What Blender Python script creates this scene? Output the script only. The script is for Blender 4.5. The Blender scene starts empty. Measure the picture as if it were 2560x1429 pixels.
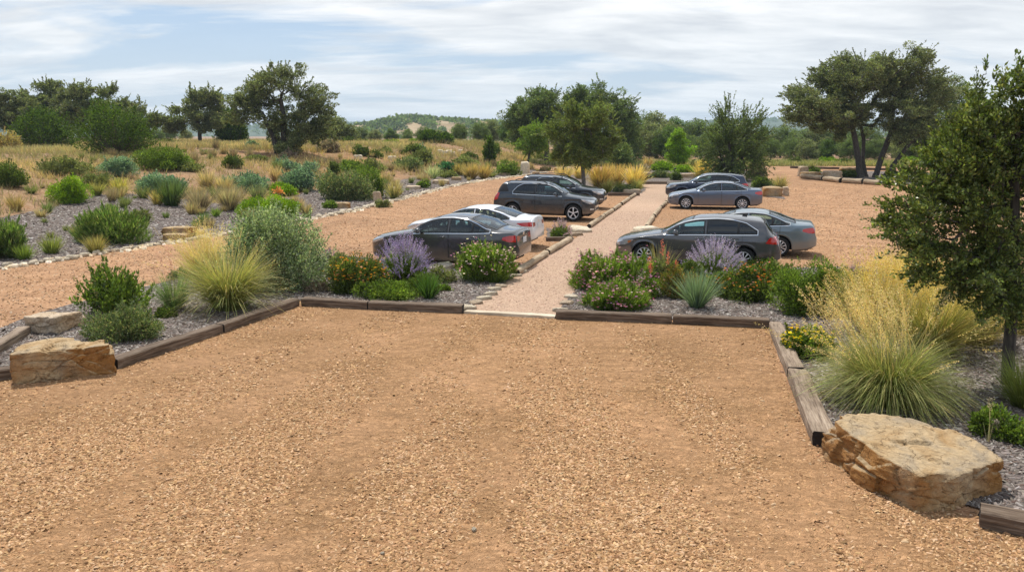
import bpy, bmesh, math, random
import numpy as np
from mathutils import Vector, Matrix, noise
from mathutils.bvhtree import BVHTree

scene = bpy.context.scene
COL = scene.collection
PI = math.pi
rng = np.random.default_rng(7)
random.seed(7)

# ------------------------------------------------------------------ camera model (used to read world positions off the ground)
CAMH = 4.0; FPX = 1950.0; HOR = 330.0
PITCH = math.atan((714.5 - HOR) / FPX)
SP, CP = math.sin(PITCH), math.cos(PITCH)

def ray(px, py):
    a = (px - 1280) / FPX; b = (py - 714.5) / FPX
    return np.array([a, CP - b * SP, -SP - b * CP])

def g0(px, py, z=0.0):
    d = ray(px, py); t = (CAMH - z) / -d[2]
    return (d[0] * t, d[1] * t)

# ------------------------------------------------------------------ terrain
_edge_px = [(0, 672), (130, 655), (350, 620), (560, 588), (760, 552), (850, 535), (1000, 500), (1100, 473), (1200, 453), (1270, 444), (1370, 431)]
EDGE = [(-45, -40), (-27, 0), (-19.5, 14)] + [g0(*p) for p in _edge_px] + [(8, 100), (18, 150), (30, 320), (60, 4500)]
EDGE = np.array(EDGE, float)

def sdist(x, y):
    x = np.asarray(x, float); y = np.asarray(y, float)
    best = np.full(x.shape, 1e9); sg = np.ones(x.shape)
    for i in range(len(EDGE) - 1):
        ax, ay = EDGE[i]; bx, by = EDGE[i + 1]
        ux, uy = bx - ax, by - ay; L2 = ux * ux + uy * uy
        s = np.clip(((x - ax) * ux + (y - ay) * uy) / L2, 0, 1)
        dx = x - (ax + s * ux); dy = y - (ay + s * uy)
        d = np.hypot(dx, dy); cr = ux * dy - uy * dx
        m = d < best - 1e-9
        best = np.where(m, d, best); sg = np.where(m, np.where(cr > 0, 1.0, -1.0), sg)
    return best * sg

def S(t):
    t = np.clip(t, 0, 1); return t * t * (3 - 2 * t)

def hgt(x, y):
    x = np.asarray(x, float); y = np.asarray(y, float)
    d = sdist(x, y)
    sc = np.interp(y, [35, 80], [36, 17])
    z = 2.45 * S(d / sc)
    z += S((d - 1) / 8) * 0.16 * (np.sin(x * 0.31 + 1.3) * np.cos(y * 0.23) + 0.5 * np.sin(x * 0.83 + y * 0.61))
    z -= 7.0 * S((y - 102) / 260)
    return z

def hz(x, y): return float(hgt(np.array([x]), np.array([y]))[0])

def gp(px, py):
    """point of the terrain seen at a pixel of the photograph"""
    d = ray(px, py)
    t = np.concatenate([np.arange(4, 120, 0.05), np.arange(120, 600, 0.5)])
    X = d[0] * t; Y = d[1] * t; Z = CAMH + d[2] * t
    h = hgt(X, Y)
    k = np.argmax(Z <= h)
    if k == 0 or Y[k] > 101:      # nothing in reach: the crest of the slope
        k = int(np.argmin(np.abs(Y - 97.0)))
    return X[k], Y[k], h[k], t[k]

# ------------------------------------------------------------------ object helpers
def tag(o, label=None, cat=None, group=None, kind=None):
    if label: o['label'] = label
    if cat: o['category'] = cat
    if group: o['group'] = group
    if kind: o['kind'] = kind
    return o

def empty(name, loc, rz=0.0):
    o = bpy.data.objects.new(name, None); o.empty_display_size = 0.2
    o.location = loc; o.rotation_euler = (0, 0, rz); COL.objects.link(o); return o

def link(name, me, parent=None, loc=None):
    o = bpy.data.objects.new(name, me); COL.objects.link(o)
    if parent is not None: o.parent = parent
    if loc is not None: o.location = loc
    return o

def copy_tree(o, parent=None, skip=()):
    c = o.copy(); COL.objects.link(c); c.parent = parent
    for ch in o.children: copy_tree(ch, c)
    return c

def mesh_np(name, V, Q, C=None, mat=None, smooth=False):
    V = np.ascontiguousarray(V, np.float32); Q = np.ascontiguousarray(Q, np.int32)
    me = bpy.data.meshes.new(name)
    me.vertices.add(len(V)); me.vertices.foreach_set('co', V.ravel())
    k = Q.shape[1]
    me.loops.add(Q.size); me.loops.foreach_set('vertex_index', Q.ravel())
    me.polygons.add(len(Q)); me.polygons.foreach_set('loop_start', np.arange(0, Q.size, k, dtype=np.int32))
    if smooth: me.polygons.foreach_set('use_smooth', np.ones(len(Q), bool))
    if C is not None:
        at = me.color_attributes.new('Col', 'FLOAT_COLOR', 'POINT')
        c4 = np.ones((len(V), 4), np.float32); c4[:, :3] = C
        at.data.foreach_set('color', c4.ravel())
    if mat: me.materials.append(mat)
    me.update(calc_edges=True); me.validate()
    return me

class QB:
    """collects quads with per-vertex colour"""
    def __init__(s): s.v = []; s.q = []; s.c = []; s.n = 0
    def add(s, V, Q, C):
        s.v.append(V); s.q.append(Q + s.n); s.c.append(np.broadcast_to(C, V.shape)); s.n += len(V)
    def build(s, name, mat, smooth=False):
        return mesh_np(name, np.concatenate(s.v), np.concatenate(s.q), np.concatenate(s.c), mat, smooth)

def unit(a): return a / np.maximum(np.linalg.norm(a, axis=-1, keepdims=True), 1e-9)

def rdir(n, r):
    return unit(r.normal(size=(n, 3)))

def leaves(qb, P, D, L, W, C, r, fold=0.25):
    """one diamond-shaped leaf face per point"""
    n = len(P)
    if n == 0: return
    D = unit(D); Sd = unit(np.cross(D, rdir(n, r)))
    Nn = np.cross(D, Sd)
    L = np.broadcast_to(L, (n,))[:, None] * (0.7 + 0.6 * r.random((n, 1))); W = np.broadcast_to(W, (n,))[:, None] * (0.7 + 0.6 * r.random((n, 1)))
    V = np.empty((n, 4, 3))
    V[:, 0] = P; V[:, 1] = P + D * L * 0.45 + Sd * W * 0.5 + Nn * W * fold
    V[:, 2] = P + D * L; V[:, 3] = P + D * L * 0.45 - Sd * W * 0.5 + Nn * W * fold
    Q = np.arange(n * 4).reshape(n, 4)
    qb.add(V.reshape(-1, 3), Q, np.repeat(C, 4, axis=0))

def blades(qb, P, D, L, W, droop, C0, C1, r, seg=4, wid_tip=0.15):
    """arching grass blades: strips from P along D bending down"""
    n = len(P); D = unit(D)
    L = np.broadcast_to(L, (n,))[:, None]; W = np.broadcast_to(W, (n,))[:, None]; droop = np.broadcast_to(droop, (n,))[:, None]
    hd = D.copy(); hd[:, 2] = 0; hd = unit(hd + 1e-4)
    ph = r.random(n) * 2 * PI
    side = np.stack([np.cos(ph), np.sin(ph), 0 * ph], 1)
    pts = []
    p = P.copy(); d = D.copy()
    for k in range(seg + 1):
        pts.append(p.copy())
        p = p + d * L / seg
        d = d + hd * droop * 0.35 + np.array([0, 0, -1.0]) * droop; d = unit(d)
    V = np.empty((n, seg + 1, 2, 3)); C = np.empty((n, seg + 1, 2, 3))
    for k in range(seg + 1):
        f = k / seg; w = W * (1 - (1 - wid_tip) * f ** 1.5) * 0.5
        V[:, k, 0] = pts[k] + side * w; V[:, k, 1] = pts[k] - side * w
        c = C0 * (1 - f) + C1 * f
        C[:, k, 0] = c; C[:, k, 1] = c
    base = (np.arange(n) * (seg + 1) * 2)[:, None, None]
    k = np.arange(seg)[None, :, None] * 2
    Q = np.concatenate([base + k, base + k + 1, base + k + 3, base + k + 2], 2).reshape(-1, 4)
    qb.add(V.reshape(-1, 3), Q, C.reshape(-1, 3))
    return np.stack(pts, 1)

def pick(pal, n, r, var=0.22, hue=0.06):
    pal = np.array(pal, float)
    c = pal[r.integers(0, len(pal), n)]
    return np.clip(c * (1 + var * r.normal(size=(n, 1))) * (1 + hue * r.normal(size=(n, 3))), 0.004, 0.95)

def tubes(qb, segs, n, col=(0.1, 0.08, 0.06)):
    """segs: list of (p0, p1, r0, r1)"""
    if not segs: return
    A = np.array([s[0] for s in segs], float); B = np.array([s[1] for s in segs], float)
    r0 = np.array([s[2] for s in segs], float)[:, None]; r1 = np.array([s[3] for s in segs], float)[:, None]
    D = unit(B - A); ref = np.where(np.abs(D[:, 2:3]) > 0.9, np.array([[1.0, 0, 0]]), np.array([[0, 0, 1.0]]))
    U = unit(np.cross(D, ref)); W = np.cross(D, U)
    m = len(segs); V = np.empty((m, 2, n, 3))
    for k in range(n):
        a = 2 * PI * k / n; o = U * math.cos(a) + W * math.sin(a)
        V[:, 0, k] = A + o * r0; V[:, 1, k] = B + D * r1 * 0.3 + o * r1
    base = (np.arange(m) * 2 * n)[:, None]; k = np.arange(n)[None, :]; k2 = (k + 1) % n
    Q = np.stack([base + k, base + k2, base + n + k2, base + n + k], 2).reshape(-1, 4)
    qb.add(V.reshape(-1, 3), Q, np.array(col, float)[None, :])

# ------------------------------------------------------------------ materials
def nmat(name):
    m = bpy.data.materials.new(name); m.use_nodes = True
    nt = m.node_tree; nt.nodes.clear()
    out = nt.nodes.new('ShaderNodeOutputMaterial')
    return m, nt, out

def N(nt, t, **kw):
    n = nt.nodes.new(t)
    for k, v in kw.items():
        if k.startswith('_'): setattr(n, k[1:], v)
        else: n.inputs[k].default_value = v
    return n

def L_(nt, a, b): nt.links.new(a, b)

def ramp(nt, fac, stops):
    n = nt.nodes.new('ShaderNodeValToRGB'); e = n.color_ramp.elements
    while len(e) > len(stops): e.remove(e[-1])
    while len(e) < len(stops): e.new(0.5)
    for i, (p, c) in enumerate(stops):
        e[i].position = p; e[i].color = (*c, 1) if len(c) == 3 else c
    L_(nt, fac, n.inputs['Fac']); return n

def mixc(nt, f, a, b, mode='MIX'):
    n = nt.nodes.new('ShaderNodeMix'); n.data_type = 'RGBA'; n.blend_type = mode
    for v, i in ((f, 0), (a, 6), (b, 7)):
        if hasattr(v, 'is_output') or hasattr(v, 'links'): L_(nt, v, n.inputs[i])
        else: n.inputs[i].default_value = v if i == 0 else (*v, 1)
    return n.outputs[2]

def foliage_mat(name, rough=0.55, trans=0.3, spec=0.3):
    m, nt, out = nmat(name)
    at = N(nt, 'ShaderNodeAttribute', _attribute_name='Col')
    tc = N(nt, 'ShaderNodeTexCoord'); ns = N(nt, 'ShaderNodeTexNoise', Scale=2.3, Detail=2.0)
    L_(nt, tc.outputs['Object'], ns.inputs['Vector'])
    rp = ramp(nt, ns.outputs['Fac'], [(0.3, (0.95, 0.98, 0.95)), (0.7, (1.6, 1.55, 1.4))])
    c = mixc(nt, 1.0, at.outputs['Color'], rp.outputs['Color'], 'MULTIPLY')
    p = N(nt, 'ShaderNodeBsdfPrincipled', Roughness=rough); p.inputs['Specular IOR Level'].default_value = spec
    L_(nt, c, p.inputs['Base Color'])
    tr = N(nt, 'ShaderNodeBsdfTranslucent')
    c2 = mixc(nt, 1.0, c, (1.35, 1.45, 0.7), 'MULTIPLY'); L_(nt, c2, tr.inputs['Color'])
    mx = N(nt, 'ShaderNodeMixShader', Fac=trans)
    L_(nt, p.outputs[0], mx.inputs[1]); L_(nt, tr.outputs[0], mx.inputs[2]); L_(nt, mx.outputs[0], out.inputs[0])
    return m

def bark_mat(name, a, b):
    m, nt, out = nmat(name)
    tc = N(nt, 'ShaderNodeTexCoord'); mp = N(nt, 'ShaderNodeMapping'); mp.inputs['Scale'].default_value = (6, 6, 1.6)
    L_(nt, tc.outputs['Object'], mp.inputs[0])
    ns = N(nt, 'ShaderNodeTexNoise', Scale=3.0, Detail=6.0); L_(nt, mp.outputs[0], ns.inputs['Vector'])
    rp = ramp(nt, ns.outputs['Fac'], [(0.3, a), (0.7, b)])
    p = N(nt, 'ShaderNodeBsdfPrincipled', Roughness=0.9); L_(nt, rp.outputs[0], p.inputs['Base Color'])
    bp = N(nt, 'ShaderNodeBump', Strength=0.7, Distance=0.05); L_(nt, ns.outputs['Fac'], bp.inputs['Height']); L_(nt, bp.outputs[0], p.inputs['Normal'])
    L_(nt, p.outputs[0], out.inputs[0]); return m

def gravel_mat(name, dark, mid, light, scale=28.0, bump=0.03, tint=(0.5, 0.3, 0.17), tintamt=0.5, stretch=1.6, fine=1.0, tracks=0):
    """small stones / chips: three octaves of cells, a dusty tint in broad patches"""
    m, nt, out = nmat(name)
    tc = N(nt, 'ShaderNodeTexCoord')
    nw = N(nt, 'ShaderNodeTexNoise', Scale=4.0, Detail=2.0); L_(nt, tc.outputs['Object'], nw.inputs['Vector'])
    ad = nt.nodes.new('ShaderNodeVectorMath'); ad.operation = 'MULTIPLY_ADD'
    L_(nt, nw.outputs['Color'], ad.inputs[0]); ad.inputs[1].default_value = (0.5, 0.5, 0.5); L_(nt, tc.outputs['Object'], ad.inputs[2])
    mp = N(nt, 'ShaderNodeMapping'); mp.inputs['Scale'].default_value = (1, stretch, 1); mp.inputs['Rotation'].default_value = (0, 0, 0.5)
    L_(nt, ad.outputs[0], mp.inputs[0])
    vo = N(nt, 'ShaderNodeTexVoronoi', Scale=scale, Randomness=1.0); L_(nt, mp.outputs[0], vo.inputs['Vector'])
    sx = N(nt, 'ShaderNodeSeparateColor'); L_(nt, vo.outputs['Color'], sx.inputs[0])
    rp = ramp(nt, sx.outputs[0], [(0.0, dark), (0.45, mid), (1.0, light)])
    ed = ramp(nt, vo.outputs['Distance'], [(0.35, (1, 1, 1)), (0.85, (0.55, 0.5, 0.45))])
    c = mixc(nt, fine, rp.outputs[0], ed.outputs[0], 'MULTIPLY')
    nb = N(nt, 'ShaderNodeTexNoise', Scale=0.55, Detail=5.0, Roughness=0.62); L_(nt, tc.outputs['Object'], nb.inputs['Vector'])
    rb = ramp(nt, nb.outputs['Fac'], [(0.38, (0, 0, 0)), (0.66, (1, 1, 1))])
    ml = N(nt, 'ShaderNodeMath', _operation='MULTIPLY'); ml.inputs[1].default_value = tintamt; L_(nt, rb.outputs[0], ml.inputs[0])
    c = mixc(nt, ml.outputs[0], c, tint)
    n3 = N(nt, 'ShaderNodeTexNoise', Scale=9.0, Detail=4.0, Roughness=0.7); L_(nt, tc.outputs['Object'], n3.inputs['Vector'])
    r3 = ramp(nt, n3.outputs['Fac'], [(0.3, (0.84, 0.83, 0.82)), (0.7, (1.1, 1.1, 1.1))])
    c = mixc(nt, 1.0, c, r3.outputs[0], 'MULTIPLY')
    n5 = N(nt, 'ShaderNodeTexNoise', Scale=0.13, Detail=3.0); L_(nt, tc.outputs['Object'], n5.inputs['Vector'])
    r5 = ramp(nt, n5.outputs['Fac'], [(0.35, (0.9, 0.9, 0.9)), (0.65, (1.07, 1.06, 1.05))])
    c = mixc(nt, 1.0, c, r5.outputs[0], 'MULTIPLY')
    if tracks:     # wheel-worn streaks curving through the lot
        for loc, sc, dist in (((0, 0, 0), 0.045, 0.0), ((31, 55, 0), 0.06, 1.5)):
            m4 = N(nt, 'ShaderNodeMapping'); m4.inputs['Location'].default_value = loc; L_(nt, tc.outputs['Object'], m4.inputs[0])
            wv = nt.nodes.new('ShaderNodeTexNoise'); wv.inputs['Scale'].default_value = sc; wv.inputs['Detail'].default_value = 1.0; L_(nt, m4.outputs[0], wv.inputs['Vector'])
            mm = N(nt, 'ShaderNodeMath', _operation='MULTIPLY'); mm.inputs[1].default_value = 26.0; L_(nt, wv.outputs['Fac'], mm.inputs[0])
            fr = N(nt, 'ShaderNodeMath', _operation='FRACT'); L_(nt, mm.outputs[0], fr.inputs[0])
            rw = ramp(nt, fr.outputs[0], [(0.0, (0.84, 0.82, 0.8)), (0.1, (1.1, 1.1, 1.1)), (0.26, (0.92, 0.91, 0.9)), (0.4, (1.1, 1.1, 1.1)), (0.6, (0.99, 0.99, 0.99)), (1.0, (0.84, 0.82, 0.8))])
            c = mixc(nt, 0.8, c, rw.outputs[0], 'MULTIPLY')
    p = N(nt, 'ShaderNodeBsdfPrincipled', Roughness=0.92); p.inputs['Specular IOR Level'].default_value = 0.15
    L_(nt, c, p.inputs['Base Color'])
    iv = N(nt, 'ShaderNodeMath', _operation='SUBTRACT'); iv.inputs[0].default_value = 1.0; L_(nt, vo.outputs['Distance'], iv.inputs[1])
    a2 = N(nt, 'ShaderNodeMath', _operation='ADD'); L_(nt, iv.outputs[0], a2.inputs[0]); L_(nt, n3.outputs['Fac'], a2.inputs[1])
    bp = N(nt, 'ShaderNodeBump', Strength=0.8, Distance=bump); L_(nt, a2.outputs[0], bp.inputs['Height']); L_(nt, bp.outputs[0], p.inputs['Normal'])
    L_(nt, p.outputs[0], out.inputs[0]); return m

def rock_mat(name, pale, mid, rust, rustamt=0.5, grey=(0.25, 0.24, 0.22)):
    m, nt, out = nmat(name)
    tc = N(nt, 'ShaderNodeTexCoord')
    n1 = N(nt, 'ShaderNodeTexNoise', Scale=1.4, Detail=8.0, Roughness=0.65, Distortion=0.6); L_(nt, tc.outputs['Object'], n1.inputs['Vector'])
    r1 = ramp(nt, n1.outputs['Fac'], [(0.3, mid), (0.5, pale), (0.72, grey)])
    n2 = N(nt, 'ShaderNodeTexNoise', Scale=1.1, Detail=3.0, Roughness=0.5); 
    mp0 = N(nt, 'ShaderNodeMapping'); mp0.inputs['Location'].default_value = (5, 3, 9); L_(nt, tc.outputs['Object'], mp0.inputs[0]); L_(nt, mp0.outputs[0], n2.inputs['Vector'])
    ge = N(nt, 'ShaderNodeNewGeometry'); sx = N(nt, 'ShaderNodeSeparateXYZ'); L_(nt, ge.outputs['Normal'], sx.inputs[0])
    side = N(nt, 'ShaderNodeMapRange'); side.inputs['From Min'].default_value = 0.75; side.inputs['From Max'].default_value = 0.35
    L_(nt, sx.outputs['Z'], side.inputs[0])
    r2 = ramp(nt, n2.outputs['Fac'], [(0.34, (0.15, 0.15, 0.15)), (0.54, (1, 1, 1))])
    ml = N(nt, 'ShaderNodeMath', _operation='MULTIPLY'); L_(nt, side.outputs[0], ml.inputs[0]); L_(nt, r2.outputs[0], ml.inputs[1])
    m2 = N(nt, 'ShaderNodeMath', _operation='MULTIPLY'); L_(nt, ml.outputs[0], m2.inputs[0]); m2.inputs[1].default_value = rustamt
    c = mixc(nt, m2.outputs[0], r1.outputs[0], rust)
    n4 = N(nt, 'ShaderNodeTexNoise', Scale=14.0, Detail=6.0, Roughness=0.7); L_(nt, tc.outputs['Object'], n4.inputs['Vector'])
    r4 = ramp(nt, n4.outputs['Fac'], [(0.3, (0.7, 0.68, 0.66)), (0.7, (1.15, 1.15, 1.15))])
    c = mixc(nt, 1.0, c, r4.outputs[0], 'MULTIPLY')
    mpv = N(nt, 'ShaderNodeMapping'); mpv.inputs['Scale'].default_value = (1, 1, 2.6); L_(nt, tc.outputs['Object'], mpv.inputs[0])
    nv = N(nt, 'ShaderNodeTexNoise', Scale=2.6, Detail=3.0, Distortion=1.2); L_(nt, mpv.outputs[0], nv.inputs['Vector'])
    ab = N(nt, 'ShaderNodeMath', _operation='SUBTRACT'); L_(nt, nv.outputs['Fac'], ab.inputs[0]); ab.inputs[1].default_value = 0.5
    ab2 = N(nt, 'ShaderNodeMath', _operation='ABSOLUTE'); L_(nt, ab.outputs[0], ab2.inputs[0])
    rc = ramp(nt, ab2.outputs[0], [(0.0, (0.45, 0.4, 0.34)), (0.012, (1, 1, 1))])
    c = mixc(nt, 0.7, c, rc.outputs[0], 'MULTIPLY')
    p = N(nt, 'ShaderNodeBsdfPrincipled', Roughness=0.85); p.inputs['Specular IOR Level'].default_value = 0.2
    L_(nt, c, p.inputs['Base Color'])
    ad = N(nt, 'ShaderNodeMath', _operation='ADD'); L_(nt, n1.outputs['Fac'], ad.inputs[0]); L_(nt, n4.outputs['Fac'], ad.inputs[1])
    bp = N(nt, 'ShaderNodeBump', Strength=0.9, Distance=0.06); L_(nt, ad.outputs[0], bp.inputs['Height'])
    b2 = N(nt, 'ShaderNodeBump', Strength=0.6, Distance=0.03); L_(nt, rc.outputs[0], b2.inputs['Height']); L_(nt, bp.outputs[0], b2.inputs['Normal'])
    L_(nt, b2.outputs[0], p.inputs['Normal'])
    L_(nt, p.outputs[0], out.inputs[0]); return m

def wood_mat(name, dark, mid, pale):
    m, nt, out = nmat(name)
    tc = N(nt, 'ShaderNodeTexCoord'); mp = N(nt, 'ShaderNodeMapping'); mp.inputs['Scale'].default_value = (0.9, 14, 14)
    L_(nt, tc.outputs['Object'], mp.inputs[0])
    n1 = N(nt, 'ShaderNodeTexNoise', Scale=2.2, Detail=7.0, Roughness=0.65, Distortion=0.4); L_(nt, mp.outputs[0], n1.inputs['Vector'])
    n2 = N(nt, 'ShaderNodeTexNoise', Scale=1.7, Detail=3.0); L_(nt, tc.outputs['Object'], n2.inputs['Vector'])
    r1 = ramp(nt, n1.outputs['Fac'], [(0.28, dark), (0.5, mid), (0.74, pale)])
    r2 = ramp(nt, n2.outputs['Fac'], [(0.3, (0.72, 0.7, 0.68)), (0.7, (1.15, 1.15, 1.15))])
    c = mixc(nt, 1.0, r1.outputs[0], r2.outputs[0], 'MULTIPLY')
    p = N(nt, 'ShaderNodeBsdfPrincipled', Roughness=0.85); p.inputs['Specular IOR Level'].default_value = 0.2
    L_(nt, c, p.inputs['Base Color'])
    bp = N(nt, 'ShaderNodeBump', Strength=0.8, Distance=0.02); L_(nt, n1.outputs['Fac'], bp.inputs['Height']); L_(nt, bp.outputs[0], p.inputs['Normal'])
    L_(nt, p.outputs[0], out.inputs[0]); return m

def plain(name, col, rough=0.5, metal=0.0, spec=0.5, coat=0.0, var=0.0, sc=8.0):
    m, nt, out = nmat(name)
    p = N(nt, 'ShaderNodeBsdfPrincipled', Roughness=rough, Metallic=metal); p.inputs['Specular IOR Level'].default_value = spec
    p.inputs['Base Color'].default_value = (*col, 1)
    p.inputs['Coat Weight'].default_value = coat; p.inputs['Coat Roughness'].default_value = 0.03
    tc = N(nt, 'ShaderNodeTexCoord'); ns = N(nt, 'ShaderNodeTexNoise', Scale=sc, Detail=4.0); L_(nt, tc.outputs['Object'], ns.inputs['Vector'])
    rp = ramp(nt, ns.outputs['Fac'], [(0.3, (1 - var,) * 3), (0.7, (1 + var,) * 3)])
    c = mixc(nt, 1.0, col, rp.outputs[0], 'MULTIPLY'); L_(nt, c, p.inputs['Base Color'])
    L_(nt, p.outputs[0], out.inputs[0]); return m

def paint(name, col, metal=0.35, rough=0.3):
    """metallic car paint with clear coat and a film of road dust on the sills"""
    m, nt, out = nmat(name)
    tc = N(nt, 'ShaderNodeTexCoord'); sx = N(nt, 'ShaderNodeSeparateXYZ'); L_(nt, tc.outputs['Object'], sx.inputs[0])
    ns = N(nt, 'ShaderNodeTexNoise', Scale=3.0, Detail=5.0); L_(nt, tc.outputs['Object'], ns.inputs['Vector'])
    ad = N(nt, 'ShaderNodeMath', _operation='MULTIPLY_ADD'); L_(nt, ns.outputs['Fac'], ad.inputs[0]); ad.inputs[1].default_value = -0.5; L_(nt, sx.outputs['Z'], ad.inputs[2])
    mr = N(nt, 'ShaderNodeMapRange'); mr.inputs['From Min'].default_value = 0.35; mr.inputs['From Max'].default_value = -0.05
    mr.inputs['To Max'].default_value = 0.45; L_(nt, ad.outputs[0], mr.inputs[0])
    c = mixc(nt, mr.outputs[0], col, (0.3, 0.2, 0.12))
    p = N(nt, 'ShaderNodeBsdfPrincipled', Roughness=rough, Metallic=metal)
    p.inputs['Coat Weight'].default_value = 0.8; p.inputs['Coat Roughness'].default_value = 0.04
    L_(nt, c, p.inputs['Base Color']); L_(nt, p.outputs[0], out.inputs[0]); return m

def glass_mat(name, tint, body=None):
    m, nt, out = nmat(name)
    tr = N(nt, 'ShaderNodeBsdfTransparent'); tr.inputs[0].default_value = (*tint, 1)
    gl = N(nt, 'ShaderNodeBsdfGlossy', Roughness=0.03); gl.inputs[0].default_value = (0.9, 0.95, 1, 1)
    fr = N(nt, 'ShaderNodeFresnel', IOR=1.65)
    mx = N(nt, 'ShaderNodeMixShader'); L_(nt, fr.outputs[0], mx.inputs[0]); L_(nt, tr.outputs[0], mx.inputs[1]); L_(nt, gl.outputs[0], mx.inputs[2])
    L_(nt, mx.outputs[0], out.inputs[0]); return m

M = {}
M['fol'] = foliage_mat('foliage_matte', 0.55, 0.38, 0.3)
M['folg'] = foliage_mat('foliage_glossy', 0.38, 0.28, 0.5)
M['grass'] = foliage_mat('grass_blades', 0.6, 0.35, 0.25)
M['flower'] = foliage_mat('flower_petals', 0.7, 0.25, 0.1)
M['bark'] = bark_mat('oak_bark', (0.025, 0.02, 0.017), (0.1, 0.085, 0.07))
M['barkg'] = bark_mat('grey_bark', (0.06, 0.055, 0.05), (0.2, 0.18, 0.16))
M['twig'] = bark_mat('shrub_twigs', (0.05, 0.035, 0.025), (0.16, 0.12, 0.09))
M['court'] = gravel_mat('tan_wood_chip_gravel', (0.21, 0.11, 0.047), (0.43, 0.245, 0.115), (0.54, 0.335, 0.18), 38, 0.03, (0.5, 0.29, 0.155), 0.8, 2.2, 0.8)
M['drive'] = gravel_mat('tan_drive_grit', (0.3, 0.165, 0.085), (0.42, 0.245, 0.135), (0.51, 0.325, 0.195), 24, 0.014, (0.37, 0.215, 0.125), 0.5, 1.3, 0.55, tracks=1)
M['path'] = gravel_mat('pink_path_gravel', (0.37, 0.24, 0.165), (0.49, 0.345, 0.245), (0.57, 0.43, 0.32), 34, 0.015, (0.47, 0.32, 0.24), 0.4, 1.3, 0.5)
M['bay'] = gravel_mat('orange_bay_soil', (0.27, 0.15, 0.08), (0.38, 0.22, 0.12), (0.46, 0.29, 0.17), 26, 0.015, (0.34, 0.19, 0.1), 0.5, 1.2, 0.6)
M['mulch'] = gravel_mat('grey_bark_mulch', (0.085, 0.07, 0.062), (0.22, 0.185, 0.165), (0.38, 0.335, 0.31), 17, 0.06, (0.25, 0.215, 0.205), 0.35, 3.4)
M['field'] = gravel_mat('dry_field_soil', (0.22, 0.14, 0.08), (0.31, 0.21, 0.125), (0.4, 0.29, 0.18), 5, 0.08, (0.38, 0.2, 0.1), 0.6, 1.4, 0.6)
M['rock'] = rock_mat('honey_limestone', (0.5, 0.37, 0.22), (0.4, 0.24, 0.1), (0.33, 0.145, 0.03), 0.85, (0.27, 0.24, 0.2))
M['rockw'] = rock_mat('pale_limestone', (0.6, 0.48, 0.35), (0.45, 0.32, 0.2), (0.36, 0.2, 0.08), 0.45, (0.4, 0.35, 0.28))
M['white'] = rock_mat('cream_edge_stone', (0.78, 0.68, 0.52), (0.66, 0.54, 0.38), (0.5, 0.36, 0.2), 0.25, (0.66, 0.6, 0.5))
M['timber'] = wood_mat('weathered_sleeper', (0.045, 0.03, 0.022), (0.14, 0.1, 0.072), (0.29, 0.23, 0.175))
M['timberp'] = wood_mat('bleached_sleeper', (0.08, 0.055, 0.04), (0.25, 0.19, 0.14), (0.42, 0.34, 0.26))
M['log'] = wood_mat('bleached_log', (0.13, 0.09, 0.055), (0.4, 0.31, 0.21), (0.6, 0.5, 0.37))
M['board'] = wood_mat('pale_board', (0.4, 0.33, 0.24), (0.58, 0.5, 0.38), (0.68, 0.6, 0.47))
M['endg'] = plain('dark_end_grain', (0.02, 0.015, 0.012), 0.9, var=0.3)

# ------------------------------------------------------------------ ground
def terrain():
    xs = np.concatenate([[-4500, -2500, -1400, -800, -450, -280], np.arange(-200, -60, 4.0), np.arange(-60, 40, 1.0), np.arange(40, 200, 4.0), [280, 450, 800, 1400, 2500, 4500]])
    ys = np.concatenate([[-300, -100, -40], np.arange(-16, 100, 1.0), np.arange(100, 380, 5.0), [450, 600, 800, 1200, 2000, 3200, 5500]])
    X, Y = np.meshgrid(xs, ys); Z = hgt(X, Y)
    V = np.stack([X, Y, Z], 2).reshape(-1, 3); nx, ny = len(xs), len(ys)
    i = (np.arange(ny - 1)[:, None] * nx + np.arange(nx - 1)[None, :]).ravel()
    Q = np.stack([i, i + 1, i + nx + 1, i + nx], 1)
    tag(link('ground', mesh_np('ground', V, Q, None, M['field'], True)), kind='structure')
terrain()

def jag(poly, step, amp, r, fixed=()):
    out = []
    n = len(poly)
    for i in range(n):
        a = np.array(poly[i], float); b = np.array(poly[(i + 1) % n], float)
        L = np.linalg.norm(b - a); k = max(1, int(L / step))
        am = 0 if i in fixed else amp
        for j in range(k):
            p = a + (b - a) * j / k
            if j: p = p + r.normal(size=2) * am
            out.append(tuple(p))
    return out

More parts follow.
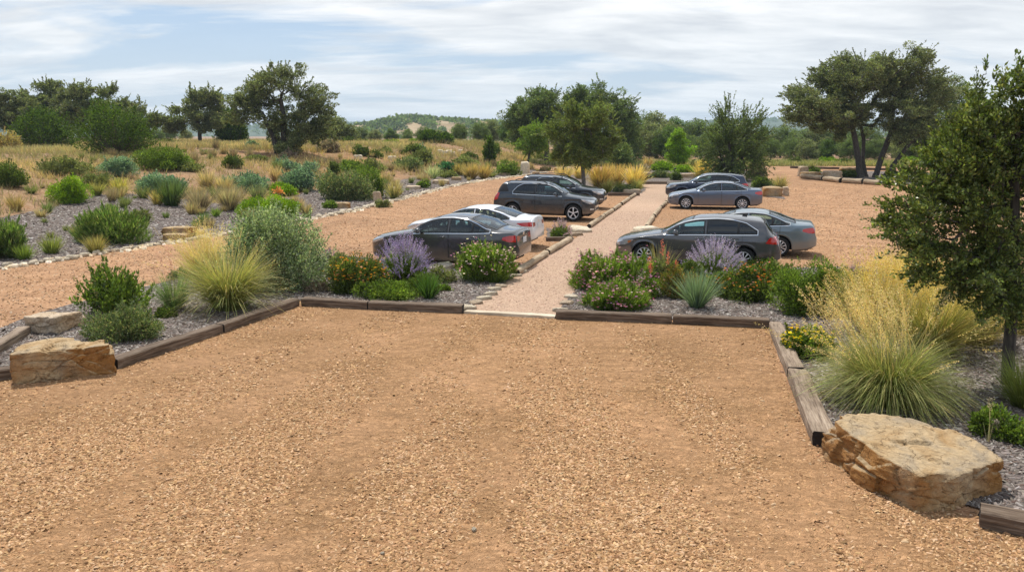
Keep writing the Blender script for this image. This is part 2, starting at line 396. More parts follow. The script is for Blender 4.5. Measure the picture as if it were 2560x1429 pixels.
def sheet(name, poly, z, mat, drape=False, kind='structure', cell=1.0):
    bm = bmesh.new()
    f = bm.faces.new([bm.verts.new((x, y, 0)) for x, y in poly])
    bmesh.ops.triangulate(bm, faces=[f])
    if drape:
        xs = [p[0] for p in poly]; ys = [p[1] for p in poly]
        for k in range(int(min(xs) // cell), int(max(xs) // cell) + 1):
            bmesh.ops.bisect_plane(bm, geom=bm.verts[:] + bm.edges[:] + bm.faces[:], plane_co=(k * cell, 0, 0), plane_no=(1, 0, 0))
        for k in range(int(min(ys) // cell), int(max(ys) // cell) + 1):
            bmesh.ops.bisect_plane(bm, geom=bm.verts[:] + bm.edges[:] + bm.faces[:], plane_co=(0, k * cell, 0), plane_no=(0, 1, 0))
    bm.verts.ensure_lookup_table()
    if drape:
        c = np.array([v.co[:] for v in bm.verts]); h = hgt(c[:, 0], c[:, 1])
        for v, hh in zip(bm.verts, h): v.co.z = hh + z
    else:
        for v in bm.verts: v.co.z = z
    for f in bm.faces:
        f.smooth = True
    bmesh.ops.recalc_face_normals(bm, faces=bm.faces[:])
    if sum(f.normal.z for f in bm.faces) < 0: bmesh.ops.reverse_faces(bm, faces=bm.faces[:])
    me = bpy.data.meshes.new(name); bm.to_mesh(me); bm.free(); me.materials.append(mat)
    return tag(link(name, me), kind=kind)

# the gravel drive and lot: everything on the flat side of the stone edge
ei = [tuple(p) for p in EDGE[1:-4]]
lot = [(-27, -14), (60, -14)] + [(60, 60), g0(2560, 408), g0(2250, 412), g0(1930, 413), g0(1780, 425), g0(1600, 424), (9, 92), (4.5, 88)] + [(x + 0.1, y) for x, y in ei[::-1]]
sheet('gravel_drive', jag(lot, 1.0, 0.05, rng), 0.004, M['drive'])

# tan chip court in the foreground, inside the sleepers
tL = [g0(*p) for p in [(300, 915), (560, 830), (748, 766)]]
court = [(-30, -13.5), (30, -13.5), (30, 3), g0(2600, 1345), g0(2450, 1310), g0(2030, 1112), g0(1955, 935), g0(1922, 822), g0(1680, 811), g0(1387, 797), g0(1158, 784), g0(918, 774)] + tL[::-1] + [g0(155, 950), g0(0, 948), (-30, 11.0)]
sheet('gravel_court', court, 0.012, M['court'])

path = [g0(1158, 783), g0(1225, 738), g0(1300, 683), g0(1372, 636), g0(1432, 601), g0(1480, 568), g0(1535, 530), g0(1592, 489), g0(1606, 466), g0(1598, 459), g0(1668, 459), g0(1672, 495), g0(1650, 522), g0(1628, 545), g0(1608, 572), g0(1560, 610), g0(1530, 640), g0(1450, 710), g0(1388, 797)]
sheet('gravel_path', jag(path, 0.6, 0.02, rng), 0.018, M['path'])

bayL1 = [g0(845, 655), g0(1300, 684), g0(1372, 637), g0(1432, 602), g0(1200, 590), g0(1000, 575)]
bayL2 = [g0(1240, 562), g0(1474, 571), g0(1535, 531), g0(1592, 489), g0(1440, 483), g0(1270, 480)]
bayR1 = [g0(1500, 660), g0(2120, 690), g0(2080, 600), g0(1608, 574)]
bayR2 = [g0(1612, 571), g0(1940, 580), g0(1930, 500), g0(1672, 495)]
for b in (bayL1, bayL2, bayR1, bayR2):
    sheet('parking_bay', jag(b, 0.5, 0.12, rng), 0.010, M['bay'])

# planting beds
bedL = [g0(305, 902), g0(560, 815), g0(748, 752), g0(918, 766), g0(1157, 778), g0(1222, 738), g0(1298, 684), g0(1290, 672), g0(1090, 672), g0(1000, 655), g0(850, 640), g0(640, 665), g0(420, 705), g0(230, 750), g0(80, 790), g0(-60, 850), (-16, 12.1), g0(0, 946), g0(150, 940)]
sheet('mulch_bed', jag(bedL, 0.5, 0.04, rng), 0.025, M['mulch'])
bedR = [g0(1390, 792), g0(1450, 712), g0(1530, 644), g0(1660, 655), g0(1960, 672), g0(2150, 668), g0(2330, 700), g0(2600, 720), (14, 19), (14, 4), g0(2600, 1320), g0(2450, 1275), g0(2200, 1200), g0(2055, 1090), g0(1975, 930), g0(1937, 812), g0(1680, 800)]
sheet('mulch_bed', jag(bedR, 0.5, 0.04, rng), 0.025, M['mulch'])
bedS = [g0(1370, 603), g0(1432, 601), g0(1425, 578), g0(1365, 570)]
sheet('mulch_bed', jag(bedS, 0.4, 0.03, rng), 0.022, M['mulch'])
island1 = [g0(1530, 489), g0(1600, 488), g0(1612, 470), g0(1598, 459), g0(1640, 440), g0(1590, 428), g0(1450, 432), g0(1380, 455), g0(1420, 478)]
sheet('mulch_bed', jag(island1, 0.5, 0.1, rng), 0.022, M['mulch'])
island2 = [g0(1600, 459), g0(1668, 461), g0(1960, 498), g0(1905, 430), g0(1760, 418), g0(1640, 422), g0(1585, 440)]
sheet('mulch_bed', jag(island2, 0.5, 0.1, rng), 0.022, M['mulch'])
island3 = [g0(1990, 440), g0(2090, 452), g0(2200, 461), g0(2400, 463), g0(2420, 438), g0(2250, 428), g0(2050, 430)]
sheet('mulch_bed', jag(island3, 0.5, 0.1, rng), 0.022, M['mulch'])

def gq(px, py):
    x, y, z, t = gp(px, py); return (x, y)
slope = [(x - 0.15, y) for x, y in [tuple(p) for p in EDGE[2:-4]]] + [gq(1330, 425), gq(1200, 432), gq(1090, 440), gq(1000, 452), gq(900, 478), gq(780, 476), gq(700, 500), gq(560, 512), gq(470, 500), gq(330, 486), gq(220, 492), gq(130, 520), gq(0, 548), gq(-200, 590)]
sheet('mulch_bed', jag(slope, 0.7, 0.06, rng), 0.03, M['mulch'], drape=True)
red = [gq(480, 392), gq(620, 400), gq(760, 398), gq(880, 402), gq(1000, 425), gq(960, 395), gq(820, 384), gq(640, 382)]
sheet('bare_soil', jag(red, 0.8, 0.3, rng), 0.03, gravel_mat('bare_red_soil', (0.26, 0.12, 0.05), (0.36, 0.19, 0.09), (0.42, 0.26, 0.14), 8, 0.03, (0.3, 0.22, 0.12), 0.7), drape=True)
trail = [gq(1290, 398), gq(1370, 412), gq(1400, 432), gq(1372, 432), gq(1330, 418), gq(1280, 404)]
sheet('dirt_trail', jag(trail, 0.8, 0.1, rng), 0.03, M['drive'], drape=True)

# ------------------------------------------------------------------ chips, mulch
def inpoly(x, y, poly):
    c = np.zeros(len(x), bool); n = len(poly)
    for i in range(n):
        x1, y1 = poly[i]; x2, y2 = poly[(i + 1) % n]
        if abs(y2 - y1) < 1e-12: continue
        m = ((y1 > y) != (y2 > y)) & (x < (x2 - x1) * (y - y1) / (y2 - y1) + x1)
        c ^= m
    return c

def chips(name, label, polys, z, dens, size, pal, mat, ymax=1e9, kind='stuff', flat=0.35, r=rng, clump=None, thin=0.27):
    qb = QB()
    for poly in polys:
        xs = [p[0] for p in poly]; ys = [p[1] for p in poly]
        x0, x1, y0, y1 = max(min(xs), -26), min(max(xs), 30), max(min(ys), 5.0), min(max(ys), ymax)
        n = int((x1 - x0) * (y1 - y0) * dens)
        x = r.uniform(x0, x1, n); y = r.uniform(y0, y1, n)
        if ymax == 62: k_ = (y < 22) | (r.random(n) < (24 / np.maximum(y, 24)) ** 1.3); k_ &= ~inpoly(x, y, court) & ~inpoly(x, y, bedL) & ~inpoly(x, y, bedR) & ~inpoly(x, y, path); x = x[k_]; y = y[k_]
        ok = inpoly(x, y, poly) & (np.abs(x) < 0.70 * y + 1.6)
        n = len(x)
        if clump is not None:
            v = 0.5 + 0.28 * np.sin(x * 1.1 + 0.6 * np.sin(y * 0.9)) + 0.22 * np.sin(y * 1.7 + x * 0.5 + 1) + 0.2 * np.sin(x * 2.9 - y * 2.1)
            rut = np.ones(n)
            for rx, ry, rs, rw in ((-3.4, 16, -0.12, .4), (-1.7, 16, -0.05, .4), (1.5, 16, .1, .45), (3.1, 16, .06, .4), (4.6, 15, -0.2, .3), (-5.2, 14, -.5, .4), (-.4, 16, .02, .3)):
                dd = np.abs(x - (rx + (ry - y) * rs + .12 * np.sin(y * .9 + rx))); rut = np.minimum(rut, 0.1 + 0.9 * np.clip(dd / rw - 0.5, 0, 1))
            ok &= r.random(n) < np.clip(v * clump + 0.3, 0.15, 1) * rut * (np.clip((12.8 - y) / 4.5, 0, 1) if ymax == 12.9 else 1)
        if clump is None: pass
        x = x[ok]; y = y[ok]; n = len(x)
        L = size[0] * (0.4 + 0.8 * r.random(n) + 0.7 * r.random(n) ** 6); W = L * (thin + 0.22 * r.random(n)); T = W * (0.4 + flat * r.random(n))
        a = r.random(n) * 2 * PI; U = np.stack([np.cos(a), np.sin(a), 0.34 * r.normal(size=n)], 1); U = unit(U)
        Vv = unit(np.cross(np.array([0, 0, 1.0]) + 0.38 * r.normal(size=(n, 3)), U)); Wn = np.cross(U, Vv)
        c = np.stack([x, y, z + T * 0.35], 1)
        V = np.empty((n, 8, 3)); k = 0
        for sx, sy, sz, q in ((-1, -1, -1, 1), (1, -1, -1, 1), (1, 1, -1, 1), (-1, 1, -1, 1), (-1, -1, 1, .7), (1, -1, 1, .7), (1, 1, 1, .7), (-1, 1, 1, .7)):
            j = 0.75 + 0.5 * r.random((n, 3))
            V[:, k] = c + U * (sx * L * 0.5 * q)[:, None] * j[:, 0:1] + Vv * (sy * W * 0.5 * q)[:, None] * j[:, 1:2] + Wn * (sz * T * 0.5)[:, None]; k += 1
        b = (np.arange(n) * 8)[:, None]
        F = np.array([[4, 5, 6, 7], [0, 1, 5, 4], [1, 2, 6, 5], [2, 3, 7, 6], [3, 0, 4, 7]])
        Q = (b[:, :, None] + F[None]).reshape(-1, 4)
        qb.add(V.reshape(-1, 3), Q, np.repeat(pick(pal, n, r, 0.13, 0.02), 8, axis=0))
    return tag(link(name, qb.build(name, mat)), label, None, None, kind)

def chipmat(name):
    m, nt, out = nmat(name)
    at = N(nt, 'ShaderNodeAttribute', _attribute_name='Col')
    tc = N(nt, 'ShaderNodeTexCoord'); n3 = N(nt, 'ShaderNodeTexNoise', Scale=30.0, Detail=3.0); L_(nt, tc.outputs['Object'], n3.inputs['Vector'])
    rp = ramp(nt, n3.outputs['Fac'], [(0.3, (0.85,) * 3), (0.7, (1.12,) * 3)])
    c = mixc(nt, 1.0, at.outputs['Color'], rp.outputs[0], 'MULTIPLY')
    p = N(nt, 'ShaderNodeBsdfPrincipled', Roughness=0.88); p.inputs['Specular IOR Level'].default_value = 0.2
    L_(nt, c, p.inputs['Base Color']); L_(nt, p.outputs[0], out.inputs[0]); return m
M['chip'] = chipmat('loose_chips')
TAN = [(0.43, 0.26, 0.125), (0.5, 0.315, 0.16), (0.38, 0.212, 0.1), (0.55, 0.37, 0.22), (0.44, 0.262, 0.135), (0.28, 0.15, 0.07), (0.4, 0.23, 0.115), (0.5, 0.32, 0.18), (0.22, 0.12, 0.055)]
chips('gravel_chips', 'loose tan wood-coloured chips covering the foreground court', [court], 0.012, 2300, (0.036,), TAN, M['chip'], 12.9, clump=0.8)
chips('gravel_chips', 'finer tan chips across the far half of the court', [[(x, y) for x, y in court]], 0.012, 420, (0.046,), TAN, M['chip'], 19, clump=0.6)
GREY = [(0.1, 0.08, 0.068), (0.18, 0.148, 0.13), (0.26, 0.225, 0.2), (0.38, 0.34, 0.31), (0.14, 0.1, 0.08), (0.21, 0.175, 0.155)]
chips('mulch_chips', 'shredded grey bark mulch strewn over the two front beds', [bedL, bedR], 0.025, 480, (0.085,), GREY, M['chip'], 26, flat=0.2, thin=0.12)
PNK = [(0.47, 0.31, 0.23), (0.4, 0.26, 0.19), (0.53, 0.37, 0.28)]
chips('path_pebbles', 'loose pink pebbles scattered on the footpath', [path], 0.018, 130, (0.036,), PNK, M['chip'], 40)

GRIT = [(0.42, 0.25, 0.13), (0.5, 0.32, 0.19), (0.36, 0.2, 0.1), (0.58, 0.42, 0.28), (0.25, 0.15, 0.09)]
chips('drive_grit', 'loose tan grit scattered over the drive and the parking bays', [lot], 0.012, 75, (0.05,), GRIT, M['chip'], 62)
def drape_chips():
    o = chips('mulch_chips', 'coarse grey mulch shreds over the planted verge of the slope', [slope], 0.03, 95, (0.13,), GREY, M['chip'], 61, flat=0.2, thin=0.14)
    n = len(o.data.vertices); co = np.empty(n * 3, np.float32); o.data.vertices.foreach_get('co', co); co = co.reshape(-1, 3)
    co[:, 2] += hgt(co[:, 0], co[:, 1]); o.data.vertices.foreach_set('co', co.ravel()); o.data.update()
drape_chips()
sheet('far_road', [g0(1882, 409), g0(1995, 414), g0(1995, 417), g0(1880, 413)], 0.03, M['path'])
# ------------------------------------------------------------------ rocks
def ico(sub):
    bm = bmesh.new(); bmesh.ops.create_icosphere(bm, subdivisions=sub, radius=1.0)
    V = np.array([v.co[:] for v in bm.verts]); F = np.array([[v.index for v in f.verts] for f in bm.faces]); bm.free()
    return V, F
ICO = {k: ico(k) for k in (2, 3, 4, 5, 6)}

def rock_mesh(name, planes, scale, seed, sub, mat, disp=0.03, strata=0.0, freq=3.0):
    """convex cut-stone body from planes (normal, distance), roughened by noise"""
    U, F = ICO[sub]
    nr = np.array([p[0] for p in planes], float); nr = unit(nr); d = np.array([p[1] for p in planes], float)
    Sc = np.array(scale, float)
    dirs = unit(U * Sc)
    dots = dirs @ nr.T
    rad = np.min(np.where(dots > 1e-3, d[None, :] / np.maximum(dots, 1e-3), 1e9), axis=1)
    V = dirs * rad[:, None]
    nd = 3 if sub > 4 else 2
    off = Vector((seed * 7.1, seed * 3.3, seed))
    out = np.empty(len(V))
    for i, v in enumerate(V):
        q = Vector((v[0], v[1], v[2] * 1.8)) * freq + off
        a = noise.fractal(q, 0.9, 2.1, 5)
        b = noise.noise(q * 0.6)
        s = 0.0
        if strata: s = strata * (abs(((v[2] * 9 + b * 1.6) % 1.0) - 0.5) - 0.25)
        ck = 0.0
        if sub > 4:
            dv = noise.voronoi(q * 0.55 + Vector((b, a * .3, b)) * 0.35)[0]; ck = max(0.0, 1 - (dv[1] - dv[0]) / 0.07) * 0.04
            ce = noise.cell(noise.voronoi(q * 0.8)[1][0] * 7.3) * 0.05
        else: ce = 0.0
        out[i] = a * disp + s * 0.6 + b * disp * 0.7 - ck + ce
    V = V * (1 + (out / np.maximum(np.linalg.norm(V, axis=1), 0.05))[:, None])
    me = mesh_np(name, V, F, None, mat, False)
    return me

def poly_planes(fp, h, slant=0.12, top=(0.0, 0.0), r=random):
    """footprint relative to its centre -> planes"""
    pl = []
    n = len(fp)
    for i in range(n):
        ax, ay = fp[i]; bx, by = fp[(i + 1) % n]
        nx, ny = by - ay, -(bx - ax); l = math.hypot(nx, ny); nx /= l; ny /= l
        dd = nx * ax + ny * ay
        if dd < 0: nx, ny, dd = -nx, -ny, -dd
        s = r.uniform(-0.3, 1.0) * slant
        pl.append(((nx, ny, s), dd / math.sqrt(1 + s * s)))
    pl.append(((top[0], top[1], 1), h * 0.5)); pl.append(((0, 0, -1), h * 0.5 + 0.06))
    return pl

def place_rock(name, cat, label, fp, h, seed, mat, sub=4, disp=0.03, strata=0.0, slant=0.15, top=(0, 0), z=0.0, cuts=3, group=None, freq=3.0, chamfer=0.86):
    cx = sum(p[0] for p in fp) / len(fp); cy = sum(p[1] for p in fp) / len(fp)
    rr = random.Random(seed)
    f2 = [(x - cx, y - cy) for x, y in fp]
    pl = poly_planes(f2, h, slant, top, rr)
    R = max(math.hypot(*p) for p in f2)
    for _ in range(cuts):
        a = rr.uniform(0, 2 * PI); s = rr.uniform(0.4, 1.2); nv = Vector((math.cos(a), math.sin(a), s)).normalized()
        sup = max(nv.x * x + nv.y * y + nv.z * h * 0.5 for x, y in f2)
        pl.append((tuple(nv), sup * rr.uniform(chamfer, 0.97)))
    w = max(abs(p[0]) for p in f2); d = max(abs(p[1]) for p in f2)
    me = rock_mesh(name, pl, (w, d, h * 0.6), seed, sub, mat, disp, strata, freq)
    o = link(name, me, None, (cx, cy, z + h * 0.5))
    return tag(o, label, cat, group)

# big foreground boulders
fp = [g0(2032, 1114), g0(2150, 1215), g0(2285, 1280), g0(2440, 1275), g0(2518, 1230), g0(2520, 1150, .4), g0(2400, 1075, .46), g0(2285, 1042, .46), g0(2120, 1040, .46), g0(2070, 1052, .46)]
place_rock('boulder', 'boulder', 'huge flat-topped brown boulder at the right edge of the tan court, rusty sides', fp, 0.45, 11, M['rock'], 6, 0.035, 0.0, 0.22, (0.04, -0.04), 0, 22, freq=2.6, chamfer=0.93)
a = g0(32, 962); b = g0(285, 938); c = g0(275, 905); 
fp = [g0(36, 964), g0(284, 934), g0(272, 852, .5), g0(120, 849, .5), g0(40, 866, .5)]
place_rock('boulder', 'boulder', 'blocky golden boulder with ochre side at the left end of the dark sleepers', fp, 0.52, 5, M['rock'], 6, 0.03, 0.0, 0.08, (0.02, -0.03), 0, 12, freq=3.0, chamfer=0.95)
a = g0(48, 834); b = g0(140, 838); c = g0(215, 812)
fp = [a, b, c, g0(205, 772, .34), g0(120, 776, .34), g0(55, 795, .34)]
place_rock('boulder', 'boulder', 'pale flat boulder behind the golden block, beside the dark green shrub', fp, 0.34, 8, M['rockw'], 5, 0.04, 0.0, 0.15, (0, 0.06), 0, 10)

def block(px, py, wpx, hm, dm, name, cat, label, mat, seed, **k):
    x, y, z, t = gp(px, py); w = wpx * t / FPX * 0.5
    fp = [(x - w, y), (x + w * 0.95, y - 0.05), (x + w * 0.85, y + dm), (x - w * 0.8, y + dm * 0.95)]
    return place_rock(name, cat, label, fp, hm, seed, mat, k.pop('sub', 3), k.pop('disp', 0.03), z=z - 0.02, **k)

block(436, 604, 62, 0.3, 0.5, 'boulder', 'boulder', 'squared tan block under the flat slab on the far verge of the drive', M['rock'], 21)
x, y, z, t = gp(436, 600)
fp = [(x - 0.45, y - 0.1), (x + 0.5, y), (x + 0.75, y + 0.5), (x - 0.3, y + 0.6)]
place_rock('slab', 'stone slab', 'flat tan slab resting on a squared block beside the drive', fp, 0.2, 22, M['rock'], 3, 0.03, z=z + 0.27)
block(485, 596, 45, 0.32, 0.4, 'boulder', 'boulder', 'shadowed tan block to the right of the stacked slab', M['rock'], 23)
block(852, 522, 46, 0.34, 0.5, 'boulder', 'boulder', 'tan tilted slab stone beside a small bright green tuft', M['rock'], 24)
block(944, 510, 23, 0.72, 0.25, 'standing_stone', 'stone', 'upright narrow standing stone in front of the bright green shrub', M['rockw'], 25, slant=0.25)
block(1032, 474, 38, 0.26, 0.8, 'boulder', 'boulder', 'flat pale slab like a bench, left of the two small green shrubs', M['rockw'], 26)
block(1102, 462, 44, 0.38, 1.0, 'boulder', 'boulder', 'square pale block on the bed edge under the silver yucca', M['rockw'], 27)
block(1141, 452, 26, 0.32, 0.6, 'boulder', 'boulder', 'small tan block between the pale square block and brown grasses', M['rock'], 28)
block(1263, 440, 32, 0.3, 0.8, 'boulder', 'boulder', 'low rounded stone in front of the round green shrub at the bend', M['rockw'], 29, chamfer=0.7)
block(1313, 436, 24, 1.2, 1.2, 'boulder', 'boulder', 'tall white boulder right of the round green shrub', M['white'], 30, chamfer=0.75)
block(1340, 437, 20, 0.3, 0.6, 'boulder', 'boulder', 'low dark stone beside the tall white boulder', M['rock'], 31)
block(1933, 492, 50, 0.62, 0.9, 'boulder', 'boulder', 'tan boulder behind the tail of the blue-grey saloon', M['rock'], 32)
block(1965, 490, 14, 0.6, 0.4, 'boulder', 'boulder', 'small grey stone touching the tan boulder behind the saloon', M['rockw'], 33)
block(1580, 482, 46, 0.25, 0.6, 'boulder', 'boulder', 'low grey stone in the golden grasses near the path', M['rockw'], 34)
block(1730, 545 - 100, 60, 0.4, 0.5, 'boulder', 'boulder', 'low pale wall stone behind the dark wagon', M['rockw'], 35)
block(1640, 441, 70, 0.4, 0.5, 'boulder', 'boulder', 'long low pale stone between the two grass islands', M['rockw'], 36)
for i, (px, py, w, h, lb) in enumerate([(2030, 444, 60, .5, 'grey stone at the left tip of the oak island'), (2082, 447, 50, .7, 'rounded boulder on the oak island behind the logs'), (2120, 441, 40, .8, 'pale boulder on the oak island beside the trunks'),
        (2010, 440, 24, .9, 'dark pointed stone at the left tip of the oak island'), (1400, 431, 30, .5, 'tan stone under the shade of the lone round tree'), (1420, 427, 24, .4, 'small tan stone behind the lone round tree')]):
    block(px, py, w, h, 0.8, 'boulder', 'boulder', lb, M['rockw'] if i % 2 else M['rock'], 40 + i, chamfer=0.75)
for i, (px, py, w) in enumerate([(1040, 388, 18), (1100, 385, 14), (1112, 388, 14), (1122, 386, 16), (1132, 390, 12), (980, 402, 22), (1010, 412, 26), (895, 400, 22), (1075, 393, 12), (1150, 384, 12), (1350, 408, 14), (1365, 404, 12)]):
    block(px, py, w, 0.45, 0.5, 'field_stone', 'stone', 'small pale stone showing on the dry grass slope', M['white'], 60 + i, group='pale stones on the dry slope')
block(2482, 1100, 26, 0.3, 0.12, 'standing_stone', 'stone', 'small upright rounded stone just behind the huge flat boulder', M['rockw'], 77, chamfer=0.8)
block(700, 545, 30, 0.5, 0.5, 'field_stone', 'stone', 'white stone peeking out above the big silver shrub', M['white'], 75)

# edging stones of the path mouth
STN = [rock_mesh('edging_stone', [((random.gauss(0, 1), random.gauss(0, 1), random.gauss(0, .6)), random.uniform(.75, 1)) for _ in range(9)] + [((1, 0, 0), 1), ((-1, 0, 0), 1), ((0, 1, 0), .7), ((0, -1, 0), .7), ((0, 0, 1), .5), ((0, 0, -1), .5)], (1, .8, .5), 80 + k, 3 if k < 4 else 2, M['white'] if k != 1 else M['rockw'], 0.08, freq=1.4) for k in range(8)]
def stone(px, py, wpx, k, name, label, group, xy=None, rz=None, hs=1.0):
    if xy is None: x, y, z, t = gp(px, py)
    else: x, y = xy; z = hz(x, y); t = y
    w = wpx * t / FPX * (0.64 if 'edging' in name else 0.5)
    o = link(name, STN[k]); o.location = (x, y + w * 0.5, z + w * 0.3 * hs); o.scale = (w, w, w * hs)
    o.rotation_euler = (random.uniform(-.15, .15), random.uniform(-.15, .15), random.uniform(0, 6.28) if rz is None else rz)
    return tag(o, label, 'stone', group)
for i, (px, py, w, lb) in enumerate([(1172, 776, 34, 'brown rounded stone touching the end of the left sleeper row'), (1188, 763, 28, 'second cream stone up the left side of the path mouth'), (1208, 751, 30, 'cream wedge stone, third up the left side of the path'), (1224, 740, 28, 'long cream stone, fourth up the left side of the path'), (1238, 728, 28, 'flat cream stone, fifth up the left side of the path'), (1252, 720, 24, 'grey-white rounded stone, topmost of the left path stones'),
        (1290, 693, 22, 'pale flat stone where the log edging begins'), (1303, 684, 22, 'knobbly pale stone beside the first log of the path')]):
    stone(px, py, w, i % 4, 'edging_stone', lb, 'stones edging the path mouth', rz=0.5, hs=0.6)
for i, (px, py, w, lb) in enumerate([(1402, 783, 34, 'pale stone in the corner of the right sleeper and the path'), (1418, 764, 30, 'flat cream stone on the right side of the path mouth'), (1430, 748, 28, 'tan upright stone below the purple flower mound')]):
    stone(px, py, w, i % 4, 'edging_stone', lb, 'stones edging the path mouth', rz=2.4, hs=0.6)
for i, (px, py, w, lb) in enumerate([(1455, 582, 46, 'flat tan stone below the left log row'), (1438, 590, 30, 'small flat tan stone next to the pink flower clump'), (1612, 580, 46, 'flat tan stone below the right log row'), (1592, 583, 26, 'mossy flat stone at the foot of the right log row'), (1105, 676, 50, 'flat tan stone at the back of the left front bed'), (1630, 577, 30, 'thin tan stone right of the right log row')]):
    stone(px, py, w, i % 4, 'edging_stone', lb, 'flat stones beside the parking bays', rz=0.2, hs=0.5)

# the long line of small cream stones along the drive
seg = EDGE[3:-4]; acc = 0; cnt = 0
for i in range(len(seg) - 1):
    a = seg[i]; b = seg[i + 1]; Ls = np.linalg.norm(b - a); s = 0
    while s < Ls:
        p = a + (b - a) * s / Ls; dist = p[1]
        w = random.uniform(0.13, 0.3)
        n_ = np.array([-(b - a)[1], (b - a)[0]]) / Ls
        q = p + n_ * random.uniform(-0.12, 0.22)
        if cnt >= 290: break
        o = link('kerb_stone', STN[4 + cnt % 4]); o.location = (q[0], q[1], hz(q[0], q[1]) + w * 0.2); o.scale = (w * 0.62, w * 0.62, w * 0.6)
        o.rotation_euler = (random.uniform(-.3, .3), random.uniform(-.3, .3), random.uniform(0, 6.28))
        tag(o, 'small cream stone in the long line edging the far side of the drive', 'stone', 'cream stones edging the drive')
        s += 0.265 * random.uniform(.75, 1.25) * (0.9 if dist < 55 else 1.3); cnt += 1

# the finer rubble lying between them
def rubble():
    r = np.random.default_rng(12); q = QB(); U, F = ICO[2]; pts = []
    for i in range(len(seg) - 1):
        a = seg[i]; b = seg[i + 1]; Ls = np.linalg.norm(b - a); n = int(Ls * 13); n_ = np.array([-(b - a)[1], (b - a)[0]]) / Ls
        f = r.random(n)[:, None]; pts.append(a + (b - a) * f + n_ * (0.05 + 0.2 * r.normal(size=(n, 1))))
    pts = np.concatenate(pts); n = len(pts); z = hgt(pts[:, 0], pts[:, 1]); sz = 0.035 + 0.06 * r.random(n)
    box = np.array([(-1, -1, -1), (1, -1, -1), (1, 1, -1), (-1, 1, -1), (-.7, -.8, .8), (.8, -.6, .8), (.6, .8, .8), (-.8, .7, .8)], float)
    V = box[None] * sz[:, None, None] * (0.7 + 0.6 * r.random((n, 8, 1))); a = r.random(n) * 6.28
    X = V[:, :, 0] * np.cos(a)[:, None] - V[:, :, 1] * np.sin(a)[:, None]; Y = V[:, :, 0] * np.sin(a)[:, None] + V[:, :, 1] * np.cos(a)[:, None]
    V = np.stack([X + pts[:, 0:1], Y + pts[:, 1:2], V[:, :, 2] * 0.7 + z[:, None] + 0.03], 2)
    Fq = np.array([[4, 5, 6, 7], [0, 1, 5, 4], [1, 2, 6, 5], [2, 3, 7, 6], [3, 0, 4, 7]]); Q = (np.arange(n)[:, None, None] * 8 + Fq[None]).reshape(-1, 4)
    q.add(V.reshape(-1, 3), Q, np.repeat(pick([(0.66, 0.54, 0.38), (0.56, 0.43, 0.28), (0.74, 0.64, 0.5)], n, r, 0.12, 0.02), 8, axis=0))
    tag(link('rubble', q.build('rubble', M['chip'])), 'small cream rubble between the edging stones of the drive', None, None, 'stuff')
rubble()

for px, py, w, lb in ((1185, 1336, 16, 'larger pale pebble lying alone on the tan court near the bottom of the picture'), (956, 1394, 13, 'small grey-white pebble lying at the bottom of the court')):
    o = stone(px, py, w, 4, 'pebble', lb, 'pebbles lying on the court'); o.location.z = 0.03

# ------------------------------------------------------------------ sleepers and logs
def timber(p0, p1, w, h, mat, seed, rnd=False, z=0.0):
    """long squared (or round) baulk from p0 to p1, its near bottom edge on that line"""
    p0 = np.array(p0); p1 = np.array(p1); L = float(np.linalg.norm(p1 - p0)); n = max(6, int(L / 0.12))
    if rnd:
        prof = [(math.cos(a) * w / 2, math.sin(a) * h / 2 + h / 2) for a in np.linspace(0, 2 * PI, 11)[:-1]]
    else:
        c = min(w, h) * 0.09
        prof = [(-w/2 + c, 0), (0, 0), (w/2 - c, 0), (w/2, c), (w/2, h/2), (w/2, h - c), (w/2 - c, h), (w*.2, h), (-w*.15, h), (-w/2 + c, h), (-w/2, h - c), (-w/2, h/2), (-w/2, c)]
    k = len(prof); V = []
    for i in range(n + 1):
        x = -L / 2 + L * i / n
        ends = 0.96 if i in (0, n) else 1.0
        for j, (y, z_) in enumerate(prof):
            q = Vector((x * 1.3 + seed * 9.1, y * 5, z_ * 5)); s = noise.noise(q) * (0.10 if rnd else 0.05) * w
            q2 = Vector((x * 6 + seed, y * 14, z_ * 14)); s += noise.noise(q2) * 0.03 * w
            V.append((x + (noise.noise(q2 * 2) * 0.02 if i in (0, n) else 0), (y + s * (1 if y > 0 else -1)) * ends, h / 2 + (z_ - h / 2 + (s if z_ > h * .4 else 0)) * ends))
    F = []
    for i in range(n):
        for j in range(k):
            a = i * k + j; b = i * k + (j + 1) % k; F.append((a, b, b + k, a + k))
    F.append(tuple(range(k))[::-1]); F.append(tuple(n * k + j for j in range(k)))
    me = bpy.data.meshes.new('sleeper'); me.from_pydata(V, [], F); me.materials.append(mat); me.materials.append(M['endg'])
    me.polygons[-1].material_index = 1; me.polygons[-2].material_index = 1
    bm = bmesh.new(); bm.from_mesh(me); bmesh.ops.recalc_face_normals(bm, faces=bm.faces[:]); bm.to_mesh(me); bm.free()
    if rnd:
        for f in me.polygons[:-2]: f.use_smooth = True
    u = (p1 - p0) / L; nrm = np.array([-u[1], u[0]])
    if nrm[1] < 0 and abs(nrm[1]) > 0.2: nrm = -nrm
    c = (p0 + p1) / 2
    return me, c, nrm, math.atan2(u[1], u[0])

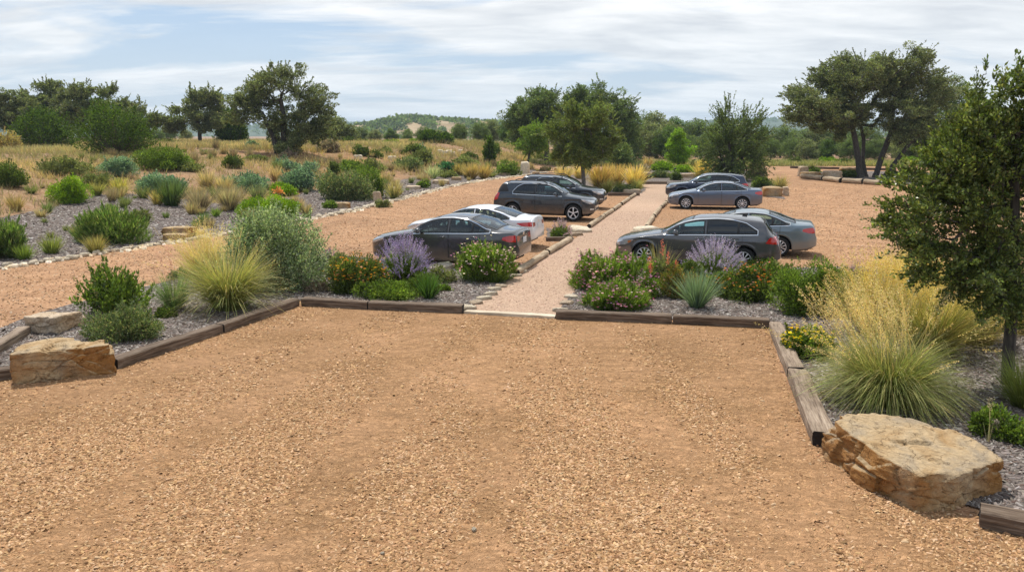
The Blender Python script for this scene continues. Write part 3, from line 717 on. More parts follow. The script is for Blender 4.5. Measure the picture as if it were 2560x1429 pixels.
def sleeper(pa, pb, label, seed, w=0.24, h=0.19, mat='timber', away=None, group='timber sleepers edging the court', name='timber_sleeper', rnd=False, cat='sleeper', gap=0.006, zz=0.0):
    p0 = np.array(g0(*pa)) if not isinstance(pa, np.ndarray) else pa; p1 = np.array(g0(*pb)) if not isinstance(pb, np.ndarray) else pb
    u = (p1 - p0) / np.linalg.norm(p1 - p0); p0 = p0 + u * gap; p1 = p1 - u * gap
    me, c, nrm, an = timber(p0, p1, w, h, M[mat], seed, rnd)
    if away is not None: nrm = np.array(away) / np.linalg.norm(away)
    o = link(name, me); o.location = (c[0] + nrm[0] * w / 2, c[1] + nrm[1] * w / 2, zz); o.rotation_euler = (0, 0, an)
    return tag(o, label, cat, group)

sleeper((296, 924), (560, 833), 'dark sleeper with a sawn black end beside the golden boulder, front left', 1)
sleeper((562, 833), (750, 766), 'dark sleeper rising diagonally to the corner of the left bed', 2)
sleeper((752, 766), (918, 775), 'dark sleeper right of the left corner, in front of the orange flowers', 3)
sleeper((920, 775), (1155, 785), 'dark sleeper ending at the left side of the path mouth', 4)
sleeper((1389, 799), (1680, 811), 'dark sleeper starting at the right side of the path mouth', 5)
sleeper((1682, 811), (1925, 822), 'brown sleeper ending at the right rear corner of the court', 6)
sleeper((1922, 826), (1968, 945), 'pale bleached sleeper running forward from the right corner, below yellow flowers', 7, w=0.27, mat='timberp', away=(1, 0.1), gap=0.0)
sleeper((1970, 950), (2032, 1118), 'long pale sleeper with charred end touching the huge flat boulder', 8, w=0.3, h=0.2, mat='timberp', away=(1, 0.1))
sleeper((2446, 1322), (2640, 1362), 'dark cracked sleeper at the lower right corner of the picture', 9, w=0.28)
sleeper((-60, 962), (34, 948), 'dark sleeper end at the left edge of the picture, beside the golden boulder', 10)
sleeper((-60, 905), (46, 838), 'pale sleeper slanting up at the left edge behind the golden boulder', 12, mat='timberp')
sleeper((1160, 785), (1387, 798), 'thin pale threshold board lying flush across the path mouth', 13, w=0.2, h=0.07, mat='board', group='', name='threshold_board', cat='board')
P = np.array
sleeper((1520, 490), (1600, 490), 'low dark sleeper closing the rear left bay below the golden grasses', 14, h=0.22, group='low sleepers closing the bays')
sleeper((1598, 461), (1668, 461), 'low dark sleeper across the far end of the path', 15, h=0.22, group='low sleepers closing the bays')
sleeper((1366, 604), (1432, 603), 'short dark sleeper under the small pink flower clump', 16, h=0.16, group='low sleepers closing the bays')
for i, (a, b, lb) in enumerate([((1300, 690), (1374, 640), 'thick log nearest the camera on the left of the path'), ((1376, 638), (1432, 604), 'second log on the left of the path, behind the white car'),
        ((1478, 571), (1514, 545), 'thick bleached log at the front of the rear left bay'), ((1515, 544), (1536, 530), 'second log of the rear left row'), ((1537, 529), (1555, 516), 'third log of the rear left row'), ((1557, 514), (1577, 500), 'fourth log of the rear left row'), ((1578, 499), (1593, 489), 'farthest log of the rear left row'),
        ((1610, 573), (1628, 546), 'nearest bleached log of the right row, ending in a flat stone'), ((1629, 545), (1647, 523), 'second log of the right row with a dark end'), ((1648, 522), (1660, 511), 'third log of the right row'), ((1661, 510), (1671, 499), 'farthest log of the right row, under the saloon nose')]):
    sleeper(a, b, lb, 20 + i, w=0.2 if i > 1 else 0.24, h=0.2, mat='log', rnd=True, name='edging_log', cat='log', group='bleached logs edging the path', away=(-1, 0.2) if i < 7 else (1, 0.2), gap=0.02)
for i, (a, b, lb) in enumerate([((2005, 446), (2060, 452), 'log at the left end of the oak island'), ((2062, 453), (2105, 458), 'second log edging the oak island'), ((2108, 458), (2160, 461), 'pale straight log edging the oak island under the trunks'), ((2162, 461), (2205, 464), 'fourth log edging the oak island'), ((2207, 464), (2260, 466), 'log at the right end of the oak island behind the foreground tree')]):
    sleeper(a, b, lb, 40 + i, w=0.4, h=0.42, mat='log', rnd=True, name='edging_log', cat='log', group='logs edging the oak island', away=(0, 1), gap=0.06)
sleeper((1975, 421), (2240, 427), 'long dark sleeper at the far side of the gravel lot', 50, h=0.25, group='far sleepers', w=0.3)
sleeper((1290, 402), (1340, 414), 'dark sleeper beside the pale dirt trail', 51, h=0.3, group='far sleepers')

# ------------------------------------------------------------------ plants
def lumps(rx, ry, rz, n, r, low=0.0, solid=False):
    c = []; asp = rx / max(rz, .01)
    m = int(np.clip(round(1.0 + asp * 0.9 + r.random()), 1, 6))
    if solid: m = 1
    mo = [(r.uniform(-.6, .6), r.uniform(-.5, .3), r.uniform(.4, .6), r.uniform(.5, .85)) for _ in range(m * 2)]
    for _ in range(m): mo.append((r.uniform(-.2, .2), 0, 1.0, 1.0))
    if solid: mo = [(0, 0, 1.15, 1.05)]
    m = len(mo)
    for i in range(n):
        mx, my, mr, mh = mo[i % m]
        u = rdir(1, r)[0]; u[2] = abs(u[2]) if r.random() > low else u[2] * 0.4
        f = (0.3 + 0.45 * r.random() ** 0.5) * mr
        c.append((np.clip(mx * rx + u[0] * rx * f, -.8 * rx, .8 * rx), my * ry + u[1] * ry * f, rz * mh * (0.14 + 0.6 * abs(u[2]))))
    return np.array(c)

def shrub_mesh(w, d, h, st, r, dens=1.0, t=20):
    """returns foliage QB, twig QB, sample points of the surface"""
    qb = QB(); tw = QB()
    rx, ry, rz = w / 2, d / 2, h
    nl = int(st.get('lumps', 14) * 1.8)
    lc = lumps(rx, ry, rz, nl, r, solid=st.get('solid', False)); lr = (0.2 + 0.15 * r.random(nl)) * st.get('lr', 1.0)
    pxm = t / 780.0
    L = max(st['L'], pxm * 1.5); W = max(st['W'], pxm * 0.9)
    area = 2 * PI * rx * (ry * 0.5 + rz * 0.5)
    n = int(np.clip(area * st.get('cov', 5.0) * 0.9 / (L * W * 0.5) * dens, 500, st.get('cap', 26000)))
    li = r.integers(0, nl, n)
    u = rdir(n, r); rad = (0.45 + 0.55 * r.random(n) ** 0.6)
    sc = np.stack([lr[li] * rx * 1.25, lr[li] * ry * 1.25, lr[li] * rz * 1.2], 1)
    P = lc[li] + u * sc * rad[:, None]
    # wispy shoots
    ns = int(n * st.get('shoot', 0.12))
    if ns:
        ks = max(8, ns // 22); sb = r.integers(0, n, ks); sd = unit(P[sb] * np.array([1 / rx, 1 / ry, 1 / rz]) + np.array([0, 0, 0.7]) + 0.25 * rdir(ks, r)); sl = (0.12 + 0.16 * r.random(ks)) * h * st.get('shootlen', 1.0)
        w_ = r.integers(0, ks, ns); f = r.random(ns)
        P[:ns] = P[sb][w_] + sd[w_] * (sl[w_] * f)[:, None] + 0.02 * rdir(ns, r)
        u[:ns] = sd[w_] * 1.2 + 0.6 * rdir(ns, r)
    ok = P[:, 2] > 0.01; P = P[ok]; u = u[ok]; li = li[ok]; n = len(P)
    up = st.get('up', 0.35)
    D = u + np.array([0, 0, up]) + st.get('rand', 0.7) * rdir(n, r)
    lv = np.clip(1 + 0.24 * r.normal(size=nl), 0.55, 1.6)
    C = pick(st['pal'], n, r, st.get('var', 0.2)) * lv[li][:, None]
    C = np.clip(C, 0.004, 0.95)
    if st.get('tip'):
        m = r.random(n) < st['tipf']; C[m] = pick(st['tip'], m.sum(), r, 0.15)
    if st.get('needle'):
        blades(qb, P, D, L * 2.6 * (0.6 + 0.8 * r.random(n)), W * 0.8, 0.03, C, C * 1.25, r, seg=2)
    else:
        leaves(qb, P, D, L, W, C, r)
    sg = []
    for c in lc:
        b = np.array([0.06 * rx * r.normal(), 0.06 * ry * r.normal(), -0.03]); m_ = b * 0.4 + c * 0.5 + 0.05 * rx * r.normal(size=3)
        r0 = 0.008 + 0.012 * h
        sg += [(b, m_, r0, r0 * .7), (m_, c, r0 * .7, r0 * .35)]
        for _ in range(2):
            e = c + rdir(1, r)[0] * np.array([rx, ry, rz]) * 0.22; sg.append((c, e, r0 * .35, r0 * .12))
    tubes(tw, sg, 5)
    return qb, tw, P, u

GRN = [(0.08, 0.115, 0.024), (0.11, 0.145, 0.034), (0.052, 0.078, 0.016)]
BGR = [(0.11, 0.165, 0.028), (0.15, 0.21, 0.036), (0.075, 0.115, 0.02)]
LIM = [(0.16, 0.26, 0.015), (0.2, 0.3, 0.02), (0.11, 0.18, 0.012)]
OLV = [(0.16, 0.18, 0.07), (0.21, 0.225, 0.1), (0.12, 0.135, 0.05)]
SIL = [(0.17, 0.22, 0.13), (0.24, 0.3, 0.19), (0.12, 0.16, 0.09), (0.33, 0.38, 0.26)]
BLU = [(0.15, 0.23, 0.17), (0.22, 0.31, 0.24), (0.1, 0.16, 0.12)]
GGR = [(0.12, 0.16, 0.075), (0.17, 0.21, 0.1), (0.085, 0.115, 0.05)]
TEA = [(0.04, 0.13, 0.065), (0.06, 0.18, 0.09), (0.03, 0.09, 0.045)]
DRY = [(0.36, 0.27, 0.15), (0.45, 0.35, 0.2), (0.26, 0.19, 0.1)]
GOLD = [(0.58, 0.43, 0.17), (0.5, 0.35, 0.13), (0.66, 0.52, 0.25)]
PUR = [(0.27, 0.22, 0.2), (0.34, 0.28, 0.25), (0.2, 0.16, 0.14)]
ST = {
 'laurel': dict(pal=BGR, L=0.09, W=0.04, lumps=16, shoot=0.5, shootlen=1.7, up=0.7, mat='folg', cov=4),
 'green': dict(pal=GRN, L=0.05, W=0.026, lumps=18, shoot=0.15, mat='fol'),
 'bright': dict(pal=BGR, L=0.05, W=0.028, lumps=20, shoot=0.12, mat='fol'),
 'lime': dict(pal=LIM, L=0.05, W=0.026, lumps=22, shoot=0.05, mat='fol'),
 'olive': dict(pal=OLV, L=0.05, W=0.022, lumps=14, shoot=0.25, mat='fol', cov=4),
 'silver': dict(pal=SIL, L=0.05, W=0.03, solid=True, lumps=26, lr=1.3, cap=75000, shoot=0.3, shootlen=0.8, mat='fol', cov=11, tip=[(0.5, 0.55, 0.42)], tipf=0.08),
 'blue': dict(pal=BLU, L=0.05, W=0.022, lumps=18, shoot=0.2, mat='fol'),
 'ggreen': dict(pal=GGR, L=0.04, W=0.018, lumps=18, shoot=0.4, mat='fol', tip=[(0.3, 0.26, 0.15)], tipf=0.12),
 'rosemary': dict(pal=[(0.08, 0.13, 0.03), (0.11, 0.18, 0.04), (0.06, 0.1, 0.025), (0.2, 0.22, 0.09)], L=0.05, W=0.02, lumps=20, shoot=0.35, shootlen=1.0, up=0.9, rand=0.35, needle=True, mat='fol', cov=6),
 'teal': dict(pal=TEA, L=0.05, W=0.024, lumps=16, mat='fol'),
 'grey': dict(pal=PUR, L=0.05, W=0.018, lumps=14, mat='fol', shoot=0.3),
 'ground': dict(pal=BGR, L=0.05, W=0.025, lumps=22, shoot=0.25, mat='fol', cov=4),
 'juniper': dict(pal=[(0.05, 0.09, 0.014), (0.07, 0.12, 0.018), (0.035, 0.06, 0.01), (0.1, 0.15, 0.022)], L=0.09, W=0.045, solid=True, lumps=40, lr=1.0, shoot=0.3, shootlen=0.6, up=0.5, mat='fol', cov=7),
}

def root_of(px, py, wpx, name, depth=0.5):
    x, y, z, t = gp(px, py); w = wpx * t / FPX
    x2 = x + x / t * w * depth * 0.5; y2 = y + w * depth * 0.5
    return x2, y2, hz(x2, y2), t, w

def shrub(px, py, wpx, hpx, st, label, cat='shrub', name='shrub', group=None, flowers=None, dens=1.0, seed=None, hscale=1.0, deep=0.9):
    r = np.random.default_rng(int(px * 7 + py * 13) if seed is None else seed)
    x, y, z, t, w = root_of(px, py, wpx, name, deep)
    h = hpx * t / FPX * 0.92 * hscale
    s = ST[st] if isinstance(st, str) else st
    qb, tw, P, u = shrub_mesh(w, w * deep, h, s, r, dens, t)
    e = empty(name, (x, y, z)); tag(e, label, cat, group)
    link('foliage', qb.build('foliage', M[s['mat']]), e)
    link('stems', tw.build('stems', M['twig']), e)
    if flowers: flower_heads(e, P, u, w, h, flowers, r, t)
    return e

def flower_heads(e, P, u, w, h, fl, r, t):
    """fl: dict(pal, n, size, lift)"""
    q = QB(); n = fl['n']
    P = P + unit(u) * fl.get('push', 0.0)
    m = (P[:, 2] > h * fl.get('zmin', 0.3)) & (np.hypot(P[:, 0] / (w / 2), P[:, 1] / (w / 2)) ** 2 + (P[:, 2] / h) ** 2 > fl.get('out', 0.45))
    S_ = P[m] if m.sum() > 50 else P
    k = r.integers(0, len(S_), n); c = S_[k] + unit(S_[k] * np.array([1, 1, 1.5])) * (fl.get('lift', 0.05) * r.random((n, 1)) + 0.02)
    col = pick(fl['pal'], n, r, 0.12); sz = max(fl['size'], t / 780 * 1.15)
    for j in range(5):
        a = j * 2 * PI / 5 + r.random(n); D = np.stack([np.cos(a), np.sin(a), 0.35 + 0.3 * r.random(n)], 1)
        leaves(q, c, D, sz * 0.62, sz * 0.5, col, r)
    if fl.get('lift', 0.05) > 0.04:
        s0 = c - np.array([0, 0, 1]) * fl['lift'] * 1.5
        leaves(q, s0, c - s0, np.linalg.norm(c - s0, axis=1), 0.006, pick([(0.12, 0.17, 0.04)], n, r), r)
    link('flowers', q.build('flowers', M['flower']), e)

def spikes(px, py, wpx, hpx, label, pal, n=170, body='green', seed=3, group=None, name='sage_shrub', cat='flowering shrub', spread=1.0, blen=0.42, hb=0.62):
    """sub-shrub with long flower spikes fanning out over a leafy mound"""
    r = np.random.default_rng(seed); x, y, z, t, w = root_of(px, py, wpx, name, 0.9); h = hpx * t / FPX
    s = dict(ST[body]); qb, tw, P, u = shrub_mesh(w * 0.72, w * 0.66, h * hb, s, r, 0.8, t)
    e = empty(name, (x, y, z)); tag(e, label, cat, group)
    link('foliage', qb.build('foliage', M['fol']), e); link('stems', tw.build('stems', M['twig']), e)
    q = QB(); a = r.random(n) * 2 * PI; el = np.arcsin(np.clip(0.18 + 0.85 * r.random(n), 0, 0.99))
    D = np.stack([np.cos(a) * np.cos(el), np.sin(a) * np.cos(el), np.sin(el)], 1)
    S0 = D * np.array([w * 0.27, w * 0.25, h * 0.42])
    tipP = D * np.array([w * 0.52, w * 0.5, h * 1.0]) * (0.8 + 0.25 * r.random((n, 1)))
    m = 30; sz = max(0.028, t / 780 * 0.95)
    for k in range(m):
        f = 0.38 + 0.62 * k / (m - 1)
        p = S0 + (tipP - S0) * f + np.array([0, 0, 1]) * (0.05 * h * math.sin(f * 2)) + 0.012 * r.normal(size=(n, 3))
        dd = unit(tipP - S0) * 0.8 + 0.8 * rdir(n, r)
        leaves(q, p, dd, sz * (1.5 - 0.6 * f), sz * 0.85 * (1.2 - 0.5 * f), pick(pal, n, r, 0.15), r)
    leaves(q, S0, tipP - S0, np.linalg.norm(tipP - S0, axis=1), 0.014, pick([(0.2, 0.22, 0.14)], n, r), r)
    link('flower_spikes', q.build('flower_spikes', M['flower']), e)
    return e

def tuft(px, py, wpx, hpx, label, n=900, base=((0.07, 0.1, 0.02),), tip=((0.3, 0.3, 0.11),), bw=0.012, droop=0.16, plume=None, seed=None, name='grass_clump', cat='ornamental grass', group=None, spread=0.9, seg=5, deep=0.6, stiff=False, offs=None):
    r = np.random.default_rng(int(px * 3 + py * 17) if seed is None else seed)
    x, y, z, t, w = root_of(px, py, wpx, name, deep)
    h = hpx * t / FPX
    if offs: x += offs[0]; y += offs[1]; z = hz(x, y)
    e = empty(name, (x, y, z)); tag(e, label, cat, group)
    q = QB()
    a = r.random(n) * 2 * PI; tl = np.abs(r.normal(size=n)) * 0.42 * spread + 0.05; tl = np.clip(tl, 0, 1.25)
    D = np.stack([np.cos(a) * np.sin(tl), np.sin(a) * np.sin(tl), np.cos(tl)], 1)
    rb = 0.13 * w; P = np.stack([np.cos(a) * rb * r.random(n) ** .5, np.sin(a) * rb * r.random(n) ** .5, np.zeros(n) - 0.01], 1)
    Ln = np.hypot(h, w / 2) * (0.6 + 0.5 * r.random(n)) * (0.95 if stiff else 1.0)
    bw_ = max(bw, t / 780 * 0.62)
    blades(q, P, D, Ln, bw_ * (0.7 + 0.6 * r.random(n)), droop * (0.5 + r.random(n)), pick(base, n, r), pick(tip, n, r), r, seg=seg)
    link('blades', q.build('blades', M['grass']), e)
    if plume:
        q2 = QB(); m = plume['n']; a = r.random(m) * 2 * PI; tl = np.clip(np.abs(r.normal(size=m)) * plume.get('spread', 0.45), 0, 1.15)
        D = np.stack([np.cos(a) * np.sin(tl), np.sin(a) * np.sin(tl), np.cos(tl)], 1)
        if 'lean' in plume: D = unit(D + np.array(plume['lean']))
        P = np.zeros((m, 3)); P[:, :2] = rb * 0.8 * r.normal(size=(m, 2))
        H = plume['h'] * t / FPX * (0.72 + 0.33 * r.random(m))
        pts = blades(q2, P, D, H, max(0.007, t / 780 * 0.28), plume.get('droop', 0.05), pick([(0.3, 0.27, 0.1)], m, r), pick(plume['pal'], m, r, 0.1), r, seg=5, wid_tip=0.5)
        q3 = QB()
        if plume.get('merge'): q3 = q2
        else: link('stalks', q2.build('stalks', M['grass']), e)
        k_ = plume.get('k', 34); sz = max(plume.get('sz', 0.02), t / 780 * 0.8)
        for k in range(k_):
            f = 0.7 + 0.3 * k / (k_ - 1) if plume.get('long', 1) else 0.8 + 0.2 * k / (k_ - 1)
            s = f * 5; i0 = min(int(s), 4); fr = s - i0
            p = pts[:, i0] * (1 - fr) + pts[:, i0 + 1] * fr
            hd = unit(pts[:, -1] - pts[:, -2])
            fat = math.sin(PI * (k + 1) / (k_ + 1)) ** 0.6
            out = rdir(m, r)
            p = p + out * plume.get('fat', 0.03) * fat * r.random((m, 1))
            leaves(q3, p, hd * 0.7 + out * 0.5 + np.array([0, 0, -0.35]), sz * 1.7, sz * 0.55, pick(plume['pal'], m, r, 0.12), r)
        link('plumes', q3.build('plumes', M['grass']), e)
    return e

STRAW = [(0.6, 0.46, 0.24), (0.52, 0.38, 0.19), (0.68, 0.56, 0.34)]
# ------------------------------------------------------------------ front left bed
shrub(290, 800, 190, 128, 'laurel', 'upright glossy dark green shrub behind the golden boulder, left bed', hscale=0.9)
shrub(312, 868, 185, 92, 'ggreen', 'low dusty grey-green mound in front of the upright green shrub')
tuft(437, 782, 95, 95, 'small blue-green grass clump with wiry pink flower stalks', n=420, base=((0.06, 0.11, 0.035),), tip=((0.2, 0.27, 0.12),), bw=0.016, name='red_yucca', cat='flowering plant',
     plume=dict(n=9, h=165, spread=0.3, pal=[(0.5, 0.2, 0.22), (0.4, 0.16, 0.2)], k=26, sz=0.018, fat=0.06, droop=0.02))
shrub(412, 800, 60, 28, 'green', 'small green seedling mound beside the blue-green grass', group='little green mounds')
tuft(575, 790, 205, 150, 'big arching grass clump, green below and straw above, left bed', n=1900, base=((0.1, 0.13, 0.035), (0.16, 0.17, 0.06)), tip=((0.42, 0.36, 0.15), (0.5, 0.42, 0.2), (0.24, 0.27, 0.09), (0.3, 0.3, 0.12)), droop=0.27, bw=0.017,
     plume=dict(n=55, h=225, spread=0.4, pal=STRAW, k=26, fat=0.04, sz=0.016))
tuft(520, 715, 170, 80, 'hazy straw-coloured grass behind the arching clump', n=900, base=((0.2, 0.17, 0.07),), tip=((0.55, 0.43, 0.2),), droop=0.08, stiff=True,
     plume=dict(n=150, h=160, spread=0.42, pal=STRAW, k=30, fat=0.06))
shrub(700, 738, 248, 192, 'silver', 'large silver-green sage shrub at the back of the left bed', dens=1.1, deep=0.8)
tuft(690, 728, 60, 60, 'dry seed stalks in front of the big silver shrub', n=60, base=((0.25, 0.2, 0.1),), tip=((0.5, 0.4, 0.2),), plume=dict(merge=1, n=26, h=130, spread=0.5, pal=GOLD, k=26, fat=0.05))
spikes(828, 672, 60, 50, 'faint purple flowering plant right of the silver shrub', [(0.35, 0.26, 0.4), (0.3, 0.2, 0.32)], 60, 'olive', 41)
shrub(893, 742, 150, 118, 'green', 'orange-flowered shrub left of the lavender-blue sage', cat='flowering shrub', name='flowering_shrub', flowers=dict(pal=[(0.66, 0.27, 0.03), (0.74, 0.38, 0.04), (0.5, 0.18, 0.03), (0.6, 0.3, 0.2)], n=360, size=0.055, lift=0.05, push=0.03))
spikes(1012, 715, 165, 122, 'lavender-blue sage with spikes fanning over the front dark saloon', [(0.33, 0.25, 0.52), (0.42, 0.34, 0.62), (0.26, 0.19, 0.42)], 300, 'bright', 42, blen=0.4)
shrub(1045, 745, 110, 60, 'green', 'dark green mound under the lavender-blue sage', group=None)
shrub(975, 760, 175, 46, 'ground', 'bright green ground-hugging plant against the left sleepers', name='ground_cover_plant', cat='plant')
tuft(1072, 752, 62, 66, 'dark green spiky tuft beside the left sleepers', n=300, base=((0.04, 0.08, 0.02),), tip=((0.08, 0.15, 0.03),), bw=0.022, stiff=True, droop=0.05, name='green_tuft', cat='plant')
shrub(1112, 732, 46, 18, 'ground', 'tiny bright green mound on the mulch of the left bed', name='ground_cover_plant', cat='plant')
PINKF = [(0.62, 0.36, 0.46), (0.72, 0.5, 0.56), (0.5, 0.22, 0.36), (0.8, 0.68, 0.68)]
shrub(1212, 714, 152, 92, dict(ST['bright'], shoot=0.4, needle=True, up=0.9, pal=BGR + [(0.14, 0.2, 0.04)]), 'round mound with pink and white pincushion flowers behind the dark saloon', cat='flowering shrub', name='flowering_shrub', flowers=dict(pal=PINKF, n=380, size=0.055, lift=0.16, zmin=0.25, push=0.12))
spikes(1400, 600, 68, 52, 'small clump with pale purple flowers between the white car and the dark estate', [(0.4, 0.28, 0.38), (0.5, 0.38, 0.46)], 50, 'bright', 43, name='flowering_plant', cat='flowering plant')

# ------------------------------------------------------------------ front right bed
MAG = [(0.42, 0.16, 0.33), (0.5, 0.26, 0.42), (0.62, 0.42, 0.52), (0.36, 0.12, 0.24)]
shrub(1540, 738, 205, 100, dict(ST['bright'], shoot=0.4, needle=True, up=0.9, lumps=18), 'wide mound with purple-pink pincushion flowers right of the path', cat='flowering shrub', name='flowering_shrub', flowers=dict(pal=MAG, n=620, size=0.055, lift=0.18, zmin=0.15, push=0.12))
shrub(1522, 786, 185, 66, dict(ST['bright'], shoot=0.2, needle=True, up=0.8), 'low green mound dotted purple against the right sleepers', cat='flowering shrub', name='flowering_shrub', flowers=dict(pal=MAG, n=380, size=0.055, lift=0.08, zmin=0.1, push=0.11))
shrub(1640, 712, 70, 66, 'olive', 'pale green filler plant left of the coral flower spikes', cat='plant', name='garden_plant', flowers=dict(pal=PINKF, n=60, size=0.03, lift=0.1))
for i, (px, hh, lb) in enumerate([(1662, 130, 'tallest coral flower spike standing before the dark hatchback'), (1622, 92, 'shorter coral flower spike near the hatchback front wheel'), (1690, 78, 'short coral flower spike left of the lavender sage')]):
    tuft(px, 735, 34, 40, lb, n=60, base=((0.08, 0.12, 0.03),), tip=((0.16, 0.18, 0.06),), bw=0.018, name='red_yucca', cat='flowering plant', seed=90 + i, plume=dict(n=2, h=hh, spread=0.04, pal=[(0.62, 0.13, 0.12), (0.7, 0.22, 0.18)], k=60, sz=0.026, fat=0.05, droop=0.0))
shrub(1692, 752, 95, 84, dict(ST['olive'], pal=[(0.13, 0.15, 0.03), (0.1, 0.12, 0.03), (0.22, 0.12, 0.04)]), 'reddish-green wispy shrub between purple mound and blue grass')
tuft(1650, 700, 70, 90, 'thin upright grass among the coral spikes', n=160, base=((0.12, 0.14, 0.05),), tip=((0.3, 0.26, 0.13),), stiff=True, droop=0.03)
spikes(1782, 706, 168, 104, 'pale lavender sage with spikes in front of the dark hatchback', [(0.42, 0.34, 0.58), (0.5, 0.43, 0.66), (0.33, 0.26, 0.47)], 270, 'bright', 44)
tuft(1742, 777, 92, 96, 'blue-grey spiky grass on the mulch of the right bed', n=520, base=((0.08, 0.13, 0.08),), tip=((0.22, 0.29, 0.2),), bw=0.017, droop=0.06, stiff=True)
shrub(1862, 764, 165, 98, 'green', 'orange-flowered shrub right of the blue-grey grass', cat='flowering shrub', name='flowering_shrub', flowers=dict(pal=[(0.64, 0.24, 0.03), (0.7, 0.33, 0.04), (0.5, 0.13, 0.04), (0.55, 0.28, 0.25)], n=260, size=0.055, lift=0.05, push=0.03))
shrub(1905, 690, 90, 45, 'bright', 'green plant with magenta flowers behind the hatchback', cat='flowering shrub', name='flowering_shrub', flowers=dict(pal=[(0.55, 0.05, 0.2), (0.6, 0.3, 0.35)], n=60, size=0.04, lift=0.08))
shrub(2010, 800, 205, 150, 'bright', 'tall bright green bush left of the golden grasses', deep=0.8)
spikes(2140, 720, 90, 60, 'dusty pink flowering plant behind the golden grasses', [(0.36, 0.2, 0.25), (0.42, 0.26, 0.3)], 60, 'olive', 45)
shrub(2010, 912, 130, 92, 'bright', 'low green shrub with yellow flowers beside the pale sleeper', cat='flowering shrub', name='flowering_shrub', flowers=dict(pal=[(0.8, 0.55, 0.02), (0.75, 0.62, 0.04)], n=210, size=0.05, lift=0.08), deep=1.0)
tuft(2215, 1048, 360, 150, 'hero golden grass fountain behind the huge flat boulder', n=4200, base=((0.08, 0.105, 0.025), (0.13, 0.145, 0.05)), tip=((0.26, 0.28, 0.1), (0.2, 0.24, 0.08), (0.46, 0.4, 0.2), (0.34, 0.33, 0.14)), bw=0.012, droop=0.3, seg=6,
     plume=dict(n=190, h=350, spread=0.36, pal=STRAW, k=60, fat=0.05, sz=0.016, droop=0.09, lean=(-0.18, 0.1, 0)))
tuft(2330, 905, 260, 130, 'golden grass clump between the hero grass and the foreground tree', n=2600, base=((0.13, 0.12, 0.04),), tip=((0.45, 0.36, 0.16), (0.24, 0.26, 0.09)), bw=0.011, droop=0.2,
     plume=dict(n=150, h=235, spread=0.42, pal=GOLD, k=44, fat=0.06, sz=0.02, lean=(-0.1, 0, 0)))
tuft(2190, 850, 240, 130, 'golden grass clump behind the yellow-flowered shrub', n=1800, base=((0.13, 0.12, 0.04),), tip=((0.45, 0.36, 0.16),), bw=0.01, droop=0.12,
     plume=dict(n=190, h=220, spread=0.4, pal=GOLD, k=40, fat=0.07, sz=0.022))
tuft(2440, 880, 220, 110, 'dry golden grass clump left of the tree trunk', n=1500, base=((0.15, 0.13, 0.05),), tip=((0.42, 0.33, 0.16),), bw=0.011, droop=0.14, plume=dict(n=90, h=190, spread=0.45, pal=GOLD, k=36, fat=0.06, sz=0.02))
tuft(2290, 775, 240, 90, 'farthest golden grass in the right bed, against the gravel', n=1200, base=((0.2, 0.17, 0.07),), tip=((0.55, 0.43, 0.2),), bw=0.012, droop=0.1, plume=dict(n=170, h=150, spread=0.45, pal=GOLD, k=32, fat=0.08, sz=0.025))
tuft(2560, 850, 190, 100, 'dry grass clump behind the foreground tree trunk', n=900, base=((0.13, 0.12, 0.04),), tip=((0.4, 0.33, 0.15),), bw=0.012)
tuft(2560, 1040, 190, 120, 'green wispy grass at the right edge, below the tree', n=900, base=((0.08, 0.1, 0.02),), tip=((0.22, 0.25, 0.07),), bw=0.009)
shrub(2300, 830, 150, 90, 'green', 'green bush half hidden among the golden grasses')
shrub(2490, 1120, 150, 82, 'ground', 'low feathery green plant behind the huge boulder, right edge', name='garden_plant', cat='plant')
shrub(2570, 1130, 90, 60, 'ground', 'feathery green plant cut by the right edge of the picture', name='garden_plant', cat='plant')
tuft(2470, 1110, 20, 60, 'dead bare flower stalk behind the huge boulder', n=3, base=((0.3, 0.24, 0.16),), tip=((0.42, 0.36, 0.26),), bw=0.016, stiff=True, droop=0.0, name='dead_stalk', cat='plant stalk', plume=dict(merge=1, n=3, h=150, spread=0.12, pal=[(0.42, 0.35, 0.25)], k=12, fat=0.01, long=0))

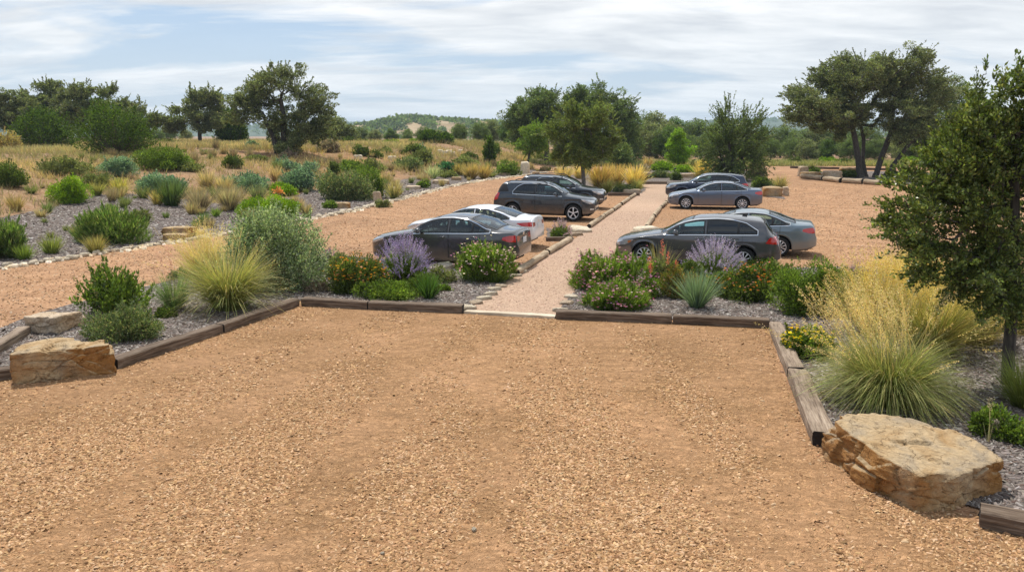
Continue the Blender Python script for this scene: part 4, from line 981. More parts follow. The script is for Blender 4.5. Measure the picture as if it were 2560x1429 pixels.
for i, (px, py, w, h, st, lb, fl) in enumerate([
 (845, 700, 90, 70, 'olive', 'olive filler plant between the silver shrub and the orange flowers', None), (940, 715, 90, 60, 'bright', 'green filler plant between the orange flowers and the lavender-blue sage', dict(pal=[(0.62, 0.36, 0.3), (0.75, 0.5, 0.2)], n=60, size=0.045, lift=0.06)),
 (1100, 712, 70, 44, 'olive', 'grey-green sprawling plant at the right foot of the lavender-blue sage', dict(pal=[(0.4, 0.32, 0.5)], n=50, size=0.04, lift=0.08)), (790, 735, 70, 30, 'grey', 'low brownish plant at the foot of the silver shrub', None),
 (1480, 700, 80, 66, 'bright', 'green plant at the left end of the purple mounds', dict(pal=MAG, n=110, size=0.05, lift=0.14, push=.05)), (1620, 752, 90, 56, 'bright', 'green plant behind the low purple mound, right end', dict(pal=MAG, n=80, size=0.05, lift=0.1, push=.05)),
 (1715, 715, 90, 66, 'green', 'green plant between the coral spikes and the pale sage', None), (1800, 745, 90, 66, 'bright', 'bright green plant under the pale lavender sage', dict(pal=[(0.75, 0.3, 0.03), (0.6, 0.4, 0.4)], n=60, size=0.05, lift=0.06)),
 (1930, 740, 90, 84, 'bright', 'green plant between the orange flowers and the tall bush', dict(pal=[(0.6, 0.2, 0.15), (0.7, 0.5, 0.4)], n=70, size=0.045, lift=0.08)), (1945, 700, 80, 44, 'olive', 'pink-dotted plant behind the orange flowers', dict(pal=[(0.6, 0.25, 0.35), (0.7, 0.5, 0.55)], n=80, size=0.045, lift=0.08)),
 (2080, 730, 110, 70, 'bright', 'bright green plant behind the tall bush, beside the gravel', None), (2110, 800, 90, 80, 'green', 'green plant between the tall bush and the golden plumes', None),
 (560, 720, 110, 40, 'olive', 'low olive growth behind the arching grass clump', None), (455, 705, 60, 30, 'ggreen', 'small grey-green plant behind the pink-flowered clump', None)]):
    shrub(px, py, w, h, st, lb, cat='plant', name='garden_plant', group='filler plants of the front beds', flowers=fl)
# ------------------------------------------------------------------ far verge of the drive and dry slope
FAR = [
 (18, 474, 104, 64, 'green', 'round green shrub cut by the left edge, upper row'), (166, 448, 135, 46, 'olive', 'wide grey-olive shrub behind the multi-stemmed one'),
 (176, 516, 112, 74, 'lime', 'yellow-green multi-stemmed shrub on the mulch, left'), (300, 447, 92, 56, 'blue', 'silvery fan-shaped shrub between olive and bright green ones'),
 (412, 434, 172, 62, 'bright', 'wide bright green shrub in front of the larger juniper'), (250, 474, 84, 40, 'olive', 'small olive shrub right of the grey-olive one'),
 (408, 494, 112, 60, 'blue', 'blue-grey shrub behind the dark spiky grass'), (582, 424, 56, 36, 'green', 'small green shrub alone on the dry grass'),
 (282, 622, 196, 104, 'rosemary', 'largest rosemary-like shrub on the grey mulch by the drive'), (12, 655, 118, 108, 'rosemary', 'yellow-green feathery shrub cut by the left edge, lower row'),
 (355, 560, 56, 36, 'olive', 'small olive shrub behind the largest rosemary-like one'), (617, 484, 122, 50, 'blue', 'wide blue-grey shrub left of the lime cushion'),
 (678, 552, 152, 62, 'lime', 'broad lime green cushion above the big silver sage'), (702, 492, 78, 34, 'lime', 'smaller lime cushion with an orange bloom'),
 (757, 482, 112, 60, 'blue', 'blue-grey shrub in the middle of the shrub row'), (716, 432, 66, 36, 'blue', 'blue-grey shrub topmost of the blue group'), (783, 435, 58, 30, 'blue', 'small blue-grey shrub right of the topmost'),
 (862, 506, 142, 78, 'ggreen', 'grey-green spreading shrub left of the standing stone'), (925, 500, 104, 92, 'bright', 'bright green tall shrub behind the standing stone'), (880, 440, 90, 34, 'bright', 'bright green shrub crest behind the grey-green one'),
 (834, 442, 34, 40, 'green', 'narrow green bush between blue and bright shrubs'), (934, 436, 66, 40, 'olive', 'olive shrub above the bright green tall one'),
 (825, 384, 78, 32, 'grey', 'purple-grey dome shrub near the big oak'), (902, 392, 42, 28, 'green', 'small dark green dome on the dry slope'), (938, 396, 40, 20, 'green', 'small green mound right of the dark dome'), (960, 388, 50, 18, 'olive', 'faint olive bush on the dry slope'),
 (1032, 392, 62, 30, 'green', 'dark green cactus-like bush on the slope'), (1050, 388, 28, 30, 'blue', 'blue-grey round plant beside the cactus-like bush'), (1050, 416, 84, 36, 'olive', 'green-olive shrub above the flat bench stone'),
 (1022, 428, 74, 34, 'ggreen', 'twiggy grey-green shrub left of the teal dome'), (1115, 434, 60, 32, 'teal', 'teal-green dome shrub on the verge above the pale block'), (1165, 420, 70, 26, 'olive', 'olive shrub behind the brown grasses'),
 (1270, 441, 68, 42, 'bright', 'round bright green shrub at the bend of the drive'), (1172, 402, 44, 20, 'green', 'small green bush on the far slope'), (1060, 472, 34, 26, 'bright', 'small bright green tuft right of the bench stone'),
 (1118, 445, 60, 20, 'olive', 'low yellow-olive plant beneath the teal dome'), (960, 520, 40, 24, 'olive', 'olive tuft right of the standing stone'),
 (824, 524, 40, 24, 'bright', 'bright green tuft touching the tilted tan slab'), (720, 398, 46, 22, 'grey', 'grey bush in the shade of the big oak'), (628, 374, 36, 26, 'blue', 'blue-green bush left of the big oak trunk'),
 (640, 405, 60, 16, 'olive', 'faint low olive plant on the dry slope, middle'), (480, 432, 60, 24, 'olive', 'low olive plant right of the wide bright shrub'),
 (1425, 432, 10, 10, 'olive', 'tiny olive plant on the trail'),
 (15, 378, 74, 52, dict(ST['grey'], pal=[(0.45, 0.36, 0.14), (0.3, 0.24, 0.15)]), 'straw-yellow bush at the left edge under the far oaks'),
 (1365, 428, 28, 12, 'olive', 'small plant at the start of the trail'),
 (1655, 428, 60, 24, 'lime', 'low yellow-green shrub left of the lime tree'), (1705, 432, 60, 22, 'lime', 'low yellow-green shrub under the lime tree'), (1745, 425, 50, 30, 'olive', 'olive shrub between lime tree and feathery tree'),
 (1650, 446, 50, 20, 'ggreen', 'grey-green low shrub by the low sleeper'), (1607, 440, 40, 34, 'grey', 'brown-grey shrub right of the golden island'), (1690, 452, 30, 24, 'green', 'small green agave-like plant before the stone'),
 (1890, 450, 50, 46, dict(ST['grey'], pal=[(0.2, 0.17, 0.13), (0.13, 0.14, 0.08)]), 'scrubby brown bush under the feathery tree'), (1905, 470, 60, 30, 'green', 'green bush left of the tan boulder'),
 (1952, 468, 40, 18, 'ggreen', 'grey-green bush behind the tan boulder'), (2030, 436, 44, 18, 'green', 'green dome on the left of the oak island'), (2120, 445, 60, 20, 'green', 'low green planting at the foot of the right oak'), (2245, 448, 60, 24, 'green', 'green planting right of the oak trunks'), (2290, 446, 50, 26, 'bright', 'bright green planting near the foreground tree'),
 (1985, 400, 36, 22, 'green', 'dark shrub at the far edge of the lot'), (1880, 400, 60, 20, 'lime', 'pale green shrub at the far edge of the lot'), (2070, 412, 50, 20, 'lime', 'lime shrub beyond the far sleeper'), (2110, 413, 50, 16, 'green', 'green shrub beyond the far sleeper'), (2270, 410, 60, 20, 'lime', 'pale shrub beyond the lot, right'),
 (1350, 392, 40, 30, 'olive', 'olive bush at the far end of the slope'), (1320, 396, 30, 30, 'bright', 'light green bush by the dirt trail'),
 (1560, 482, 60, 20, 'ggreen', 'grey-green plant at the foot of the golden grasses'),
]
for i, (px, py, w, h, st, lb) in enumerate(FAR):
    shrub(px, py, w, h, st, lb, dens=0.8, group='shrubs of the slope and islands')

DRYB = dict(base=((0.22, 0.17, 0.1),), tip=((0.42, 0.33, 0.2),))
GRNB = dict(base=((0.06, 0.09, 0.025),), tip=((0.16, 0.2, 0.06),))
TF = [
 (430, 520, 100, 58, 'dark green spiky grass in front of the blue-grey shrub', 700, ((0.04, 0.07, 0.02),), ((0.1, 0.14, 0.05),)),
 (500, 535, 80, 52, 'brown-purple dry grass left of the tan grass', 700, ((0.16, 0.12, 0.1),), ((0.3, 0.24, 0.19),)),
 (575, 530, 82, 54, 'tan-grey dry grass left of the lime cushion', 700, ((0.18, 0.15, 0.1),), ((0.38, 0.31, 0.22),)),
 (300, 490, 64, 28, 'yellow grass at the upper edge of the mulch', 400, ((0.2, 0.2, 0.05),), ((0.5, 0.42, 0.13),)),
 (245, 492, 44, 30, 'olive-yellow grass left of the yellow grass', 260, ((0.12, 0.14, 0.04),), ((0.36, 0.32, 0.12),)),
 (395, 515, 44, 34, 'golden grass under the blue-grey shrub', 260, ((0.3, 0.24, 0.08),), ((0.55, 0.42, 0.17),)),
 (1180, 449, 42, 36, 'left brown round grass at the bend', 400, ((0.25, 0.18, 0.07),), ((0.45, 0.33, 0.15),)),
 (1210, 449, 42, 34, 'right brown round grass at the bend', 400, ((0.25, 0.18, 0.07),), ((0.45, 0.33, 0.15),)),
 (645, 505, 60, 34, 'grey-green grass behind the lime cushion', 260, ((0.1, 0.12, 0.06),), ((0.24, 0.25, 0.14),)),
 (986, 500, 44, 44, 'straw and green grass right of the tall bright shrub', 320, ((0.12, 0.15, 0.04),), ((0.45, 0.36, 0.2),)),
 (965, 465, 40, 30, 'dry grass above the standing stone', 240, ((0.2, 0.16, 0.09),), ((0.45, 0.34, 0.2),)),
 (768, 545, 34, 34, 'dry grass with green base at the drive edge', 240, ((0.1, 0.13, 0.04),), ((0.4, 0.3, 0.2),)),
 (748, 530, 44, 30, 'pinkish dry grass beside the lime cushion', 240, ((0.22, 0.16, 0.1),), ((0.45, 0.33, 0.24),)),
 (1082, 448, 44, 26, 'silver yucca on the bed edge', 160, ((0.2, 0.25, 0.12),), ((0.48, 0.5, 0.32),)),
 (1150, 440, 50, 22, 'yellow-brown grass beside the teal dome', 240, ((0.2, 0.17, 0.06),), ((0.4, 0.3, 0.12),)),
 (120, 535, 34, 26, 'little green tuft near the multi-stemmed shrub', 160, ((0.06, 0.09, 0.03),), ((0.16, 0.2, 0.08),)),
 (240, 650 - 12, 80, 30, 'dry green tuft at the foot of the largest shrub', 320, ((0.12, 0.12, 0.04),), ((0.34, 0.28, 0.12),)),
 (200, 605, 50, 40, 'olive tuft left of the largest shrub', 240, ((0.12, 0.12, 0.04),), ((0.28, 0.26, 0.12),)),
 (130, 640, 90, 24, 'pale green low tuft at the drive edge', 320, ((0.1, 0.14, 0.03),), ((0.26, 0.28, 0.09),)),
 (60, 655, 80, 20, 'bright green low tuft near the left edge', 320, ((0.08, 0.13, 0.02),), ((0.2, 0.26, 0.06),)),
 (512, 567, 44, 30, 'round green tuft behind the straw grass', 240, ((0.06, 0.1, 0.03),), ((0.14, 0.2, 0.07),)),
 (540, 545, 34, 20, 'small bright tuft on the mulch', 160, ((0.08, 0.13, 0.02),), ((0.18, 0.24, 0.06),)),
 (490, 572, 30, 20, 'small dark tuft on the mulch', 160, ((0.06, 0.09, 0.03),), ((0.16, 0.2, 0.08),)),
 (416, 548, 26, 14, 'tiny tuft on the mulch below the spiky grass', 100, ((0.06, 0.09, 0.03),), ((0.16, 0.2, 0.08),)),
 (112, 560, 22, 12, 'tiny tuft on open mulch, left', 80, ((0.08, 0.1, 0.04),), ((0.2, 0.22, 0.1),)),
 (127, 598, 30, 16, 'tiny olive tuft on open mulch, lower left', 80, ((0.1, 0.11, 0.04),), ((0.24, 0.24, 0.1),)),
 (165, 580, 20, 14, 'tiny tuft beside the largest shrub', 80, ((0.08, 0.1, 0.04),), ((0.2, 0.22, 0.1),)),
 (765, 488, 20, 14, 'tiny tuft under the middle blue-grey shrub', 80, ((0.08, 0.1, 0.04),), ((0.2, 0.22, 0.1),)),
 (1450, 448, 60, 26, 'golden grass left of the lone round tree trunk', 320, ((0.35, 0.27, 0.11),), ((0.6, 0.46, 0.22),)),
 (1410, 452, 70, 22, 'pale golden grass above the dark estate roof', 320, ((0.35, 0.27, 0.13),), ((0.6, 0.46, 0.25),)),
 (1500, 472, 84, 50, 'golden-red grass right of the lone tree trunk', 700, ((0.14, 0.15, 0.05), (0.25, 0.15, 0.06)), ((0.5, 0.34, 0.14),)),
 (1540, 466, 70, 46, 'tawny grass in the middle of the island', 600, ((0.25, 0.18, 0.07),), ((0.55, 0.39, 0.18),)),
 (1585, 470, 70, 50, 'bright golden grass at the right of the island', 600, ((0.35, 0.27, 0.09),), ((0.68, 0.52, 0.22),)),
 (1548, 480, 30, 22, 'green grass tuft at the island edge', 200, ((0.07, 0.1, 0.03),), ((0.24, 0.26, 0.08),)),
 (1592, 480, 34, 28, 'green-gold tuft at the island corner by the path', 240, ((0.1, 0.13, 0.03),), ((0.4, 0.36, 0.14),)),
 (1518, 484, 40, 30, 'olive grass behind the rear estate bonnet', 240, ((0.1, 0.12, 0.03),), ((0.3, 0.28, 0.11),)),
 (1755, 448, 70, 36, 'golden grass behind the navy estate windscreen', 500, ((0.35, 0.27, 0.1),), ((0.64, 0.5, 0.2),)),
 (1950, 475, 40, 34, 'wispy dry grass behind the tan boulder', 200, ((0.12, 0.13, 0.05),), ((0.45, 0.36, 0.18),)),
 (1620, 420, 40, 20, 'dry grass at the far island, left', 160, ((0.3, 0.22, 0.11),), ((0.5, 0.38, 0.2),)),
 (520, 480, 70, 40, 'hazy dry grass between the two blue-grey shrubs', 400, ((0.26, 0.2, 0.12),), ((0.46, 0.36, 0.22),)),
 (560, 490, 60, 46, 'tall dry grass left of the wide blue-grey shrub', 400, ((0.26, 0.2, 0.12),), ((0.46, 0.36, 0.22),)),
 (690, 455, 50, 30, 'dry pinkish grass among the blue shrubs', 240, ((0.28, 0.2, 0.12),), ((0.48, 0.36, 0.22),)),
 (40, 530, 80, 22, 'dry brown grass at the left mulch edge', 240, ((0.22, 0.16, 0.08),), ((0.4, 0.29, 0.15),)),
]
for i, (px, py, w, h, lb, n, b, tp) in enumerate(TF):
    tuft(px, py, w, h, lb, n=n, base=b, tip=tp, group='grass clumps of the slope and islands', droop=0.1 if h > 20 else 0.05, stiff=h > 40, seg=3)

# self-sown weeds and small tufts filling the gaps of the slope
rr_ = np.random.default_rng(55)
WD = [(((0.22, 0.17, 0.1),), ((0.42, 0.33, 0.21),), 'little dry straw tuft growing among the shrubs of the slope'), (((0.08, 0.1, 0.04),), ((0.2, 0.22, 0.09),), 'little olive tuft growing among the shrubs of the slope'), (((0.18, 0.14, 0.1),), ((0.32, 0.25, 0.18),), 'little brown tuft growing among the shrubs of the slope')]
WP = []
for k in range(6):
    b, tp, lb = WD[k % 3]; px = 300 + k * 60; e = tuft(px, 500, 46, 26, lb, n=170, base=b, tip=tp, group='self-sown tufts of the slope', seg=2, seed=400 + k, droop=0.08); WP.append(e)
cnt_ = 0
for k in range(400):
    x = rr_.uniform(-30, 6); y = rr_.uniform(24, 84); d_ = float(sdist(np.array([x]), np.array([y]))[0])
    if d_ < .7 or d_ > 24 or abs(x) > .7 * y or (d_ < 8 and y < 34 and rr_.random() < .6): continue
    src = WP[k % 6]; o = copy_tree(src); o.location = (x, y, hz(x, y)); f = rr_.uniform(.35, .95) * (1 + .3 * (y > 55)); o.scale = (f, f, f * rr_.uniform(.6, 1.2)); o.rotation_euler = (0, 0, rr_.uniform(0, 6.28)); cnt_ += 1
    if cnt_ > 170: break
# the orange bloom on the lime cushion
x, y, z, t = gp(698, 500)
q = QB(); r = np.random.default_rng(5); e = empty('orange_bloom', (x, y, z)); tag(e, 'single large orange bloom on a stalk between the two lime cushions', 'flower')
P_ = np.array([0, 0, 0.55]) + 0.12 * r.normal(size=(70, 3)) * np.array([1, 1, .7]); leaves(q, P_, rdir(70, r), 0.16, 0.1, pick([(0.6, 0.26, 0.08), (0.65, 0.33, 0.12)], 70, r), r)
link('petals', q.build('petals', M['flower']), e); q = QB(); tubes(q, [((0, 0, -.02), (0, 0, .5), .02, .015)], 5); link('stem', q.build('stem', M['twig']), e)

# ------------------------------------------------------------------ dry grass over the slope
def dry_grass():
    r = np.random.default_rng(77); q = QB()
    for (n0, y0, y1, L) in ((26000, 30, 62, 0.38), (44000, 62, 125, 0.55)):
        x = r.uniform(-75, 22, n0); y = r.uniform(y0, y1, n0)
        d = sdist(x, y)
        sl = np.array(slope)
        v = np.sin(x * 0.35 + 1.2 * np.sin(y * 0.22)) + np.sin(y * 0.4 + x * 0.13)
        ok = (d > 2.2) & ~inpoly(x, y, slope) & ~inpoly(x, y, trail) & (x > -0.72 * y - 3) & ((r.random(n0) < 0.25 + 0.3 * (v + 1.2)))
        rd = inpoly(x, y, red) & (r.random(n0) < 0.9); ok &= ~rd
        x = x[ok]; y = y[ok]; n = len(x); z = hgt(x, y)
        vv = v[ok]
        for k in range(7):
            P_ = np.stack([x + 0.12 * r.normal(size=n), y + 0.12 * r.normal(size=n), z - 0.02], 1)
            D = np.stack([0.45 * r.normal(size=n), 0.45 * r.normal(size=n), np.ones(n)], 1)
            C = pick([(0.43, 0.31, 0.19), (0.36, 0.26, 0.155), (0.48, 0.37, 0.24), (0.31, 0.235, 0.14), (0.27, 0.23, 0.12)], n, r, 0.14)
            gm = np.clip(0.5 + 0.9 * np.sin(x * .21 + 2 * np.sin(y * .13 + 1)) * np.sin(y * .31 - x * .1), 0, 1)[:, None]
            C = C * np.clip(1 + 0.16 * vv, 0.65, 1.3)[:, None] * (1 - gm * np.array([.22, .12, .16]))
            blades(q, P_, D, L * (0.5 + 0.8 * r.random(n)), 0.035 * (y0 / 30) ** 0.5, 0.12, C * 0.8, C, r, seg=1, wid_tip=0.3)
    tag(link('dry_grass', q.build('dry_grass', M['grass'])), 'knee-high dry straw grass covering the slope left of the drive', None, None, 'stuff')
dry_grass()
def lot_grass():
    r = np.random.default_rng(78); q = QB(); n = 9000
    x = r.uniform(2, 75, n); y = r.uniform(93.5, 104, n)
    P_ = np.stack([x, y, hgt(x, y)], 1)
    for k in range(5):
        C = pick([(0.3, 0.29, 0.13), (0.16, 0.2, 0.07), (0.38, 0.33, 0.18)], n, r)
        blades(q, P_ + 0.15 * r.normal(size=(n, 3)) * np.array([1, 1, 0]), np.stack([0.4 * r.normal(size=n), 0.4 * r.normal(size=n), np.ones(n)], 1), 0.5 * (0.5 + r.random(n)), 0.07, 0.1, C * 0.7, C, r, seg=1)
    tag(link('dry_grass', q.build('dry_grass', M['grass'])), 'rough pale grass on the far side of the gravel lot', None, None, 'stuff')
lot_grass()

# ------------------------------------------------------------------ trees
OAK = [(0.12, 0.14, 0.068), (0.16, 0.182, 0.088), (0.205, 0.225, 0.115), (0.085, 0.1, 0.048)]
OAKD = [(0.08, 0.112, 0.042), (0.107, 0.147, 0.055), (0.14, 0.185, 0.07)]
MESQ = [(0.13, 0.165, 0.05), (0.17, 0.205, 0.065), (0.1, 0.13, 0.042)]
LIMET = [(0.17, 0.28, 0.02), (0.22, 0.34, 0.028), (0.12, 0.2, 0.018)]

def clump_centres(ells, n, r, cl=0.0):
    vol = np.array([(e[3] * e[4] * e[5]) ** 0.8 for e in ells]); k = r.choice(len(ells), size=n, p=vol / vol.sum())
    out = []
    g = max(6, n // 6); gs = []
    for j in k[:g]:
        e = ells[j]; u = rdir(1, r)[0]; f = r.random() ** 0.4
        gs.append((e[0] + u[0] * e[3] * f, e[1] + u[1] * e[4] * f, e[2] + u[2] * e[5] * f))
    if cl:
        for i in range(n):
            c = gs[i % g]; u = rdir(1, r)[0]; f = r.random() ** .6 * cl
            out.append([c[0] + u[0] * f * 1.25, c[1] + u[1] * f * 1.25, c[2] + u[2] * f * .8])
        return np.array(out)
    for j in k:
        e = ells[j]; u = rdir(1, r)[0]; f = r.random() ** 0.42
        out.append([e[0] + u[0] * e[3] * f, e[1] + u[1] * e[4] * f, e[2] + u[2] * e[5] * f])
    return np.array(out)

def tree_mesh(trunks, ells, n, cr, nl, L, W, pal, r, t, rtip=0.02, twist=0.12, flat=0.75, up=0.25, var=0.2, wisp=0.0, rmax=None, sides=6, cl=0.0, shl=1.0):
    """trunks: list of point lists with radii [(x,y,z,r),...]; crown clumps are joined to the nearest wood"""
    C = clump_centres(ells, n, r, cl)
    nodes = []; par = []
    rad0 = []
    for tr in trunks:
        for i, p in enumerate(tr):
            par.append(-1 if i == 0 else len(nodes) - 1); nodes.append(p[:3]); rad0.append(p[3])
    ntr = len(nodes)
    tops = [i for i in range(ntr) if rad0[i] and i > 0]
    base = np.array(trunks[0][0][:3])
    order = np.argsort([np.linalg.norm(c - np.array(trunks[0][-1][:3])) for c in C])
    firsts = set(i for i in range(ntr) if par[i] == -1)
    for j in order:
        c = C[j]; A = np.array(nodes); dist = np.linalg.norm(A - c, axis=1)
        pen = np.where(A[:, 2] > c[2], 0.5 * (A[:, 2] - c[2]), 0)
        cost = dist + pen; 
        for f in firsts: cost[f] = 1e9
        k = int(np.argmin(cost)); a = A[k]; d = dist[k]; m = max(1, int(d / (cr * 0.9)))
        prev = k
        for q_ in range(1, m + 1):
            f = q_ / m; p = a + (c - a) * f; 
            if q_ < m: p = p + r.normal(size=3) * twist * d / m * 1.2 + np.array([0, 0, 0.10 * d * math.sin(PI * f)])
            par.append(prev); nodes.append(list(p)); rad0.append(0); prev = len(nodes) - 1
    nn = len(nodes); A = np.array(nodes); ar = np.full(nn, 0.0)
    ch = np.zeros(nn, int)
    for i in range(nn):
        if par[i] >= 0: ch[par[i]] += 1
    for i in range(nn - 1, -1, -1):
        if ch[i] == 0: ar[i] += rtip ** 2.3
        if par[i] >= 0: ar[par[i]] += ar[i]
    R = ar ** (1 / 2.3)
    cap = rmax or 1e9
    R = np.minimum(R, cap if rmax else max(rad0) * 0.55)
    for i in range(ntr): R[i] = rad0[i]
    # children next to a trunk may not be thicker than it
    segs = []
    for i in range(nn):
        if par[i] >= 0:
            p = par[i]; r0 = min(R[p], R[i] * 1.25) if i >= ntr else R[p]
            segs.append((A[p], A[i], r0, R[i]))
    tw = QB(); tubes(tw, segs, sides)
    for i, tr in enumerate(trunks):   # root flare
        b = np.array(tr[0][:3]); tubes(tw, [(b - np.array([0, 0, .25]), b + np.array([0, 0, tr[0][3] * 1.2]), tr[0][3] * 1.6, tr[0][3] * 0.98)], 8)
    qb = QB(); m = n * nl; ci = np.repeat(np.arange(n), nl); u = rdir(m, r)
    cs = cr * (0.65 + 0.7 * r.random(n))
    rr_ = (0.35 + 0.65 * r.random(m) ** 0.6) * cs[ci]
    P_ = C[ci] + u * rr_[:, None] * np.array([1, 1, flat])
    if wisp:
        k = int(m * wisp); nsh = max(4, k // 26); src = r.integers(0, n, nsh); sd = unit(unit(C[src] - C.mean(0)) + 0.5 * rdir(nsh, r) + np.array([0, 0, 0.35])); ln = cr * (0.8 + 1.3 * r.random(nsh)) * shl
        w_ = r.integers(0, nsh, k); f = r.random(k); P_[:k] = C[src][w_] + sd[w_] * (cs[src][w_] * 0.5 + ln[w_] * f)[:, None] + 0.03 * rdir(k, r); u[:k] = sd[w_] + 0.7 * rdir(k, r)
        tubes(tw, [(C[s], C[s] + sd[i] * (cs[s] * .5 + ln[i]), rtip * .6, rtip * .2) for i, s in enumerate(src)], 4)
    D = u + np.array([0, 0, up]) + 0.75 * rdir(m, r)
    px_ = t / 780.0
    L = max(L, px_ * 1.45); W = max(W, px_ * 1.0)
    lv = 1 + 0.17 * r.normal(size=n)
    col = np.clip(pick(pal, m, r, var) * lv[ci][:, None], 0.004, 0.9)
    leaves(qb, P_, D, L, W, col, r)
    return tw, qb

def plant_tree(name, cat, label, loc, tw, qb, bark='bark', fol='fol', group=None):
    e = empty(name, loc); tag(e, label, cat, group)
    link('trunk', tw.build('trunk', M[bark]), e); link('crown', qb.build('crown', M[fol]), e)
    return e

def photo_tree(name, label, root, dist, trunks, ells, n, cr, nl, pal, seed, L=0.12, W=0.08, bark='bark', fol='fol', base_off=0, group=None, **k):
    """root: pixel of the trunk foot; ells in pixels (cx, cy, rx, ry[, depth offset m]); trunks in pixels (px,py,r_px)"""
    r = np.random.default_rng(seed)
    if dist is None: x, y, z, t = gp(*root)
    else:
        d = ray(*root); t = dist / d[1]; x = d[0] * t; y = dist; z = hz(x, y)
    s = t / FPX
    def pt(px, py, dy=0.0):
        d = ray(px, py); tt = y / d[1]; return (d[0] * tt - x, dy, CAMH + d[2] * tt - z)
    E = []
    for e in ells:
        c = pt(e[0], e[1]); E.append((c[0], e[4] if len(e) > 4 else 0.0, c[2], e[2] * s, e[2] * s * 0.85, e[3] * s))
    T = []
    for tr in trunks:
        pts = []
        for i, p in enumerate(tr):
            c = pt(p[0], p[1], p[3] if len(p) > 3 else 0.0); pts.append((c[0], c[1], c[2] if i else 0.0, p[2] * s))
        T.append(pts)
    tw, qb = tree_mesh(T, E, n, cr, nl, L, W, pal, r, t, **k)
    return plant_tree(name, 'tree', label, (x, y, z), tw, qb, bark, fol, group)

# the big oak left of centre
photo_tree('oak_tree', 'large spreading oak with open crown on the dry slope, left of centre', (705, 384), None,
  [[(710, 386, 8), (709, 340, 7), (708, 290, 6.5), (702, 250, 5)], [(694, 386, 7), (684, 345, 6), (668, 310, 5), (655, 280, 4)]],
  [(622, 225, 42, 40, 0), (660, 260, 40, 34, 0.5), (720, 210, 50, 34, 0), (770, 255, 50, 46, -0.5), (740, 300, 60, 34, 0.4), (620, 290, 34, 26, -0.6), (790, 305, 40, 34, 0), (655, 215, 24, 34, 0.8), (700, 190, 20, 14, 0), (640, 345, 40, 20, -1.0), (735, 365, 34, 14, -1.0), (680, 325, 40, 24, 1), (800, 330, 34, 24, 1.0), (750, 335, 40, 20, .6), (600, 255, 26, 24, 0), (815, 270, 24, 24, 0)],
  420, 0.42, 170, OAK, 101, cl=0.95, rtip=0.022, wisp=0.12, flat=0.7)
photo_tree('oak_tree', 'mid-sized oak left of the large spreading oak', (498, 350), 96,
  [[(500, 352, 5), (498, 320, 4.5), (492, 290, 4)]], [(505, 262, 38, 30), (455, 290, 34, 22), (540, 290, 34, 30), (500, 300, 50, 24), (440, 315, 24, 18), (520, 245, 24, 16)], 260, 0.5, 140, OAK, 102, cl=0.8, rtip=0.025, wisp=0.08)
photo_tree('oak_tree', 'small oak to the right behind the large spreading oak', (840, 352), 100,
  [[(838, 352, 4), (838, 330, 3.5), (836, 312, 3)]], [(830, 318, 34, 26), (862, 328, 24, 16), (812, 300, 22, 18), (880, 335, 14, 10)], 80, 0.65, 140, OAK, 103, rtip=0.022)
for i, (px, top, w, lb) in enumerate([(20, 212, 130, 'far oak cut by the left edge'), (105, 192, 120, 'tallest oak of the far left group'), (195, 208, 120, 'oak behind the gap of the two junipers'), (285, 210, 90, 'open-crowned oak above the larger juniper'), (350, 262, 80, 'low oak at the right end of the far left group')]):
    hh = 355 - top
    photo_tree('oak_tree', lb, (px, 352), 92 + 4 * (i % 2), [[(px, 352, 5), (px + 4, 320, 4.5), (px - 2, 285, 4)]],
      [(px, top + hh * .3, w * .38, hh * .24), (px - w * .3, top + hh * .45, w * .3, hh * .2), (px + w * .3, top + hh * .45, w * .32, hh * .22), (px, top + hh * .62, w * .5, hh * .22), (px + w * .05, top + hh * .12, w * .2, hh * .1)],
      230 if i < 3 else 130, 0.48, 150, OAK, 110 + i, cl=0.9, rtip=0.022, wisp=0.1, group='far oaks at the left')

# junipers
def juniper(px, py, w, h, label, seed, **k):
    return shrub(px, py, w, h, 'juniper', label, cat='juniper', name='juniper', seed=seed, deep=0.85, **k)
juniper(112, 374, 158, 108, 'smaller dark green juniper at the far left', 31)
juniper(290, 394, 192, 138, 'larger dark green juniper left of centre of the slope', 32)
juniper(578, 352, 84, 92, 'dark juniper squeezed between two oaks', 33)
shrub(400, 352, 80, 18, 'olive', 'low distant bush line in the gap between the oaks', name='bush', cat='bush')

# foliage along the crest
for i, (px, py, w, h, st, lb) in enumerate([(870, 352, 50, 26, 'green', 'dark bush right of the small oak'), (908, 350, 60, 18, 'olive', 'low bush on the crest, left'), (978, 350, 44, 14, 'lime', 'yellow-green low bush on the crest'), (1035, 350, 34, 14, 'lime', 'small yellow bush on the crest'),
     (1075, 354, 60, 34, 'juniper', 'pointed juniper on the crest, left of two'), (1112, 356, 44, 28, 'juniper', 'pointed juniper on the crest, right of two')]):
    shrub(px, py, w, h, st, lb, name='bush', cat='bush', group='bushes on the crest')
# narrow cypress
s_ = dict(ST['juniper'], lumps=26, shoot=0.2)
shrub(1224, 412, 30, 66, s_, 'narrow upright dark green cypress beside the drive bend', name='cypress', cat='cypress', deep=1.0, hscale=1.08, seed=9)
shrub(1236, 392, 34, 40, 'bright', 'bright green shoots behind the narrow cypress', name='bush', cat='bush')

